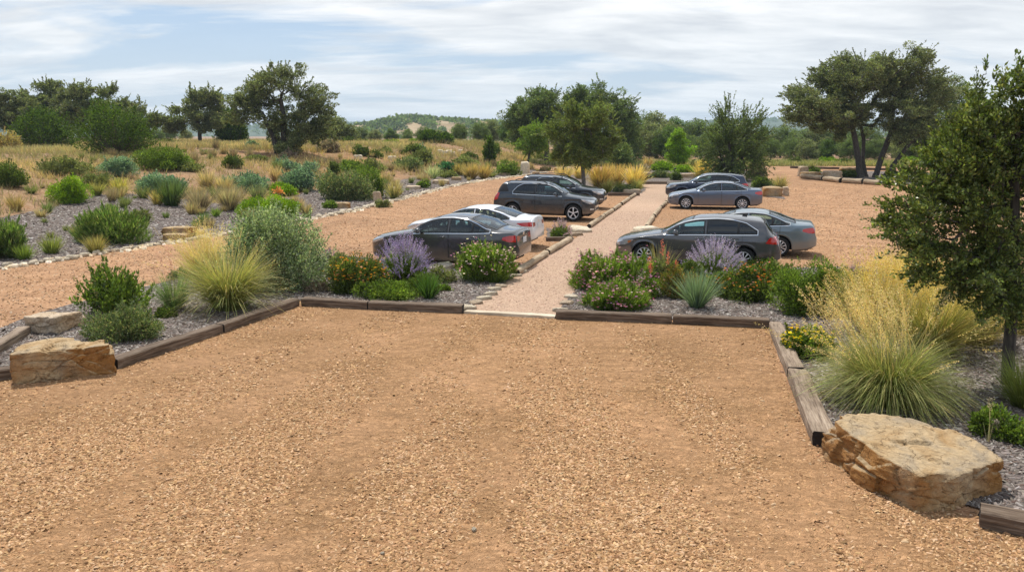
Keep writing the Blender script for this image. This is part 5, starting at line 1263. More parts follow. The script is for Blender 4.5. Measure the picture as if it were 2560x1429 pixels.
# lone round tree by the estate cars
photo_tree('shade_tree', 'lone round-headed tree with thin trunk behind the dark estate cars', (1459, 476), None,
  [[(1459, 478, 6.5), (1459, 450, 5.5), (1457, 425, 5), (1456, 405, 5)]],
  [(1450, 310, 60, 40), (1410, 345, 42, 42), (1500, 345, 38, 44), (1455, 365, 70, 40), (1480, 300, 40, 28), (1390, 385, 28, 30), (1520, 375, 24, 34), (1440, 290, 34, 20), (1430, 395, 40, 20), (1490, 400, 36, 20), (1380, 350, 22, 30), (1525, 335, 20, 30)],
  380, 0.33, 170, MESQ, 120, cl=0.7, L=0.09, W=0.05, rtip=0.016, wisp=0.25, flat=0.85, bark='barkg')
photo_tree('shade_tree', 'slim grey-olive sapling right of the lone round-headed tree', (1546, 448), None,
  [[(1546, 450, 3), (1546, 425, 2.5)]], [(1546, 390, 26, 34), (1555, 410, 18, 20), (1538, 370, 14, 14)], 60, 0.45, 160, [(0.11, 0.15, 0.06), (0.15, 0.19, 0.08)], 121, rtip=0.016, wisp=0.2)
# dense oak pair behind it
photo_tree('oak_tree', 'tall dark dense oak behind the lone round-headed tree, right half', (1500, 400), 98,
  [[(1500, 402, 8), (1502, 370, 7), (1498, 330, 6)]], [(1490, 245, 48, 32), (1540, 285, 46, 44), (1560, 335, 34, 54), (1500, 290, 60, 40), (1450, 260, 34, 26), (1575, 370, 22, 34), (1530, 370, 40, 34)], 380, 0.62, 150, OAKD, 122, cl=1.2, rtip=0.03, L=0.16, W=0.11, wisp=0.05)
photo_tree('oak_tree', 'tall dark dense oak behind the lone round-headed tree, left half', (1370, 395), 96,
  [[(1368, 396, 8), (1366, 360, 7), (1362, 320, 6)]], [(1345, 258, 48, 28), (1310, 285, 36, 30), (1380, 275, 44, 36), (1350, 320, 56, 34), (1300, 320, 26, 24), (1395, 240, 24, 16)], 330, 0.62, 150, OAKD, 123, cl=1.2, rtip=0.03, L=0.16, W=0.11, wisp=0.05)
photo_tree('small_tree', 'light green leaning tree left of the lone round-headed tree', (1318, 400), 84,
  [[(1318, 402, 3.5), (1325, 375, 3), (1330, 355, 2.5)]], [(1330, 340, 34, 24), (1350, 330, 26, 18), (1305, 365, 16, 18), (1340, 365, 26, 16)], 70, 0.6, 150, [(0.12, 0.19, 0.03), (0.16, 0.22, 0.04)], 124, rtip=0.02, wisp=0.1)
photo_tree('small_tree', 'vivid lime-green young tree between the two islands', (1697, 424), None,
  [[(1697, 426, 3.4), (1697, 400, 3), (1697, 370, 2.2)]], [(1697, 345, 18, 20), (1680, 365, 22, 14), (1715, 370, 22, 18), (1697, 388, 30, 20), (1690, 330, 10, 10)], 60, 0.4, 150, LIMET, 125, L=0.12, W=0.08, rtip=0.015)
photo_tree('feathery_tree', 'feathery multi-stemmed tree behind the navy estate', (1834, 440), 66,
  [[(1834, 442, 5), (1830, 400, 4), (1820, 350, 3)], [(1842, 442, 4), (1855, 395, 3), (1875, 340, 2)], [(1828, 442, 4), (1805, 400, 3), (1790, 350, 2)]],
  [(1825, 350, 44, 50), (1870, 365, 38, 46), (1790, 375, 30, 44), (1835, 405, 62, 30), (1880, 310, 26, 22), (1815, 300, 28, 24), (1800, 420, 30, 14)], 210, 0.42, 150, [(0.1, 0.135, 0.045), (0.135, 0.175, 0.06), (0.075, 0.1, 0.032)], 126, L=0.1, W=0.05, rtip=0.014, wisp=0.6, shl=1.7)
# the big multi-trunk oak on the right
photo_tree('oak_tree', 'huge multi-trunk live oak on its stone-edged island, right', (2180, 444), None,
  [[(2150, 446, 8), (2146, 400, 7), (2138, 350, 6.5), (2130, 310, 5.5)], [(2172, 448, 5, 0.6), (2167, 400, 4.6, 0.8), (2172, 350, 4.2, 1.0), (2164, 310, 3.6, 1.0)],
   [(2188, 448, 7), (2203, 395, 6.8), (2228, 330, 6), (2232, 270, 5), (2246, 215, 3.5)], [(2204, 448, 6, -0.3), (2236, 400, 5.6, -0.5), (2262, 355, 5, -1), (2300, 320, 4, -1)]],
  [(2265, 160, 60, 36), (2130, 190, 90, 44), (2060, 215, 60, 40, 1), (2010, 265, 52, 34, -1), (2100, 260, 80, 50, -1.2), (2230, 230, 70, 60, 1), (2310, 220, 50, 50, 0), (2160, 300, 60, 40, 1.5), (2060, 310, 70, 30, 1), (2000, 300, 44, 26, 0.5), (2330, 290, 60, 50, 0), (2260, 300, 60, 40, -1), (2110, 340, 40, 24, 1.5), (2360, 350, 40, 36, 1), (2290, 370, 44, 26, 0), (2000, 235, 30, 20), (2380, 250, 46, 40, 0.5), (2320, 350, 60, 30, .5), (2400, 300, 40, 40, 0)],
  1150, 0.46, 170, OAK, 130, cl=1.05, rtip=0.024, wisp=0.12, flat=0.7, twist=0.2)
photo_tree('oak_tree', 'dark oak behind and right of the huge live oak', (2400, 425), 92,
  [[(2400, 425, 8), (2396, 380, 7), (2390, 330, 6)]], [(2390, 240, 54, 44), (2340, 300, 50, 50), (2430, 290, 60, 60), (2480, 330, 50, 60), (2380, 370, 80, 40)], 220, 0.85, 190, OAKD, 131, rtip=0.03, L=0.16, W=0.11)

# foreground tree at the right edge
photo_tree('holly_tree', 'glossy-leaved dark green tree in the foreground at the right edge', (2518, 965), None,
  [[(2518, 965, 15), (2522, 880, 14), (2530, 780, 13), (2535, 640, 12), (2538, 480, 9), (2545, 330, 6)]],
  [(2420, 640, 100, 70, -0.2), (2340, 545, 110, 56, 0.1), (2390, 470, 110, 60, 0), (2470, 380, 110, 80, 0.2), (2540, 480, 120, 120, 0), (2540, 650, 130, 100, 0.1), (2570, 320, 90, 66, 0), (2420, 330, 60, 40, 0.2), (2330, 470, 40, 24, 0), (2370, 690, 80, 40, 0), (2480, 735, 90, 34, 0), (2650, 420, 140, 180, 0.2), (2650, 640, 140, 110, 0), (2500, 185, 16, 22, 0), (2560, 220, 46, 50, 0), (2480, 270, 50, 36, 0), (2440, 400, 90, 60, 0.1), (2290, 610, 50, 36, 0)],
  1150, 0.12, 84, [(0.09, 0.12, 0.03), (0.12, 0.16, 0.04), (0.22, 0.26, 0.075), (0.065, 0.09, 0.022)], 140, L=0.062, W=0.032, rtip=0.006, wisp=0.42, shl=1.35, cl=0.3, flat=0.8, fol='folg', twist=0.2, rmax=0.035, up=0.4)

# tree belt beyond the lot: a few kinds, copied
def proto(seed, hgt_, w, pal, nm, t=115):
    r = np.random.default_rng(seed)
    ells = [(0, 0, hgt_ * .62, w * .36, w * .34, hgt_ * .3), (-w * .28, 0, hgt_ * .5, w * .25, w * .25, hgt_ * .26), (w * .28, .3, hgt_ * .48, w * .26, w * .25, hgt_ * .26), (0, -.4, hgt_ * .32, w * .48, w * .4, hgt_ * .24), (w * .06, 0, hgt_ * .84, w * .18, w * .18, hgt_ * .12)]
    tw, qb = tree_mesh([[(0, 0, 0, .22), (.1, 0, hgt_ * .2, .2), (-.1, 0, hgt_ * .4, .16)]], ells, 120, 0.85, 130, 0.17, 0.13, pal, r, t, rtip=0.03)
    return tw.build('trunk', M['bark']), qb.build('crown', M['fol'])
PR = [proto(201, 7.5, 8.5, OAKD, 'a'), proto(202, 8.5, 8, OAKD, 'b'), proto(203, 6.5, 8, OAK, 'c'), proto(204, 7, 6, [(0.07, 0.11, 0.03), (0.09, 0.14, 0.035)], 'd')]
def belt(px, dist, top, k, label, group, seed):
    rr = random.Random(seed); d = ray(px, 400); x = d[0] / d[1] * dist; z = hz(x, dist)
    tr, cr_ = PR[k]; H0 = (7.5, 8.5, 6.5, 7)[k] * 0.97
    dd = ray(px, top); H = CAMH + dd[2] / dd[1] * dist - z; s = max(0.4, H / H0)
    e = empty('belt_tree', (x, dist, z), rr.uniform(0, 6.28)); e.scale = (s * rr.uniform(.95, 1.25), s * rr.uniform(.95, 1.2), s); tag(e, label, 'tree', group)
    link('trunk', tr, e); link('crown', cr_, e)
rr = random.Random(4)
tops = [(1150, 330), (1200, 322), (1225, 302), (1262, 308), (1300, 316), (1340, 318), (1420, 300), (1470, 300), (1560, 300), (1600, 278), (1640, 285), (1690, 296), (1740, 300), (1790, 300), (1850, 312), (1900, 318), (1950, 316), (1990, 318), (2040, 306), (2100, 312), (2160, 315), (2230, 322), (2290, 300), (2350, 300), (2420, 280), (2500, 290), (2570, 300)]
for j, (px, tp) in enumerate(tops):
    if px < 1500: lb = 'distant tree in the row left of and behind the dense oaks'
    elif px < 1960: lb = 'dark tree in the belt behind the lime and feathery trees'
    else: lb = 'dark tree in the belt behind the huge live oak'
    belt(px, 132 + rr.uniform(-8, 10), tp, j % 4, lb, 'tree belt beyond the lot', j)
    if px > 1560: belt(px + 26, (112 if px < 1960 else 103) + rr.uniform(-3, 4), tp + rr.uniform(26, 44), (j + 1) % 4, lb.replace('dark tree', 'lower tree at the front'), 'tree belt beyond the lot, front row', 100 + j)
for j, (px, tp) in enumerate([(395, 330), (425, 338), (470, 325), (600, 318), (750, 322), (905, 330), (940, 335), (980, 333), (1020, 336), (1060, 333), (1100, 334), (1145, 330)]):
    belt(px, 150 + rr.uniform(-5, 8), tp, j % 4, 'distant tree just showing over the crest of the dry slope', 'trees over the crest', 200 + j)

# ------------------------------------------------------------------ far hills
def hill(name, px0, px1, dist, depth, prof, col, ntree, seed, label):
    """ridge from a height profile in pixels (x, y) at a distance, with real depth"""
    nx, ny = 90, 14
    P_ = []
    xs = np.linspace(px0, px1, nx); tp = np.interp(xs, [p[0] for p in prof], [p[1] for p in prof])
    V = []; b = -7.0
    for j in range(ny):
        f = j / (ny - 1); y = dist + depth * f; s = math.sin(PI * min(1, max(0, f)) * 0.5) if f < 1 else 1
        s = math.sin(PI * f * 0.62) / math.sin(PI * 0.62) if f < 0.999 else 1
        for i in range(nx):
            d = ray(xs[i], tp[i]); top = CAMH + d[2] / d[1] * (dist + depth)
            x = d[0] / d[1] * (dist + depth)
            nz = noise.noise(Vector((x * .012, y * .012, seed))) * 0.12 * (top - b) * math.sin(PI * f)
            V.append((x, y, b + (top - b) * s + nz))
    for i in range(nx):
        V.append((V[(ny - 1) * nx + i][0], dist + depth * 2.2, b))
    ny += 1
    i = (np.arange(ny - 1)[:, None] * nx + np.arange(nx - 1)[None, :]).ravel()
    Q = np.stack([i, i + 1, i + nx + 1, i + nx], 1); V = np.array(V)
    tag(link(name, mesh_np(name, V, Q, None, col, True)), kind='structure')
    if ntree:
        r = np.random.default_rng(seed); q = QB()
        G = V[:(ny - 1) * nx].reshape(ny - 1, nx, 3)
        jj = r.random(ntree) ** 0.8 * (ny - 2.01); ii = r.random(ntree) * (nx - 1.01)
        v = np.sin(ii * .35 + jj * .8) + np.sin(ii * .13 - jj * .5 + seed)
        ok = r.random(ntree) < np.clip(0.68 + 0.7 * v, 0.06, 1); jj = jj[ok]; ii = ii[ok]
        j0 = jj.astype(int); i0 = ii.astype(int); C = G[j0, i0] * 0 
        fi = (ii - i0)[:, None]; fj = (jj - j0)[:, None]
        C = (G[j0, i0] * (1 - fi) + G[j0, i0 + 1] * fi) * (1 - fj) + (G[j0 + 1, i0] * (1 - fi) + G[j0 + 1, i0 + 1] * fi) * fj
        n = len(C); sz = (dist / 700) ** 0.5 * (1.6 + 1.9 * r.random(n)); K = 26
        ci = np.repeat(np.arange(n), K); u = rdir(n * K, r); u[:, 2] = np.abs(u[:, 2])
        P2 = C[ci] + u * (sz[ci] * (0.5 + 0.5 * r.random(n * K)))[:, None] * np.array([1, 1, 0.9])
        lv = 1 + 0.2 * r.normal(size=n)
        leaves(q, P2, u + 0.6 * rdir(n * K, r), sz[ci] * 0.75, sz[ci] * 0.6, np.clip(pick(OAKD, n * K, r) * lv[ci][:, None], 0.004, 1), r)
        tag(link('woodland', q.build('woodland', M['fol'])), label, None, None, 'stuff')
hm = gravel_mat('hill_grass', (0.3, 0.23, 0.13), (0.4, 0.31, 0.19), (0.48, 0.38, 0.25), 0.05, 0.5, (0.45, 0.32, 0.19), 0.5, 1.2, 0.3)
hm2 = plain('far_wooded_ground', (0.06, 0.085, 0.04), 0.95, var=0.2, sc=0.02)
hill('hills', 860, 1340, 520, 170, [(860, 331), (900, 318), (960, 316), (1000, 305), (1040, 302), (1100, 307), (1150, 310), (1200, 307), (1240, 312), (1290, 318), (1340, 330)], hm, 1600, 1, 'wooded clumps scattered over the tan hill on the skyline')
hill('hills', -300, 1700, 1500, 500, [(-300, 322), (0, 318), (300, 320), (420, 322), (700, 316), (900, 312), (1000, 314), (1300, 314), (1700, 318)], hm2, 3000, 2, 'dark woodland covering the far ridge at the left')
hill('hills', 1500, 3000, 1700, 600, [(1500, 322), (1700, 310), (1880, 303), (1950, 304), (2100, 309), (2300, 305), (2600, 312), (3000, 322)], hm2, 2600, 3, 'dark woodland covering the far ridge at the right')

# ------------------------------------------------------------------ cars
M['tyre'] = plain('tyre_rubber', (0.018, 0.018, 0.018), 0.85, spec=0.3, var=0.2)
M['black'] = plain('black_plastic', (0.012, 0.012, 0.013), 0.6, var=0.1)
M['liner'] = plain('wheel_arch_liner', (0.006, 0.006, 0.006), 0.95, spec=0.1)
M['alloy'] = plain('alloy_wheel', (0.72, 0.72, 0.74), 0.35, metal=0.35, var=0.05)
M['chrome'] = plain('chrome_trim', (0.75, 0.76, 0.78), 0.18, metal=1.0)
M['red'] = plain('tail_lamp_red', (0.5, 0.012, 0.015), 0.15, coat=1.0, var=0.15, sc=20)
M['redd'] = plain('tail_lamp_dark', (0.28, 0.008, 0.01), 0.2, coat=1.0)
M['clear'] = plain('lamp_clear', (0.55, 0.57, 0.6), 0.12, metal=0.5, coat=1.0, var=0.3, sc=30)
M['amber'] = plain('amber_lens', (0.5, 0.14, 0.04), 0.3, coat=1.0)
M['seat'] = plain('car_seat', (0.14, 0.14, 0.145), 0.8, var=0.1)
M['seatp'] = plain('car_seat_beige', (0.3, 0.27, 0.22), 0.8, var=0.1)
M['plate'] = plain('number_plate', (0.62, 0.64, 0.66), 0.5, var=0.1, sc=60)
M['glass'] = glass_mat('tinted_glass', (0.62, 0.84, 0.82))
M['glassd'] = glass_mat('privacy_glass', (0.05, 0.06, 0.07))
M['glassw'] = glass_mat('screen_glass', (0.6, 0.72, 0.72))

def smooth1(a, k=3):
    ker = np.ones(2 * k + 1) / (2 * k + 1); p = np.pad(a, k, mode='edge')
    return np.convolve(p, ker, 'valid')

class Car:
    def __init__(s, c):
        s.c = c; s.L = c['L']; s.W = c['W'] / 2
        s.x = np.unique(np.round(np.concatenate([np.linspace(0, .12, 9), np.arange(.12, s.L - .12, .02), np.linspace(s.L - .12, s.L, 9)]), 4))
        I = lambda key: np.interp(s.x, [p[0] for p in c[key]], [p[1] for p in c[key]])
        mid = (s.x > .1) & (s.x < s.L - .1)
        def sm(a):
            b = smooth1(smooth1(a, 3), 2); return np.where(mid, b, a)
        s.zt = sm(I('top')); s.zs = sm(I('shoulder')); s.zb = sm(I('bottom')); s.zs = np.minimum(s.zs, s.zt - 0.02)
        Rf, Rr = c.get('Rf', .95), c.get('Rr', .75); cf, cr = c.get('cf', .52), c.get('cr', .64)
        w = np.ones_like(s.x)
        f = s.x < Rf; w[f] = cf + (1 - cf) * (1 - (1 - s.x[f] / Rf) ** 2.4) ** (1 / 2.0)
        f = s.x > s.L - Rr; w[f] = np.minimum(w[f], cr + (1 - cr) * (1 - (1 - (s.L - s.x[f]) / Rr) ** 2.4) ** (1 / 2.0))
        w *= 1 - 0.035 * ((s.x / s.L - .5) * 2) ** 2
        s.w = w * s.W
        s.wx = [c['fo'], c['fo'] + c['wb']]; s.wr = c['wr']; s.ra = c['wr'] + .055
        for xw in s.wx:
            d = np.abs(s.x - xw); a = d < s.ra
            s.zb = np.where(a, np.maximum(s.zb, s.wr + np.sqrt(np.maximum(s.ra ** 2 - d ** 2, 0))), s.zb)
    def section(s, i):
        c = s.c; w = s.w[i]; zb, zs, zt = s.zb[i], s.zs[i], s.zt[i]
        pts = [(w * .97 - .07, zb + .012), (w * .975, zb)]
        zm = 0.62 * c['belt'] 
        for k in range(1, 11):
            z = zb + (zs - zb) * k / 10
            q = (z - zm) / c['belt']; y = w * (1 - 0.16 * q * q - (0.05 * max(0, q - .25)))
            y += 0.010 * math.exp(-((z - (c['belt'] - .13)) / .035) ** 2) * c.get('crease', 1) - 0.012 * math.exp(-((z - .42) / .06) ** 2)
            if z < .3: y -= (0.3 - z) * .12
            # flare round the wheels
            for xw in s.wx:
                r_ = math.hypot(s.x[i] - xw, z - s.wr)
                y += 0.016 * math.exp(-((r_ - s.ra) / .045) ** 2)
            pts.append((y, z))
        ys = pts[-1][0]; dz = zt - zs
        zr = zs + dz * (0.86 if dz > .12 else 0.5)
        tb = c.get('tumble', .42)
        yr = ys - .025 - tb * (zr - zs) if dz > .12 else ys - .06 - dz * .8
        if dz > .12:
            yr2 = ys - .06 - .12 * .8; f = min(1, (dz - .12) / .15); yr = yr2 * (1 - f) + yr * f; zr = (zs + dz * .5) * (1 - f) + zr * f
        for k in range(1, 8):
            f = k / 7; pts.append((ys + (yr - ys) * f + 0.018 * math.sin(PI * f) * min(1, dz * 3), zs + (zr - zs) * f))
        for k in range(1, 9):
            f = k / 8; y = yr * math.cos(f * PI / 2) if False else yr * (1 - f)
            z = zr + (zt - zr) * (1 - (1 - f) ** 2.6)
            pts.append((y, z))
        return pts, (ys, yr, zr)
    def build(s):
        secs = [s.section(i) for i in range(len(s.x))]
        s.yr = np.array([q[1][1] for q in secs]); s.zr = np.array([q[1][2] for q in secs])
        m = len(secs[0][0]); V = []
        for i, (p, _) in enumerate(secs):
            row = [(s.x[i], y, z) for y, z in p] + [(s.x[i], -y, z) for y, z in p[-2::-1]]
            V += row
        k = 2 * m - 1; n = len(s.x); F = []
        for i in range(n - 1):
            for j in range(k - 1):
                a = i * k + j; F.append((a, a + 1, a + k + 1, a + k))
        F.append(tuple(range(k))); F.append(tuple((n - 1) * k + j for j in range(k))[::-1])
        s.V = V; s.F = F; s.k = k; s.m = m
        s.bvh = BVHTree.FromPolygons([Vector(v) for v in V], F)
    def at(s, arr, x): return float(np.interp(x, s.x, arr))
    def hit(s, o, d, fallback=None):
        r_ = s.bvh.ray_cast(Vector(o), Vector(d))
        return (r_[0], r_[1] if r_[1].dot(Vector(d)) < 0 else -r_[1]) if r_[0] is not None else (None, None)

def ruled(car, lo, hi, proj, n=14, m=6, off=.004):
    """patch between two polylines given in the plane of projection, laid on the body"""
    def samp(pl, f):
        pl = np.array(pl, float); d = np.concatenate([[0], np.cumsum(np.linalg.norm(np.diff(pl, axis=0), axis=1))]); d /= d[-1]
        return np.array([np.interp(f, d, pl[:, 0]), np.interp(f, d, pl[:, 1])])
    V = []; last = None
    for i in range(n + 1):
        a = samp(lo, i / n); b = samp(hi, i / n)
        for j in range(m + 1):
            u = a + (b - a) * j / m; p, nn = proj(u)
            if p is None: p = last if last is not None else Vector((u[0], 0, u[1])); nn = Vector((0, 0, 0))
            last = p; V.append(tuple(p + nn * off))
    F = [(i * (m + 1) + j, i * (m + 1) + j + 1, (i + 1) * (m + 1) + j + 1, (i + 1) * (m + 1) + j) for i in range(n) for j in range(m)]
    return V, F

def pmesh(name, V, F, mat, parent, smooth=True, mirror=False, thick=None):
    me = bpy.data.meshes.new(name); me.from_pydata([tuple(v) for v in V], [], F); me.materials.append(mat)
    bm = bmesh.new(); bm.from_mesh(me); bmesh.ops.remove_doubles(bm, verts=bm.verts[:], dist=.0004)
    bmesh.ops.recalc_face_normals(bm, faces=bm.faces[:]); bm.to_mesh(me); bm.free()
    if smooth: me.polygons.foreach_set('use_smooth', np.ones(len(me.polygons), bool))
    return link(name, me, parent)

def bevbox(name, size, loc, mat, parent, bev=.02, rot=(0, 0, 0), taper=None, seg=2):
    bm = bmesh.new(); bmesh.ops.create_cube(bm, size=1.0)
    for v in bm.verts:
        v.co.x *= size[0]; v.co.y *= size[1]; v.co.z *= size[2]
        if taper and v.co.z > 0: v.co.x *= taper; v.co.y *= taper
    bmesh.ops.bevel(bm, geom=bm.edges[:], offset=bev, segments=seg, affect='EDGES', profile=.6)
    bmesh.ops.transform(bm, matrix=Matrix.Translation(loc) @ Matrix.Rotation(rot[2], 4, 'Z') @ Matrix.Rotation(rot[1], 4, 'Y'), verts=bm.verts[:])
    me = bpy.data.meshes.new(name); bm.to_mesh(me); bm.free(); me.materials.append(mat)
    me.polygons.foreach_set('use_smooth', np.ones(len(me.polygons), bool))
    return link(name, me, parent)

def offset_poly(P_, d):
    n = len(P_); out = []
    A = sum(P_[i][0] * P_[(i + 1) % n][1] - P_[(i + 1) % n][0] * P_[i][1] for i in range(n)); sg = 1 if A > 0 else -1
    for i in range(n):
        p0 = np.array(P_[i - 1]); p1 = np.array(P_[i]); p2 = np.array(P_[(i + 1) % n])
        e1 = (p1 - p0) / max(np.linalg.norm(p1 - p0), 1e-6); e2 = (p2 - p1) / max(np.linalg.norm(p2 - p1), 1e-6)
        n1 = np.array([e1[1], -e1[0]]) * sg; n2 = np.array([e2[1], -e2[0]]) * sg; b = n1 + n2; L = np.linalg.norm(b)
        b = b / L if L > 1e-3 else n1; k = d / max(.5, float(b @ n1)); out.append(p1 + b * k)
    return out

def resample(P_, step=.06, closed=True):
    out = []
    for i in range(len(P_) if closed else len(P_) - 1):
        a = np.array(P_[i]); b = np.array(P_[(i + 1) % len(P_)]); k = max(1, int(np.linalg.norm(b - a) / step))
        for j in range(k): out.append(tuple(a + (b - a) * j / k))
    return out

def ring(car, poly, proj, din, dout, off, name, mat, parent):
    P0 = resample(poly); A = offset_poly(P0, dout); B = offset_poly(P0, -din); V = []; ok = True
    last = Vector((0, 0, 0))
    for q in A + B:
        p, nn = proj(q)
        if p is None: p, nn = last, Vector((0, 0, 0))
        last = p; V.append(p + nn * off)
    n = len(A); F = [(i, (i + 1) % n, n + (i + 1) % n, n + i) for i in range(n)]
    return pmesh(name, V, F, mat, parent)

def wheel(parent, x, y, r, width, spokes, side):
    w = bpy.data.objects.new('wheel', None); COL.objects.link(w); w.parent = parent; w.location = (x, y, r)
    prof = [(.66, -.42), (.71, -.5), (.9, -.5), (.985, -.38), (1.0, -.15), (1.0, .15), (.985, .38), (.9, .5), (.71, .5), (.66, .42)]
    n = 40; V = []; F = []
    for i in range(n):
        a = 2 * PI * i / n
        for pr, pw in prof: V.append((math.cos(a) * pr * r, pw * width, math.sin(a) * pr * r))
    k = len(prof)
    for i in range(n):
        for j in range(k): F.append((i * k + j, i * k + (j + 1) % k, ((i + 1) % n) * k + (j + 1) % k, ((i + 1) % n) * k + j))
    pmesh('tyre', V, F, M['tyre'], w)
    # rim: barrel, lip, spokes, hub
    V = []; F = []; s = side; R = r * .70
    def add(vs, fs):
        b = len(V); V.extend(vs); F.extend([tuple(b + q for q in f) for f in fs])
    pr2 = [(R, s * width * .46), (R * .96, s * width * .48), (R * .9, s * width * .40), (R * .88, -s * width * .3)]
    vs = []
    for i in range(n):
        a = 2 * PI * i / n
        for p_, q_ in pr2: vs.append((math.cos(a) * p_, q_, math.sin(a) * p_))
    add(vs, [(i * 4 + j, i * 4 + j + 1, ((i + 1) % n) * 4 + j + 1, ((i + 1) % n) * 4 + j) for i in range(n) for j in range(3)])
    for i in range(spokes):
        a = 2 * PI * i / spokes + PI / 2; da = (0.17 if spokes > 7 else 0.27)
        y0 = s * width * .40; y1 = s * width * .34
        pts = []
        for rr_, dd, yy in ((R * .14, da * 1.9, y0), (R * .5, da * .62, y0 + s * .006), (R * .93, da * .62, y1)):
            for sg in (-1, 1): pts.append((math.cos(a + sg * dd) * rr_, yy, math.sin(a + sg * dd) * rr_))
        bk = [(p[0], p[1] - s * .03, p[2]) for p in pts]
        add(pts + bk, [(0, 1, 3, 2), (2, 3, 5, 4), (0, 2, 8, 6), (2, 4, 10, 8), (1, 3, 9, 7), (3, 5, 11, 9)])
    vs = [(0, s * width * .44, 0)] + [(math.cos(2 * PI * i / 12) * R * .2, s * width * .41, math.sin(2 * PI * i / 12) * R * .2) for i in range(12)]
    add(vs, [(0, 1 + i, 1 + (i + 1) % 12) for i in range(12)])
    rim = pmesh('rim', V, F, M['alloy'], w, smooth=False)
    # dark disc behind the spokes
    vs = [(0, s * width * .12, 0)] + [(math.cos(2 * PI * i / 24) * R * .9, s * width * .12, math.sin(2 * PI * i / 24) * R * .9) for i in range(24)]
    pmesh('brake_disc', vs, [(0, 1 + i, 1 + (i + 1) % 24) for i in range(24)], M['liner'], w, smooth=False)

def make_car(c, name, label, cat, loc, rz, group='cars parked beside the path'):
    e = empty(name, (loc[0], loc[1], 0.012), rz); tag(e, label, cat, group)
    # children sit in a frame with x running nose -> tail, centred on the car
    s = Car(c); s.build(); L = s.L; ox = -L / 2
    body_m = c['paint']
    def sideproj(sg):
        def f(u): return s.hit((u[0], sg * 2.5, u[1]), (0, -sg, 0))
        return f
    def topproj(u): return s.hit((u[0], u[1], 3), (0, 0, -1))
    def rearproj(u): return s.hit((L + 1, u[0], u[1]), (-1, 0, 0))
    def frontproj(u): return s.hit((-1, u[0], u[1]), (1, 0, 0))
    # window outlines in the side plane
    zs = lambda x: s.at(s.zs, x); zr = lambda x: s.at(s.zr, x)
    g0_, g1_ = c['glass']           # x range of the side glass
    up = c['up']                    # upper outline of the glass
    def upper(x):
        z = float(np.interp(x, [p[0] for p in up], [p[1] for p in up])); return min(z, zr(x) - .035)
    lowf = lambda x: max(zs(x) + .035, float(np.interp(x, [p[0] for p in c['low']], [p[1] for p in c['low']])) if 'low' in c else 0)
    pill = c['pillars']             # x of the pillars between panes, (centre, width)
    wins = []; xs0 = g0_
    for px_, pw in pill + [(g1_, 0)]:
        wins.append((xs0, px_ - pw / 2)); xs0 = px_ + pw / 2
    outlines = []
    for a, b in wins:
        xx = np.linspace(a, b, 12)
        lo = [(x, lowf(x)) for x in xx]; hi = [(x, max(upper(x), lowf(x) + .012)) for x in xx]
        outlines.append((lo, hi))
    full_x = np.linspace(g0_, g1_, 26)
    full = [(x, lowf(x)) for x in full_x] + [(x, max(upper(x), lowf(x) + .012)) for x in full_x[::-1]]
    # screens (in plan)
    def screen(x0, x1, yk):
        xx = np.linspace(x0, x1, 8)
        lo = [(x, -(s.at(s.yr, x) * yk - .01)) for x in xx]; hi = [(x, s.at(s.yr, x) * yk - .01) for x in xx]
        return lo, hi
    ws = screen(*c['wind']); rs = screen(*c['rear'])
    # body: drop the faces behind the glass
    V, F = s.V, s.F; V0 = np.array(V)
    cen = np.array([V0[list(f)].mean(0) for f in F[:-2]])
    side_hole = np.zeros(len(cen), bool); polys = [offset_poly(lo + hi[::-1], -.006) for lo, hi in outlines]
    m_ = np.abs(cen[:, 1]) > s.W * .4
    for pl in polys: side_hole |= inpoly(cen[:, 0], cen[:, 2], pl)
    side_hole &= m_ & (np.abs(cen[:, 1]) > 0)
    j = np.arange(len(cen)) % (s.k - 1); jj = np.minimum(j, s.k - 2 - j)
    side_hole &= (jj >= 10) & (jj <= s.m - 9)
    top_hole = np.zeros(len(cen), bool)
    for lo, hi in (ws, rs): top_hole |= inpoly(cen[:, 0], cen[:, 1], offset_poly(lo + hi[::-1], -.012))
    top_hole &= (jj > 11)
    hole = side_hole | top_hole
    door_id = np.full(len(cen), -1)
    for di, (a, b) in enumerate(c['doors']):
        for sg in (0, 1):
            mm = (cen[:, 0] > a) & (cen[:, 0] < b) & (cen[:, 2] > c.get('sill', .3)) & (jj >= 1) & (jj < 11) & ((cen[:, 1] > 0) == bool(sg))
            # keep doors clear of the arch
            for xw in s.wx: mm &= np.hypot(cen[:, 0] - xw, cen[:, 2] - s.wr) > s.ra + .05
            door_id[mm] = di * 2 + sg
    def sub(mask, nm, mat, par, extra=()):
        idx = np.nonzero(mask)[0]; fs = [F[k] for k in idx] + list(extra); used = sorted(set(v for f in fs for v in f)); mp = {v: i for i, v in enumerate(used)}
        me = bpy.data.meshes.new(nm); me.from_pydata([(V[v][0] + ox, V[v][1], V[v][2]) for v in used], [], [tuple(mp[v] for v in f) for f in fs])
        me.materials.append(mat); bm = bmesh.new(); bm.from_mesh(me); bmesh.ops.recalc_face_normals(bm, faces=bm.faces[:])
        bm.to_mesh(me); bm.free(); me.polygons.foreach_set('use_smooth', np.ones(len(me.polygons), bool)); return link(nm, me, par)
    sub(~hole & (door_id < 0), 'body', body_m, e, F[-2:])
    doors = {}
    for k in range(len(c['doors']) * 2): doors[k] = sub(~hole & (door_id == k), 'door', body_m, e)
    root = bpy.data.objects.new  # shorthand unused
    def P(nm, V_, F_, mat, par=None, smooth=True):
        return pmesh(nm, [(v[0] + ox, v[1], v[2]) for v in V_], F_, mat, par or e, smooth)
    def sh(fn):   # shift projection output into the centred frame
        def f(u):
            p, n_ = fn(u); return (p + Vector((ox, 0, 0)), n_) if p is not None else (None, None)
        return f
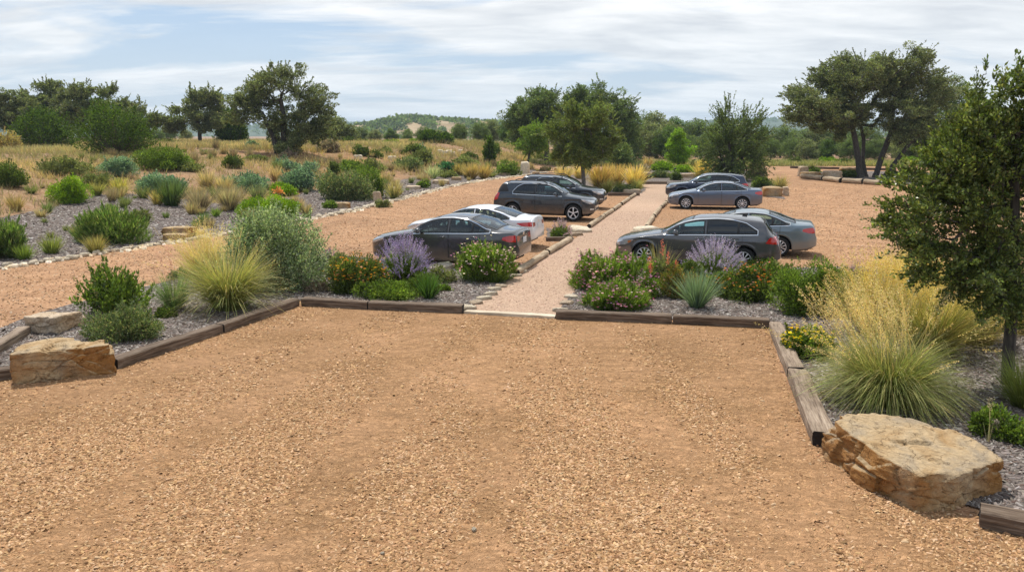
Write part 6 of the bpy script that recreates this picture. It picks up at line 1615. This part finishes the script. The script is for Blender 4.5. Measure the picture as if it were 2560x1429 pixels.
    for sg in (-1, 1):
        pj = sh(sideproj(sg))
        for wi, (lo, hi) in enumerate(outlines):
            Vp, Fp = ruled(s, lo, hi, pj, 12, 5, .001)
            pmesh('side_window', Vp, Fp, M['glassd'] if (wi and c.get('privacy')) else M['glass'], e)
            ring(s, lo + hi[::-1], pj, .012, .03, .004, 'window_frame', M['black'], e)
        if c.get('trim', True):
            ring(s, full, pj, -.030, .048, .009, 'window_trim', M['chrome'], e)
        # door seams, sill strip
        for a, b in c['doors']:
            for xx in (a, b):
                q = []
                zz = np.linspace(c.get('sill', .3), zs(xx) + .02, 12)
                zz = [z for z in zz if all(math.hypot(xx - xw, z - s.wr) > s.ra + .02 for xw in s.wx)]
                if len(zz) < 3: continue
                Vp = []
                for z in zz:
                    for dx in (-.006, .006):
                        p, nn = pj((xx + dx, z)); 
                        if p is None: p, nn = Vector((xx + ox, sg * s.W, z)), Vector((0, sg, 0))
                        Vp.append(p + nn * .0025)
                pmesh('door_seam', Vp, [(2 * i, 2 * i + 1, 2 * i + 3, 2 * i + 2) for i in range(len(zz) - 1)], M['black'], e)
        for di, (a, b) in enumerate(c['doors']):
            hx = b - .19 if True else a; hzz = zs(hx) - .10; p, nn = pj((hx, hzz))
            if p is not None: bevbox('handle', (.2, .035, .035), p + nn * .02, M['chrome'] if c.get('chromeh') else body_m, doors[di * 2 + (1 if sg > 0 else 0)], .012)
        # mirror
        mx = c['mirror']; mz = zs(mx) + .09; p, nn = pj((mx, zs(mx) + .0))
        if p is not None:
            md = bevbox('door_mirror', (.13, .21, .145), (p.x - .01, sg * (abs(p.y) + .13), mz), body_m, e, .045, seg=3, taper=.85)
            bevbox('mirror_glass', (.01, .15, .1), (p.x + .06, sg * (abs(p.y) + .13), mz), M['chrome'], md, .004)
            bevbox('mirror_arm', (.06, .09, .04), (p.x, sg * (abs(p.y) + .03), mz - .06), M['black'], md, .012)
        # lamps
        for nm, mat, lo, hi in c['sidelamps']:
            Vp, Fp = ruled(s, lo, hi, pj, 12, 6, .006); pmesh(nm, Vp, Fp, M[mat], e)
        for nm, mat, lo, hi in c.get('rearlamps', []):
            lo2 = [(y * sg, z) for y, z in lo]; hi2 = [(y * sg, z) for y, z in hi]
            Vp, Fp = ruled(s, lo2, hi2, sh(rearproj), 10, 5, .006); pmesh(nm, Vp, Fp, M[mat], e)
        for nm, mat, lo, hi in c.get('frontlamps', []):
            lo2 = [(y * sg, z) for y, z in lo]; hi2 = [(y * sg, z) for y, z in hi]
            Vp, Fp = ruled(s, lo2, hi2, sh(frontproj), 10, 5, .006); pmesh(nm, Vp, Fp, M[mat], e)
        if c.get('rails'):
            x0, x1 = c['rails']; q = QB(); pts = []
            for x in np.linspace(x0, x1, 12):
                pts.append((x + ox, sg * (s.at(s.yr, x) - .05), s.at(s.zt, x) + .035))
            pts[0] = (pts[0][0], pts[0][1], pts[0][2] - .06); pts[-1] = (pts[-1][0], pts[-1][1], pts[-1][2] - .06)
            tubes(q, [(pts[i], pts[i + 1], .022, .022) for i in range(11)], 6); link('roof_rail', q.build('roof_rail', M['black']), e)
        for xw in s.wx:
            wheel(e, xw + ox, sg * (s.W - .125), s.wr, .215, c['spokes'], sg)
            # arch liner
            n = 20; Vp = []; 
            for i in range(n + 1):
                a = PI * i / n
                for yy in (s.W - .06, s.W - .42): Vp.append((xw + ox + math.cos(a) * (s.ra + .004), sg * yy, s.wr + math.sin(a) * (s.ra + .004)))
            Fp = [(2 * i, 2 * i + 1, 2 * i + 3, 2 * i + 2) for i in range(n)] + [tuple(2 * i + 1 for i in range(n + 1))]
            pmesh('arch_liner', Vp, Fp, M['liner'], e, smooth=False)
    # windscreen and rear glass
    for nm, (lo, hi), mat in (('windscreen', ws, 'glassw'), ('rear_window', rs, 'glassd' if c.get('privacy') else 'glassw')):
        Vp, Fp = ruled(s, lo, hi, sh(topproj), 10, 12, .002); pmesh(nm, Vp, Fp, M[mat], e)
        ring(s, lo + hi[::-1], sh(topproj), .022, .018, .005, 'screen_surround', M['black'], e)
    for nm, mat, lo, hi in c.get('front', []):
        Vp, Fp = ruled(s, lo, hi, sh(frontproj), 12, 5, .007); pmesh(nm, Vp, Fp, M[mat], e)
    for nm, mat, lo, hi in c.get('rearp', []):
        Vp, Fp = ruled(s, lo, hi, sh(rearproj), 12, 5, .007); pmesh(nm, Vp, Fp, M[mat], e)
    # plate, badge, floor, cabin
    pz = c.get('platez', .75); p, nn = rearproj((0, pz))
    if p is not None: bevbox('number_plate', (.012, .31, .15), (p.x + ox + .012, 0, pz), M['plate'], e, .003)
    p, nn = rearproj((0, pz + .17))
    if p is not None: bevbox('badge', (.012, .12, .07), (p.x + ox + .006, 0, pz + .17), M['chrome'], e, .005)
    p, nn = frontproj((0, c.get('badgez', .62)))
    if p is not None: bevbox('badge', (.012, .16, .07), (p.x + ox - .008, 0, c.get('badgez', .62)), M['chrome'], e, .005)
    bevbox('floor_pan', (L - .5, s.W * 1.5, .16), (0, 0, .30), M['liner'], e, .03)
    g0x, g1x = c['cabin']; sm = M[c.get('seat', 'seat')]; bz = c['belt']
    bevbox('dashboard', (.45, s.W * 1.55, .2), (g0x + .1 + ox, 0, bz - .14), M['black'], e, .05)
    for sg in (-1, 1):
        xs_ = g0x + 1.02
        st = bevbox('seat', (.5, .5, .14), (xs_ - .2 + ox, sg * .36, .55), sm, e, .05)
        bevbox('seat_back', (.14, .48, .62), (xs_ + .12 + ox, sg * .36, .86), sm, st, .06, rot=(0, .2, 0))
        bevbox('head_rest', (.1, .24, .17), (xs_ + .2 + ox, sg * .36, 1.24), sm, st, .04)
    st = bevbox('seat', (.5, 1.25, .14), (g0x + 1.85 + ox, 0, .58), sm, e, .05)
    bevbox('seat_back', (.14, 1.25, .6), (g0x + 2.15 + ox, 0, .86), sm, st, .06, rot=(0, .3, 0))
    for sg in (-1, 1): bevbox('head_rest', (.1, .26, .14), (g0x + 2.25 + ox, sg * .36, 1.17), sm, st, .04)
    q = QB(); n = 20; cx, cy, cz = g0x + .5 + ox, -.36, bz - .02     # steering wheel on the car's left side
    pts = [(cx + .06 * math.sin(2 * PI * i / n) * -1, cy + .18 * math.cos(2 * PI * i / n), cz + .17 * math.sin(2 * PI * i / n)) for i in range(n + 1)]
    tubes(q, [(pts[i], pts[i + 1], .016, .016) for i in range(n)] + [(pts[0], pts[n // 2], .014, .014), ((cx, cy, cz), (cx - .3, cy, cz - .1), .03, .03)], 6); link('steering_wheel', q.build('steering_wheel', M['black']), e)
    if c.get('antenna'):
        ax = c['antenna']; az = s.at(s.zt, ax); bevbox('antenna', (.14, .03, .06), (ax + ox, 0, az + .02), M['black'], e, .012)
    return e

SEDAN = dict(L=4.85, W=1.83, fo=.95, wb=2.78, wr=.325, belt=.97, spokes=10, tumble=.42,
  top=[(0, .62), (.04, .72), (.2, .80), (.6, .88), (1.1, .96), (1.42, 1.02), (1.75, 1.2), (2.1, 1.365), (2.45, 1.445), (2.85, 1.465), (3.3, 1.435), (3.65, 1.34), (4.0, 1.21), (4.25, 1.125), (4.5, 1.11), (4.72, 1.10), (4.77, 1.03), (4.80, .85), (4.85, .62)],
  shoulder=[(0, .56), (.06, .64), (.3, .74), (.9, .86), (1.4, .93), (2.4, .97), (3.4, 1.0), (4.1, 1.035), (4.7, 1.04), (4.77, .98), (4.80, .80), (4.85, .58)],
  bottom=[(0, .34), (.12, .24), (.5, .2), (4.2, .21), (4.6, .26), (4.85, .38)],
  glass=(1.62, 3.98), up=[(1.5, 1.0), (1.9, 1.20), (2.3, 1.33), (2.8, 1.365), (3.25, 1.335), (3.6, 1.22), (3.98, 1.05)], pillars=[(2.72, .10), (3.48, .04)], doors=[(1.55, 2.72), (2.74, 3.72)],
  wind=(1.46, 2.28, .93), rear=(3.38, 4.18, .93), mirror=1.82, cabin=(1.45, 4.0), platez=.80, badgez=.66,
  sidelamps=[('headlamp', 'clear', [(.05, .60), (.25, .63), (.55, .73)], [(.05, .70), (.25, .76), (.6, .80)]), ('tail_lamp', 'red', [(4.4, .86), (4.6, .80), (4.78, .80)], [(4.42, .93), (4.6, .97), (4.76, .98)])],
  rearlamps=[('tail_lamp', 'redd', [(.42, .82), (.66, .80)], [(.40, .93), (.66, .96)])],
  front=[('grille', 'black', [(-.5, .38), (.5, .38)], [(-.45, .55), (.45, .55)])],
  chromeh=False)

def car_from(c, p, u, side, **k):
    """p: ground point below the nearest lower corner at the rear (or front) of the near side; see below"""
    pass

def place_near(c, name, label, cat, A, B, anchor, near, zs=1.0):
    """A, B world ground points of the near side line (nose end, tail end); anchor 'tail'/'nose' keeps that end; near = +1/-1 side of the car facing the camera"""
    A = np.array(A, float); B = np.array(B, float); u = (B - A) / np.linalg.norm(B - A); L = c['L']
    if anchor == 'tail': A = B - u * L
    elif anchor == 'nose': B = A + u * L
    else: mid = (A + B) / 2; A = mid - u * L / 2; B = mid + u * L / 2
    n_ = np.array([-u[1], u[0]]); 
    if n_[1] < 0: n_ = -n_
    cc = (A + B) / 2 + n_ * c['W'] / 2
    e = make_car(c, name, label, cat, (cc[0], cc[1]), math.atan2(u[1], u[0])); e.scale = (1, 1, zs); return e

M['p_grey'] = paint('dark_grey_paint', (0.085, 0.083, 0.086), 0.5, 0.22)
M['p_white'] = paint('silver_white_paint', (0.72, 0.73, 0.76), 0.1, 0.3)
M['p_slate'] = paint('slate_blue_paint', (0.036, 0.046, 0.06), 0.5, 0.22)
M['p_blue'] = paint('steel_blue_paint', (0.11, 0.145, 0.215), 0.5, 0.22)
M['p_navy'] = paint('navy_paint', (0.024, 0.036, 0.07), 0.5, 0.22)
M['p_grey2'] = paint('charcoal_paint', (0.1, 0.1, 0.108), 0.5, 0.22)
M['p_ice'] = paint('ice_blue_paint', (0.17, 0.225, 0.265), 0.4, 0.28)

carA = dict(SEDAN, paint=M['p_grey'])
u = np.array([.951, -.309])
B_ = np.array(g0(1290, 682)); place_near(carA, 'saloon_car', 'dark grey saloon behind the lavender-blue sage, nose to the left', 'car', g0(918, 660), B_, 'tail', 1, zs=1.07)

carB = dict(SEDAN, paint=M['p_white'], L=4.85, seat='seatp', W=1.84,
  top=[(0, .62), (.04, .72), (.2, .80), (.6, .88), (1.1, .95), (1.42, 1.0), (1.75, 1.18), (2.1, 1.35), (2.45, 1.43), (2.85, 1.455), (3.2, 1.43), (3.6, 1.34), (4.0, 1.22), (4.3, 1.13), (4.55, 1.12), (4.76, 1.13), (4.79, 1.06), (4.81, .88), (4.85, .62)],
  up=[(1.5, 1.0), (1.9, 1.20), (2.3, 1.32), (2.8, 1.35), (3.2, 1.32), (3.6, 1.23), (3.9, 1.12), (3.98, 1.06)],
  sidelamps=[SEDAN['sidelamps'][0], ('tail_lamp', 'red', [(4.28, .92), (4.5, .82), (4.79, .82)], [(4.3, .94), (4.55, .96), (4.77, .97)])])
B2 = np.array(g0(1330, 629)); place_near(carB, 'saloon_car', 'silver-white saloon, only rear half and roof showing', 'car', B2 - u * 4.85, B2, 'tail', 1)

SUV = dict(L=4.78, W=1.86, fo=.95, wb=2.86, wr=.365, belt=1.1, spokes=5, tumble=.36, privacy=True, Rf=.85, Rr=.5, cr=.74, sill=.38,
  top=[(0, .78), (.05, .9), (.2, 1.0), (.7, 1.08), (1.15, 1.14), (1.28, 1.17), (1.65, 1.40), (1.98, 1.58), (2.25, 1.645), (2.9, 1.68), (3.8, 1.67), (4.2, 1.65), (4.34, 1.62), (4.42, 1.48), (4.58, 1.2), (4.66, 1.1), (4.72, .9), (4.78, .62)],
  shoulder=[(0, .70), (.06, .8), (.3, .92), (.9, 1.02), (1.4, 1.07), (2.4, 1.1), (3.4, 1.13), (4.2, 1.17), (4.5, 1.16), (4.66, 1.03), (4.72, .85), (4.78, .58)],
  bottom=[(0, .42), (.15, .32), (.5, .28), (4.3, .3), (4.6, .36), (4.78, .45)],
  glass=(1.52, 3.75), up=[(1.4, 1.15), (1.85, 1.42), (2.2, 1.53), (2.9, 1.555), (3.3, 1.54), (3.55, 1.44), (3.75, 1.24)], pillars=[(2.72, .09)], doors=[(1.5, 2.72), (2.74, 3.72)],
  wind=(1.32, 2.12, .93), rear=(4.38, 4.62, .9), mirror=1.75, cabin=(1.4, 4.2), platez=.85, badgez=.84, rails=(2.2, 4.1),
  sidelamps=[('headlamp', 'clear', [(.04, .78), (.25, .76), (.5, .86)], [(.06, .88), (.3, .93), (.62, .98)]), ('tail_lamp', 'red', [(4.5, .92), (4.6, .86), (4.74, .84)], [(4.42, 1.16), (4.55, 1.2), (4.64, 1.18)]), ('fog_lamp', 'clear', [(.05, .5), (.2, .5)], [(.05, .56), (.2, .56)]), ('quarter_window', 'black', [(3.98, 1.24), (4.3, 1.235), (4.52, 1.23)], [(4.12, 1.55), (4.3, 1.55), (4.38, 1.53)])],
  rearlamps=[('tail_lamp', 'red', [(.6, .9), (.75, .88)], [(.6, 1.1), (.75, 1.1)])],
  frontlamps=[('fog_lamp', 'clear', [(.42, .5), (.56, .5)], [(.42, .56), (.56, .56)])],
  front=[('grille', 'black', [(-.42, .66), (.42, .66)], [(-.46, .78), (.46, .78)]), ('air_intake', 'black', [(-.5, .46), (.5, .46)], [(-.45, .56), (.45, .56)])],
  antenna=None)
carC = dict(SUV, paint=M['p_slate'])
uC = np.array([-.966, .26]); nose = np.array(g0(1484, 556)); place_near(carC, 'estate_car', 'dark slate tall estate car facing right, chrome window outline, in front', 'car', nose, nose + uC * 4.78, 'nose', -1, zs=1.05)
carD = dict(SUV, paint=M['p_slate'])
nose2 = np.array(g0(1507, 526)); place_near(carD, 'estate_car', 'dark slate tall estate car half hidden behind its twin', 'car', nose2, nose2 + uC * 4.78, 'nose', -1, zs=1.04)

carE = dict(SEDAN, paint=M['p_blue'], L=4.83, spokes=10, W=1.84, wr=.335, wb=2.86, fo=.93)
w1 = np.array(g0(1714, 523.5)); w2 = np.array(g0(1853, 526)); ue = (w2 - w1) / np.linalg.norm(w2 - w1)
place_near(carE, 'saloon_car', 'steel blue saloon seen from its full side, both wheels showing', 'car', w1 - ue * .93, w1 + ue * 3.9, 'nose', 1)
carF = dict(SUV, paint=M['p_navy'], L=4.8, spokes=5, W=1.9, glass=(1.62, 4.12), pillars=[(2.72, .09), (3.62, .05)],
  top=[(0, .72), (.05, .86), (.2, .98), (.7, 1.05), (1.2, 1.1), (1.34, 1.12), (1.75, 1.36), (2.1, 1.53), (2.4, 1.61), (3.0, 1.64), (3.8, 1.6), (4.2, 1.55), (4.4, 1.52), (4.46, 1.42), (4.6, 1.2), (4.68, 1.08), (4.74, .9), (4.8, .62)],
  up=[(1.5, 1.13), (2.0, 1.4), (2.4, 1.5), (2.9, 1.53), (3.4, 1.5), (3.8, 1.42), (4.12, 1.24)], rails=None,
  sidelamps=[('headlamp', 'clear', [(.04, .74), (.25, .74), (.5, .84)], [(.06, .86), (.3, .9), (.62, .94)]), ('tail_lamp', 'red', [(4.25, 1.0), (4.5, .95), (4.72, .93)], [(4.3, 1.05), (4.5, 1.08), (4.68, 1.08)])])
f1 = np.array(g0(1663, 503)); place_near(carF, 'estate_car', 'navy tall estate car behind the steel blue saloon', 'car', f1, f1 + ue * 4.8, 'nose', 1)

HATCH = dict(SUV, L=4.83, W=1.82, fo=.93, wb=2.86, wr=.335, belt=.98, spokes=10, tumble=.38, sill=.3, Rr=.55, cr=.72, privacy=True, paint=M['p_grey2'], rails=None, antenna=3.75,
  top=[(0, .64), (.05, .74), (.2, .81), (.7, .9), (1.15, .97), (1.36, 1.01), (1.75, 1.21), (2.1, 1.375), (2.45, 1.46), (3.0, 1.50), (3.6, 1.485), (4.05, 1.45), (4.3, 1.42), (4.36, 1.34), (4.52, 1.12), (4.64, 1.02), (4.74, .9), (4.78, .75), (4.83, .58)],
  shoulder=[(0, .58), (.06, .66), (.3, .76), (.9, .88), (1.4, .94), (2.4, .985), (3.4, 1.01), (4.2, 1.04), (4.5, 1.03), (4.66, .93), (4.76, .72), (4.83, .54)],
  bottom=[(0, .34), (.12, .24), (.5, .2), (4.2, .22), (4.6, .28), (4.83, .4)],
  glass=(1.6, 4.12), up=[(1.5, 1.0), (2.0, 1.25), (2.4, 1.36), (2.9, 1.40), (3.4, 1.38), (3.8, 1.31), (4.12, 1.13)], pillars=[(2.70, .10), (3.62, .035)], doors=[(1.5, 2.70), (2.72, 3.74)],
  wind=(1.4, 2.3, .93), rear=(4.32, 4.56, .9), mirror=1.85, cabin=(1.45, 4.1), platez=.72, badgez=.64, chromeh=False,
  sidelamps=[('headlamp', 'clear', [(.04, .58), (.25, .60), (.45, .66)], [(.05, .68), (.25, .74), (.6, .78)]), ('indicator', 'amber', [(.42, .665), (.5, .69)], [(.42, .74), (.55, .765)]), ('tail_lamp', 'red', [(4.38, .82), (4.5, .8), (4.76, .79)], [(4.5, .98), (4.6, .99), (4.68, .98)])],
  rearlamps=[('tail_lamp', 'redd', [(.45, .82), (.66, .8)], [(.45, .94), (.66, .95)])], frontlamps=[],
  front=[('grille', 'black', [(-.5, .54), (.5, .54)], [(-.45, .62), (.45, .62)]), ('air_intake', 'black', [(-.5, .36), (.5, .36)], [(-.5, .46), (.5, .46)])])
ug = np.array([.951, -.309]); g_t = np.array(g0(1950, 686)); place_near(HATCH, 'hatchback_car', 'charcoal hatchback in front on the right of the path, nose to the left', 'car', g_t - ug * 4.83, g_t, 'tail', 1, zs=1.05)
carH = dict(SEDAN, paint=M['p_ice'], spokes=10, L=4.87, seat='seatp')
h_t = np.array(g0(2040, 648)); place_near(carH, 'saloon_car', 'ice blue saloon whose tail sticks out behind the charcoal hatchback', 'car', h_t - ug * 4.87, h_t, 'tail', 1)

# small things near the islands
x, y = g0(1687, 440); e = empty('path_light', (x, y, 0)); tag(e, 'small dark path light with a hooded cap before the lime tree', 'path light')
q = QB(); tubes(q, [((0, 0, 0), (0, 0, .62), .03, .025)], 8); link('post', q.build('post', M['black']), e)
q = QB(); tubes(q, [((0, 0, .6), (0, 0, .66), .05, .16), ((0, 0, .66), (0, 0, .74), .17, .05)], 12); link('lamp_hood', q.build('lamp_hood', M['black']), e)
M['bluec'] = plain('blue_cloth', (0.06, 0.1, 0.4), 0.7, var=0.2); M['whitec'] = plain('white_cloth', (0.7, 0.75, 0.82), 0.7, var=0.1)
x, y = g0(2262, 455); e = empty('bundle', (x, y + .5, 0.02)); tag(e, 'small blue and white bundle behind the logs at the right of the oak island', 'bundle')
bevbox('blue_cloth', (.7, .4, .45), (0, 0, .3), M['bluec'], e, .12, seg=3, taper=.8); bevbox('white_cloth', (.4, .3, .3), (.45, -.1, .4), M['whitec'], e, .1, seg=3, taper=.7)

# ------------------------------------------------------------------ sky, sun, camera
SUN_EL = math.radians(64); SUN_AZ = math.radians(-28)   # azimuth from +Y towards +X
sd = Vector((math.sin(SUN_AZ) * math.cos(SUN_EL), math.cos(SUN_AZ) * math.cos(SUN_EL), math.sin(SUN_EL)))
sl = bpy.data.lights.new('sun', 'SUN'); sl.energy = 4.7; sl.angle = math.radians(1.0); sl.color = (1, 0.95, 0.87)
so = bpy.data.objects.new('sun', sl); COL.objects.link(so); so.rotation_euler = sd.to_track_quat('Z', 'Y').to_euler()

w = bpy.data.worlds.new('World'); scene.world = w; w.use_nodes = True; nt = w.node_tree; nt.nodes.clear()
out = nt.nodes.new('ShaderNodeOutputWorld'); bg = nt.nodes.new('ShaderNodeBackground'); bg.inputs['Strength'].default_value = 0.13
sky = nt.nodes.new('ShaderNodeTexSky'); sky.sky_type = 'NISHITA'; sky.sun_disc = False; sky.sun_elevation = SUN_EL; sky.sun_rotation = SUN_AZ
sky.air_density = 1.0; sky.dust_density = 1.2; sky.ozone_density = 1.2
tc = nt.nodes.new('ShaderNodeTexCoord'); sx = nt.nodes.new('ShaderNodeSeparateXYZ'); L_(nt, tc.outputs['Generated'], sx.inputs[0])
za = N(nt, 'ShaderNodeMath', _operation='ADD'); L_(nt, sx.outputs['Z'], za.inputs[0]); za.inputs[1].default_value = 0.14
zm = N(nt, 'ShaderNodeMath', _operation='MAXIMUM'); L_(nt, za.outputs[0], zm.inputs[0]); zm.inputs[1].default_value = 0.05
dx = N(nt, 'ShaderNodeMath', _operation='DIVIDE'); L_(nt, sx.outputs['X'], dx.inputs[0]); L_(nt, zm.outputs[0], dx.inputs[1])
dy = N(nt, 'ShaderNodeMath', _operation='DIVIDE'); L_(nt, sx.outputs['Y'], dy.inputs[0]); L_(nt, zm.outputs[0], dy.inputs[1])
cb = nt.nodes.new('ShaderNodeCombineXYZ'); L_(nt, dx.outputs[0], cb.inputs[0]); L_(nt, dy.outputs[0], cb.inputs[1])
mp = N(nt, 'ShaderNodeMapping'); mp.inputs['Rotation'].default_value = (0, 0, 0.22); mp.inputs['Scale'].default_value = (0.42, 0.85, 1); mp.inputs['Location'].default_value = (0.35, 1.7, 0)
L_(nt, cb.outputs[0], mp.inputs[0])
n1 = N(nt, 'ShaderNodeTexNoise', Scale=1.45, Detail=8.0, Roughness=0.56, Distortion=0.4); L_(nt, mp.outputs[0], n1.inputs['Vector'])
n2 = N(nt, 'ShaderNodeTexNoise', Scale=3.4, Detail=8.0, Roughness=0.58, Distortion=0.3); L_(nt, mp.outputs[0], n2.inputs['Vector'])
# clouds thin out to the left and toward the horizon
gx = N(nt, 'ShaderNodeMath', _operation='MULTIPLY_ADD'); L_(nt, sx.outputs['X'], gx.inputs[0]); gx.inputs[1].default_value = 0.12; L_(nt, n1.outputs['Fac'], gx.inputs[2])
cov = ramp(nt, gx.outputs[0], [(0.385, (0.08,) * 3), (0.445, (0.6,) * 3), (0.51, (1.0,) * 3)])
shd = ramp(nt, n2.outputs['Fac'], [(0.34, (5.6, 5.9, 6.3)), (0.48, (6.7, 6.95, 7.2)), (0.64, (8.1, 8.2, 8.3))])
hzr = N(nt, 'ShaderNodeMapRange'); hzr.inputs['From Min'].default_value = 0.0; hzr.inputs['From Max'].default_value = 0.16
hzr.inputs['To Min'].default_value = 0.65; hzr.inputs['To Max'].default_value = 0.0; L_(nt, sx.outputs['Z'], hzr.inputs[0])
mul = N(nt, 'ShaderNodeMath', _operation='MULTIPLY'); mul.inputs[1].default_value = 1.0; L_(nt, cov.outputs[0], mul.inputs[0])
blue = mixc(nt, 0.6, sky.outputs[0], (2.7, 4.1, 6.2))
c = mixc(nt, mul.outputs[0], blue, shd.outputs[0])
c = mixc(nt, hzr.outputs[0], c, (5.6, 6.4, 7.1))
L_(nt, c, bg.inputs['Color']); L_(nt, bg.outputs[0], out.inputs[0])

# the air
HAZE = 0.00022
if HAZE:
    me = bpy.data.meshes.new('haze'); bm = bmesh.new(); bmesh.ops.create_cube(bm, size=1)
    for v in bm.verts: v.co = Vector((v.co.x * 9400, 2600 + v.co.y * 6300, 12 + v.co.z * 60))
    bm.to_mesh(me); bm.free(); m, nt, out = nmat('haze'); pv = nt.nodes.new('ShaderNodeVolumePrincipled')
    pv.inputs['Color'].default_value = (0.62, 0.78, 0.95, 1); pv.inputs['Density'].default_value = HAZE; pv.inputs['Anisotropy'].default_value = 0.2
    L_(nt, pv.outputs[0], out.inputs['Volume']); me.materials.append(m)
    tag(link('haze', me), 'thin blue air between the lot and the far hills', None, None, 'stuff')

cam = bpy.data.cameras.new('camera'); co = bpy.data.objects.new('camera', cam); COL.objects.link(co)
cam.sensor_width = 36; cam.sensor_fit = 'HORIZONTAL'; cam.lens = FPX / 2560 * 36; cam.clip_start = 0.1; cam.clip_end = 12000
co.location = (0, 0, CAMH); co.rotation_euler = (PI / 2 - PITCH, 0, 0); scene.camera = co
scene.render.resolution_x = 1024; scene.render.resolution_y = 571
scene.view_settings.view_transform = 'Standard'; scene.view_settings.look = 'None'; scene.view_settings.gamma = 1.0; scene.view_settings.exposure = 0.0
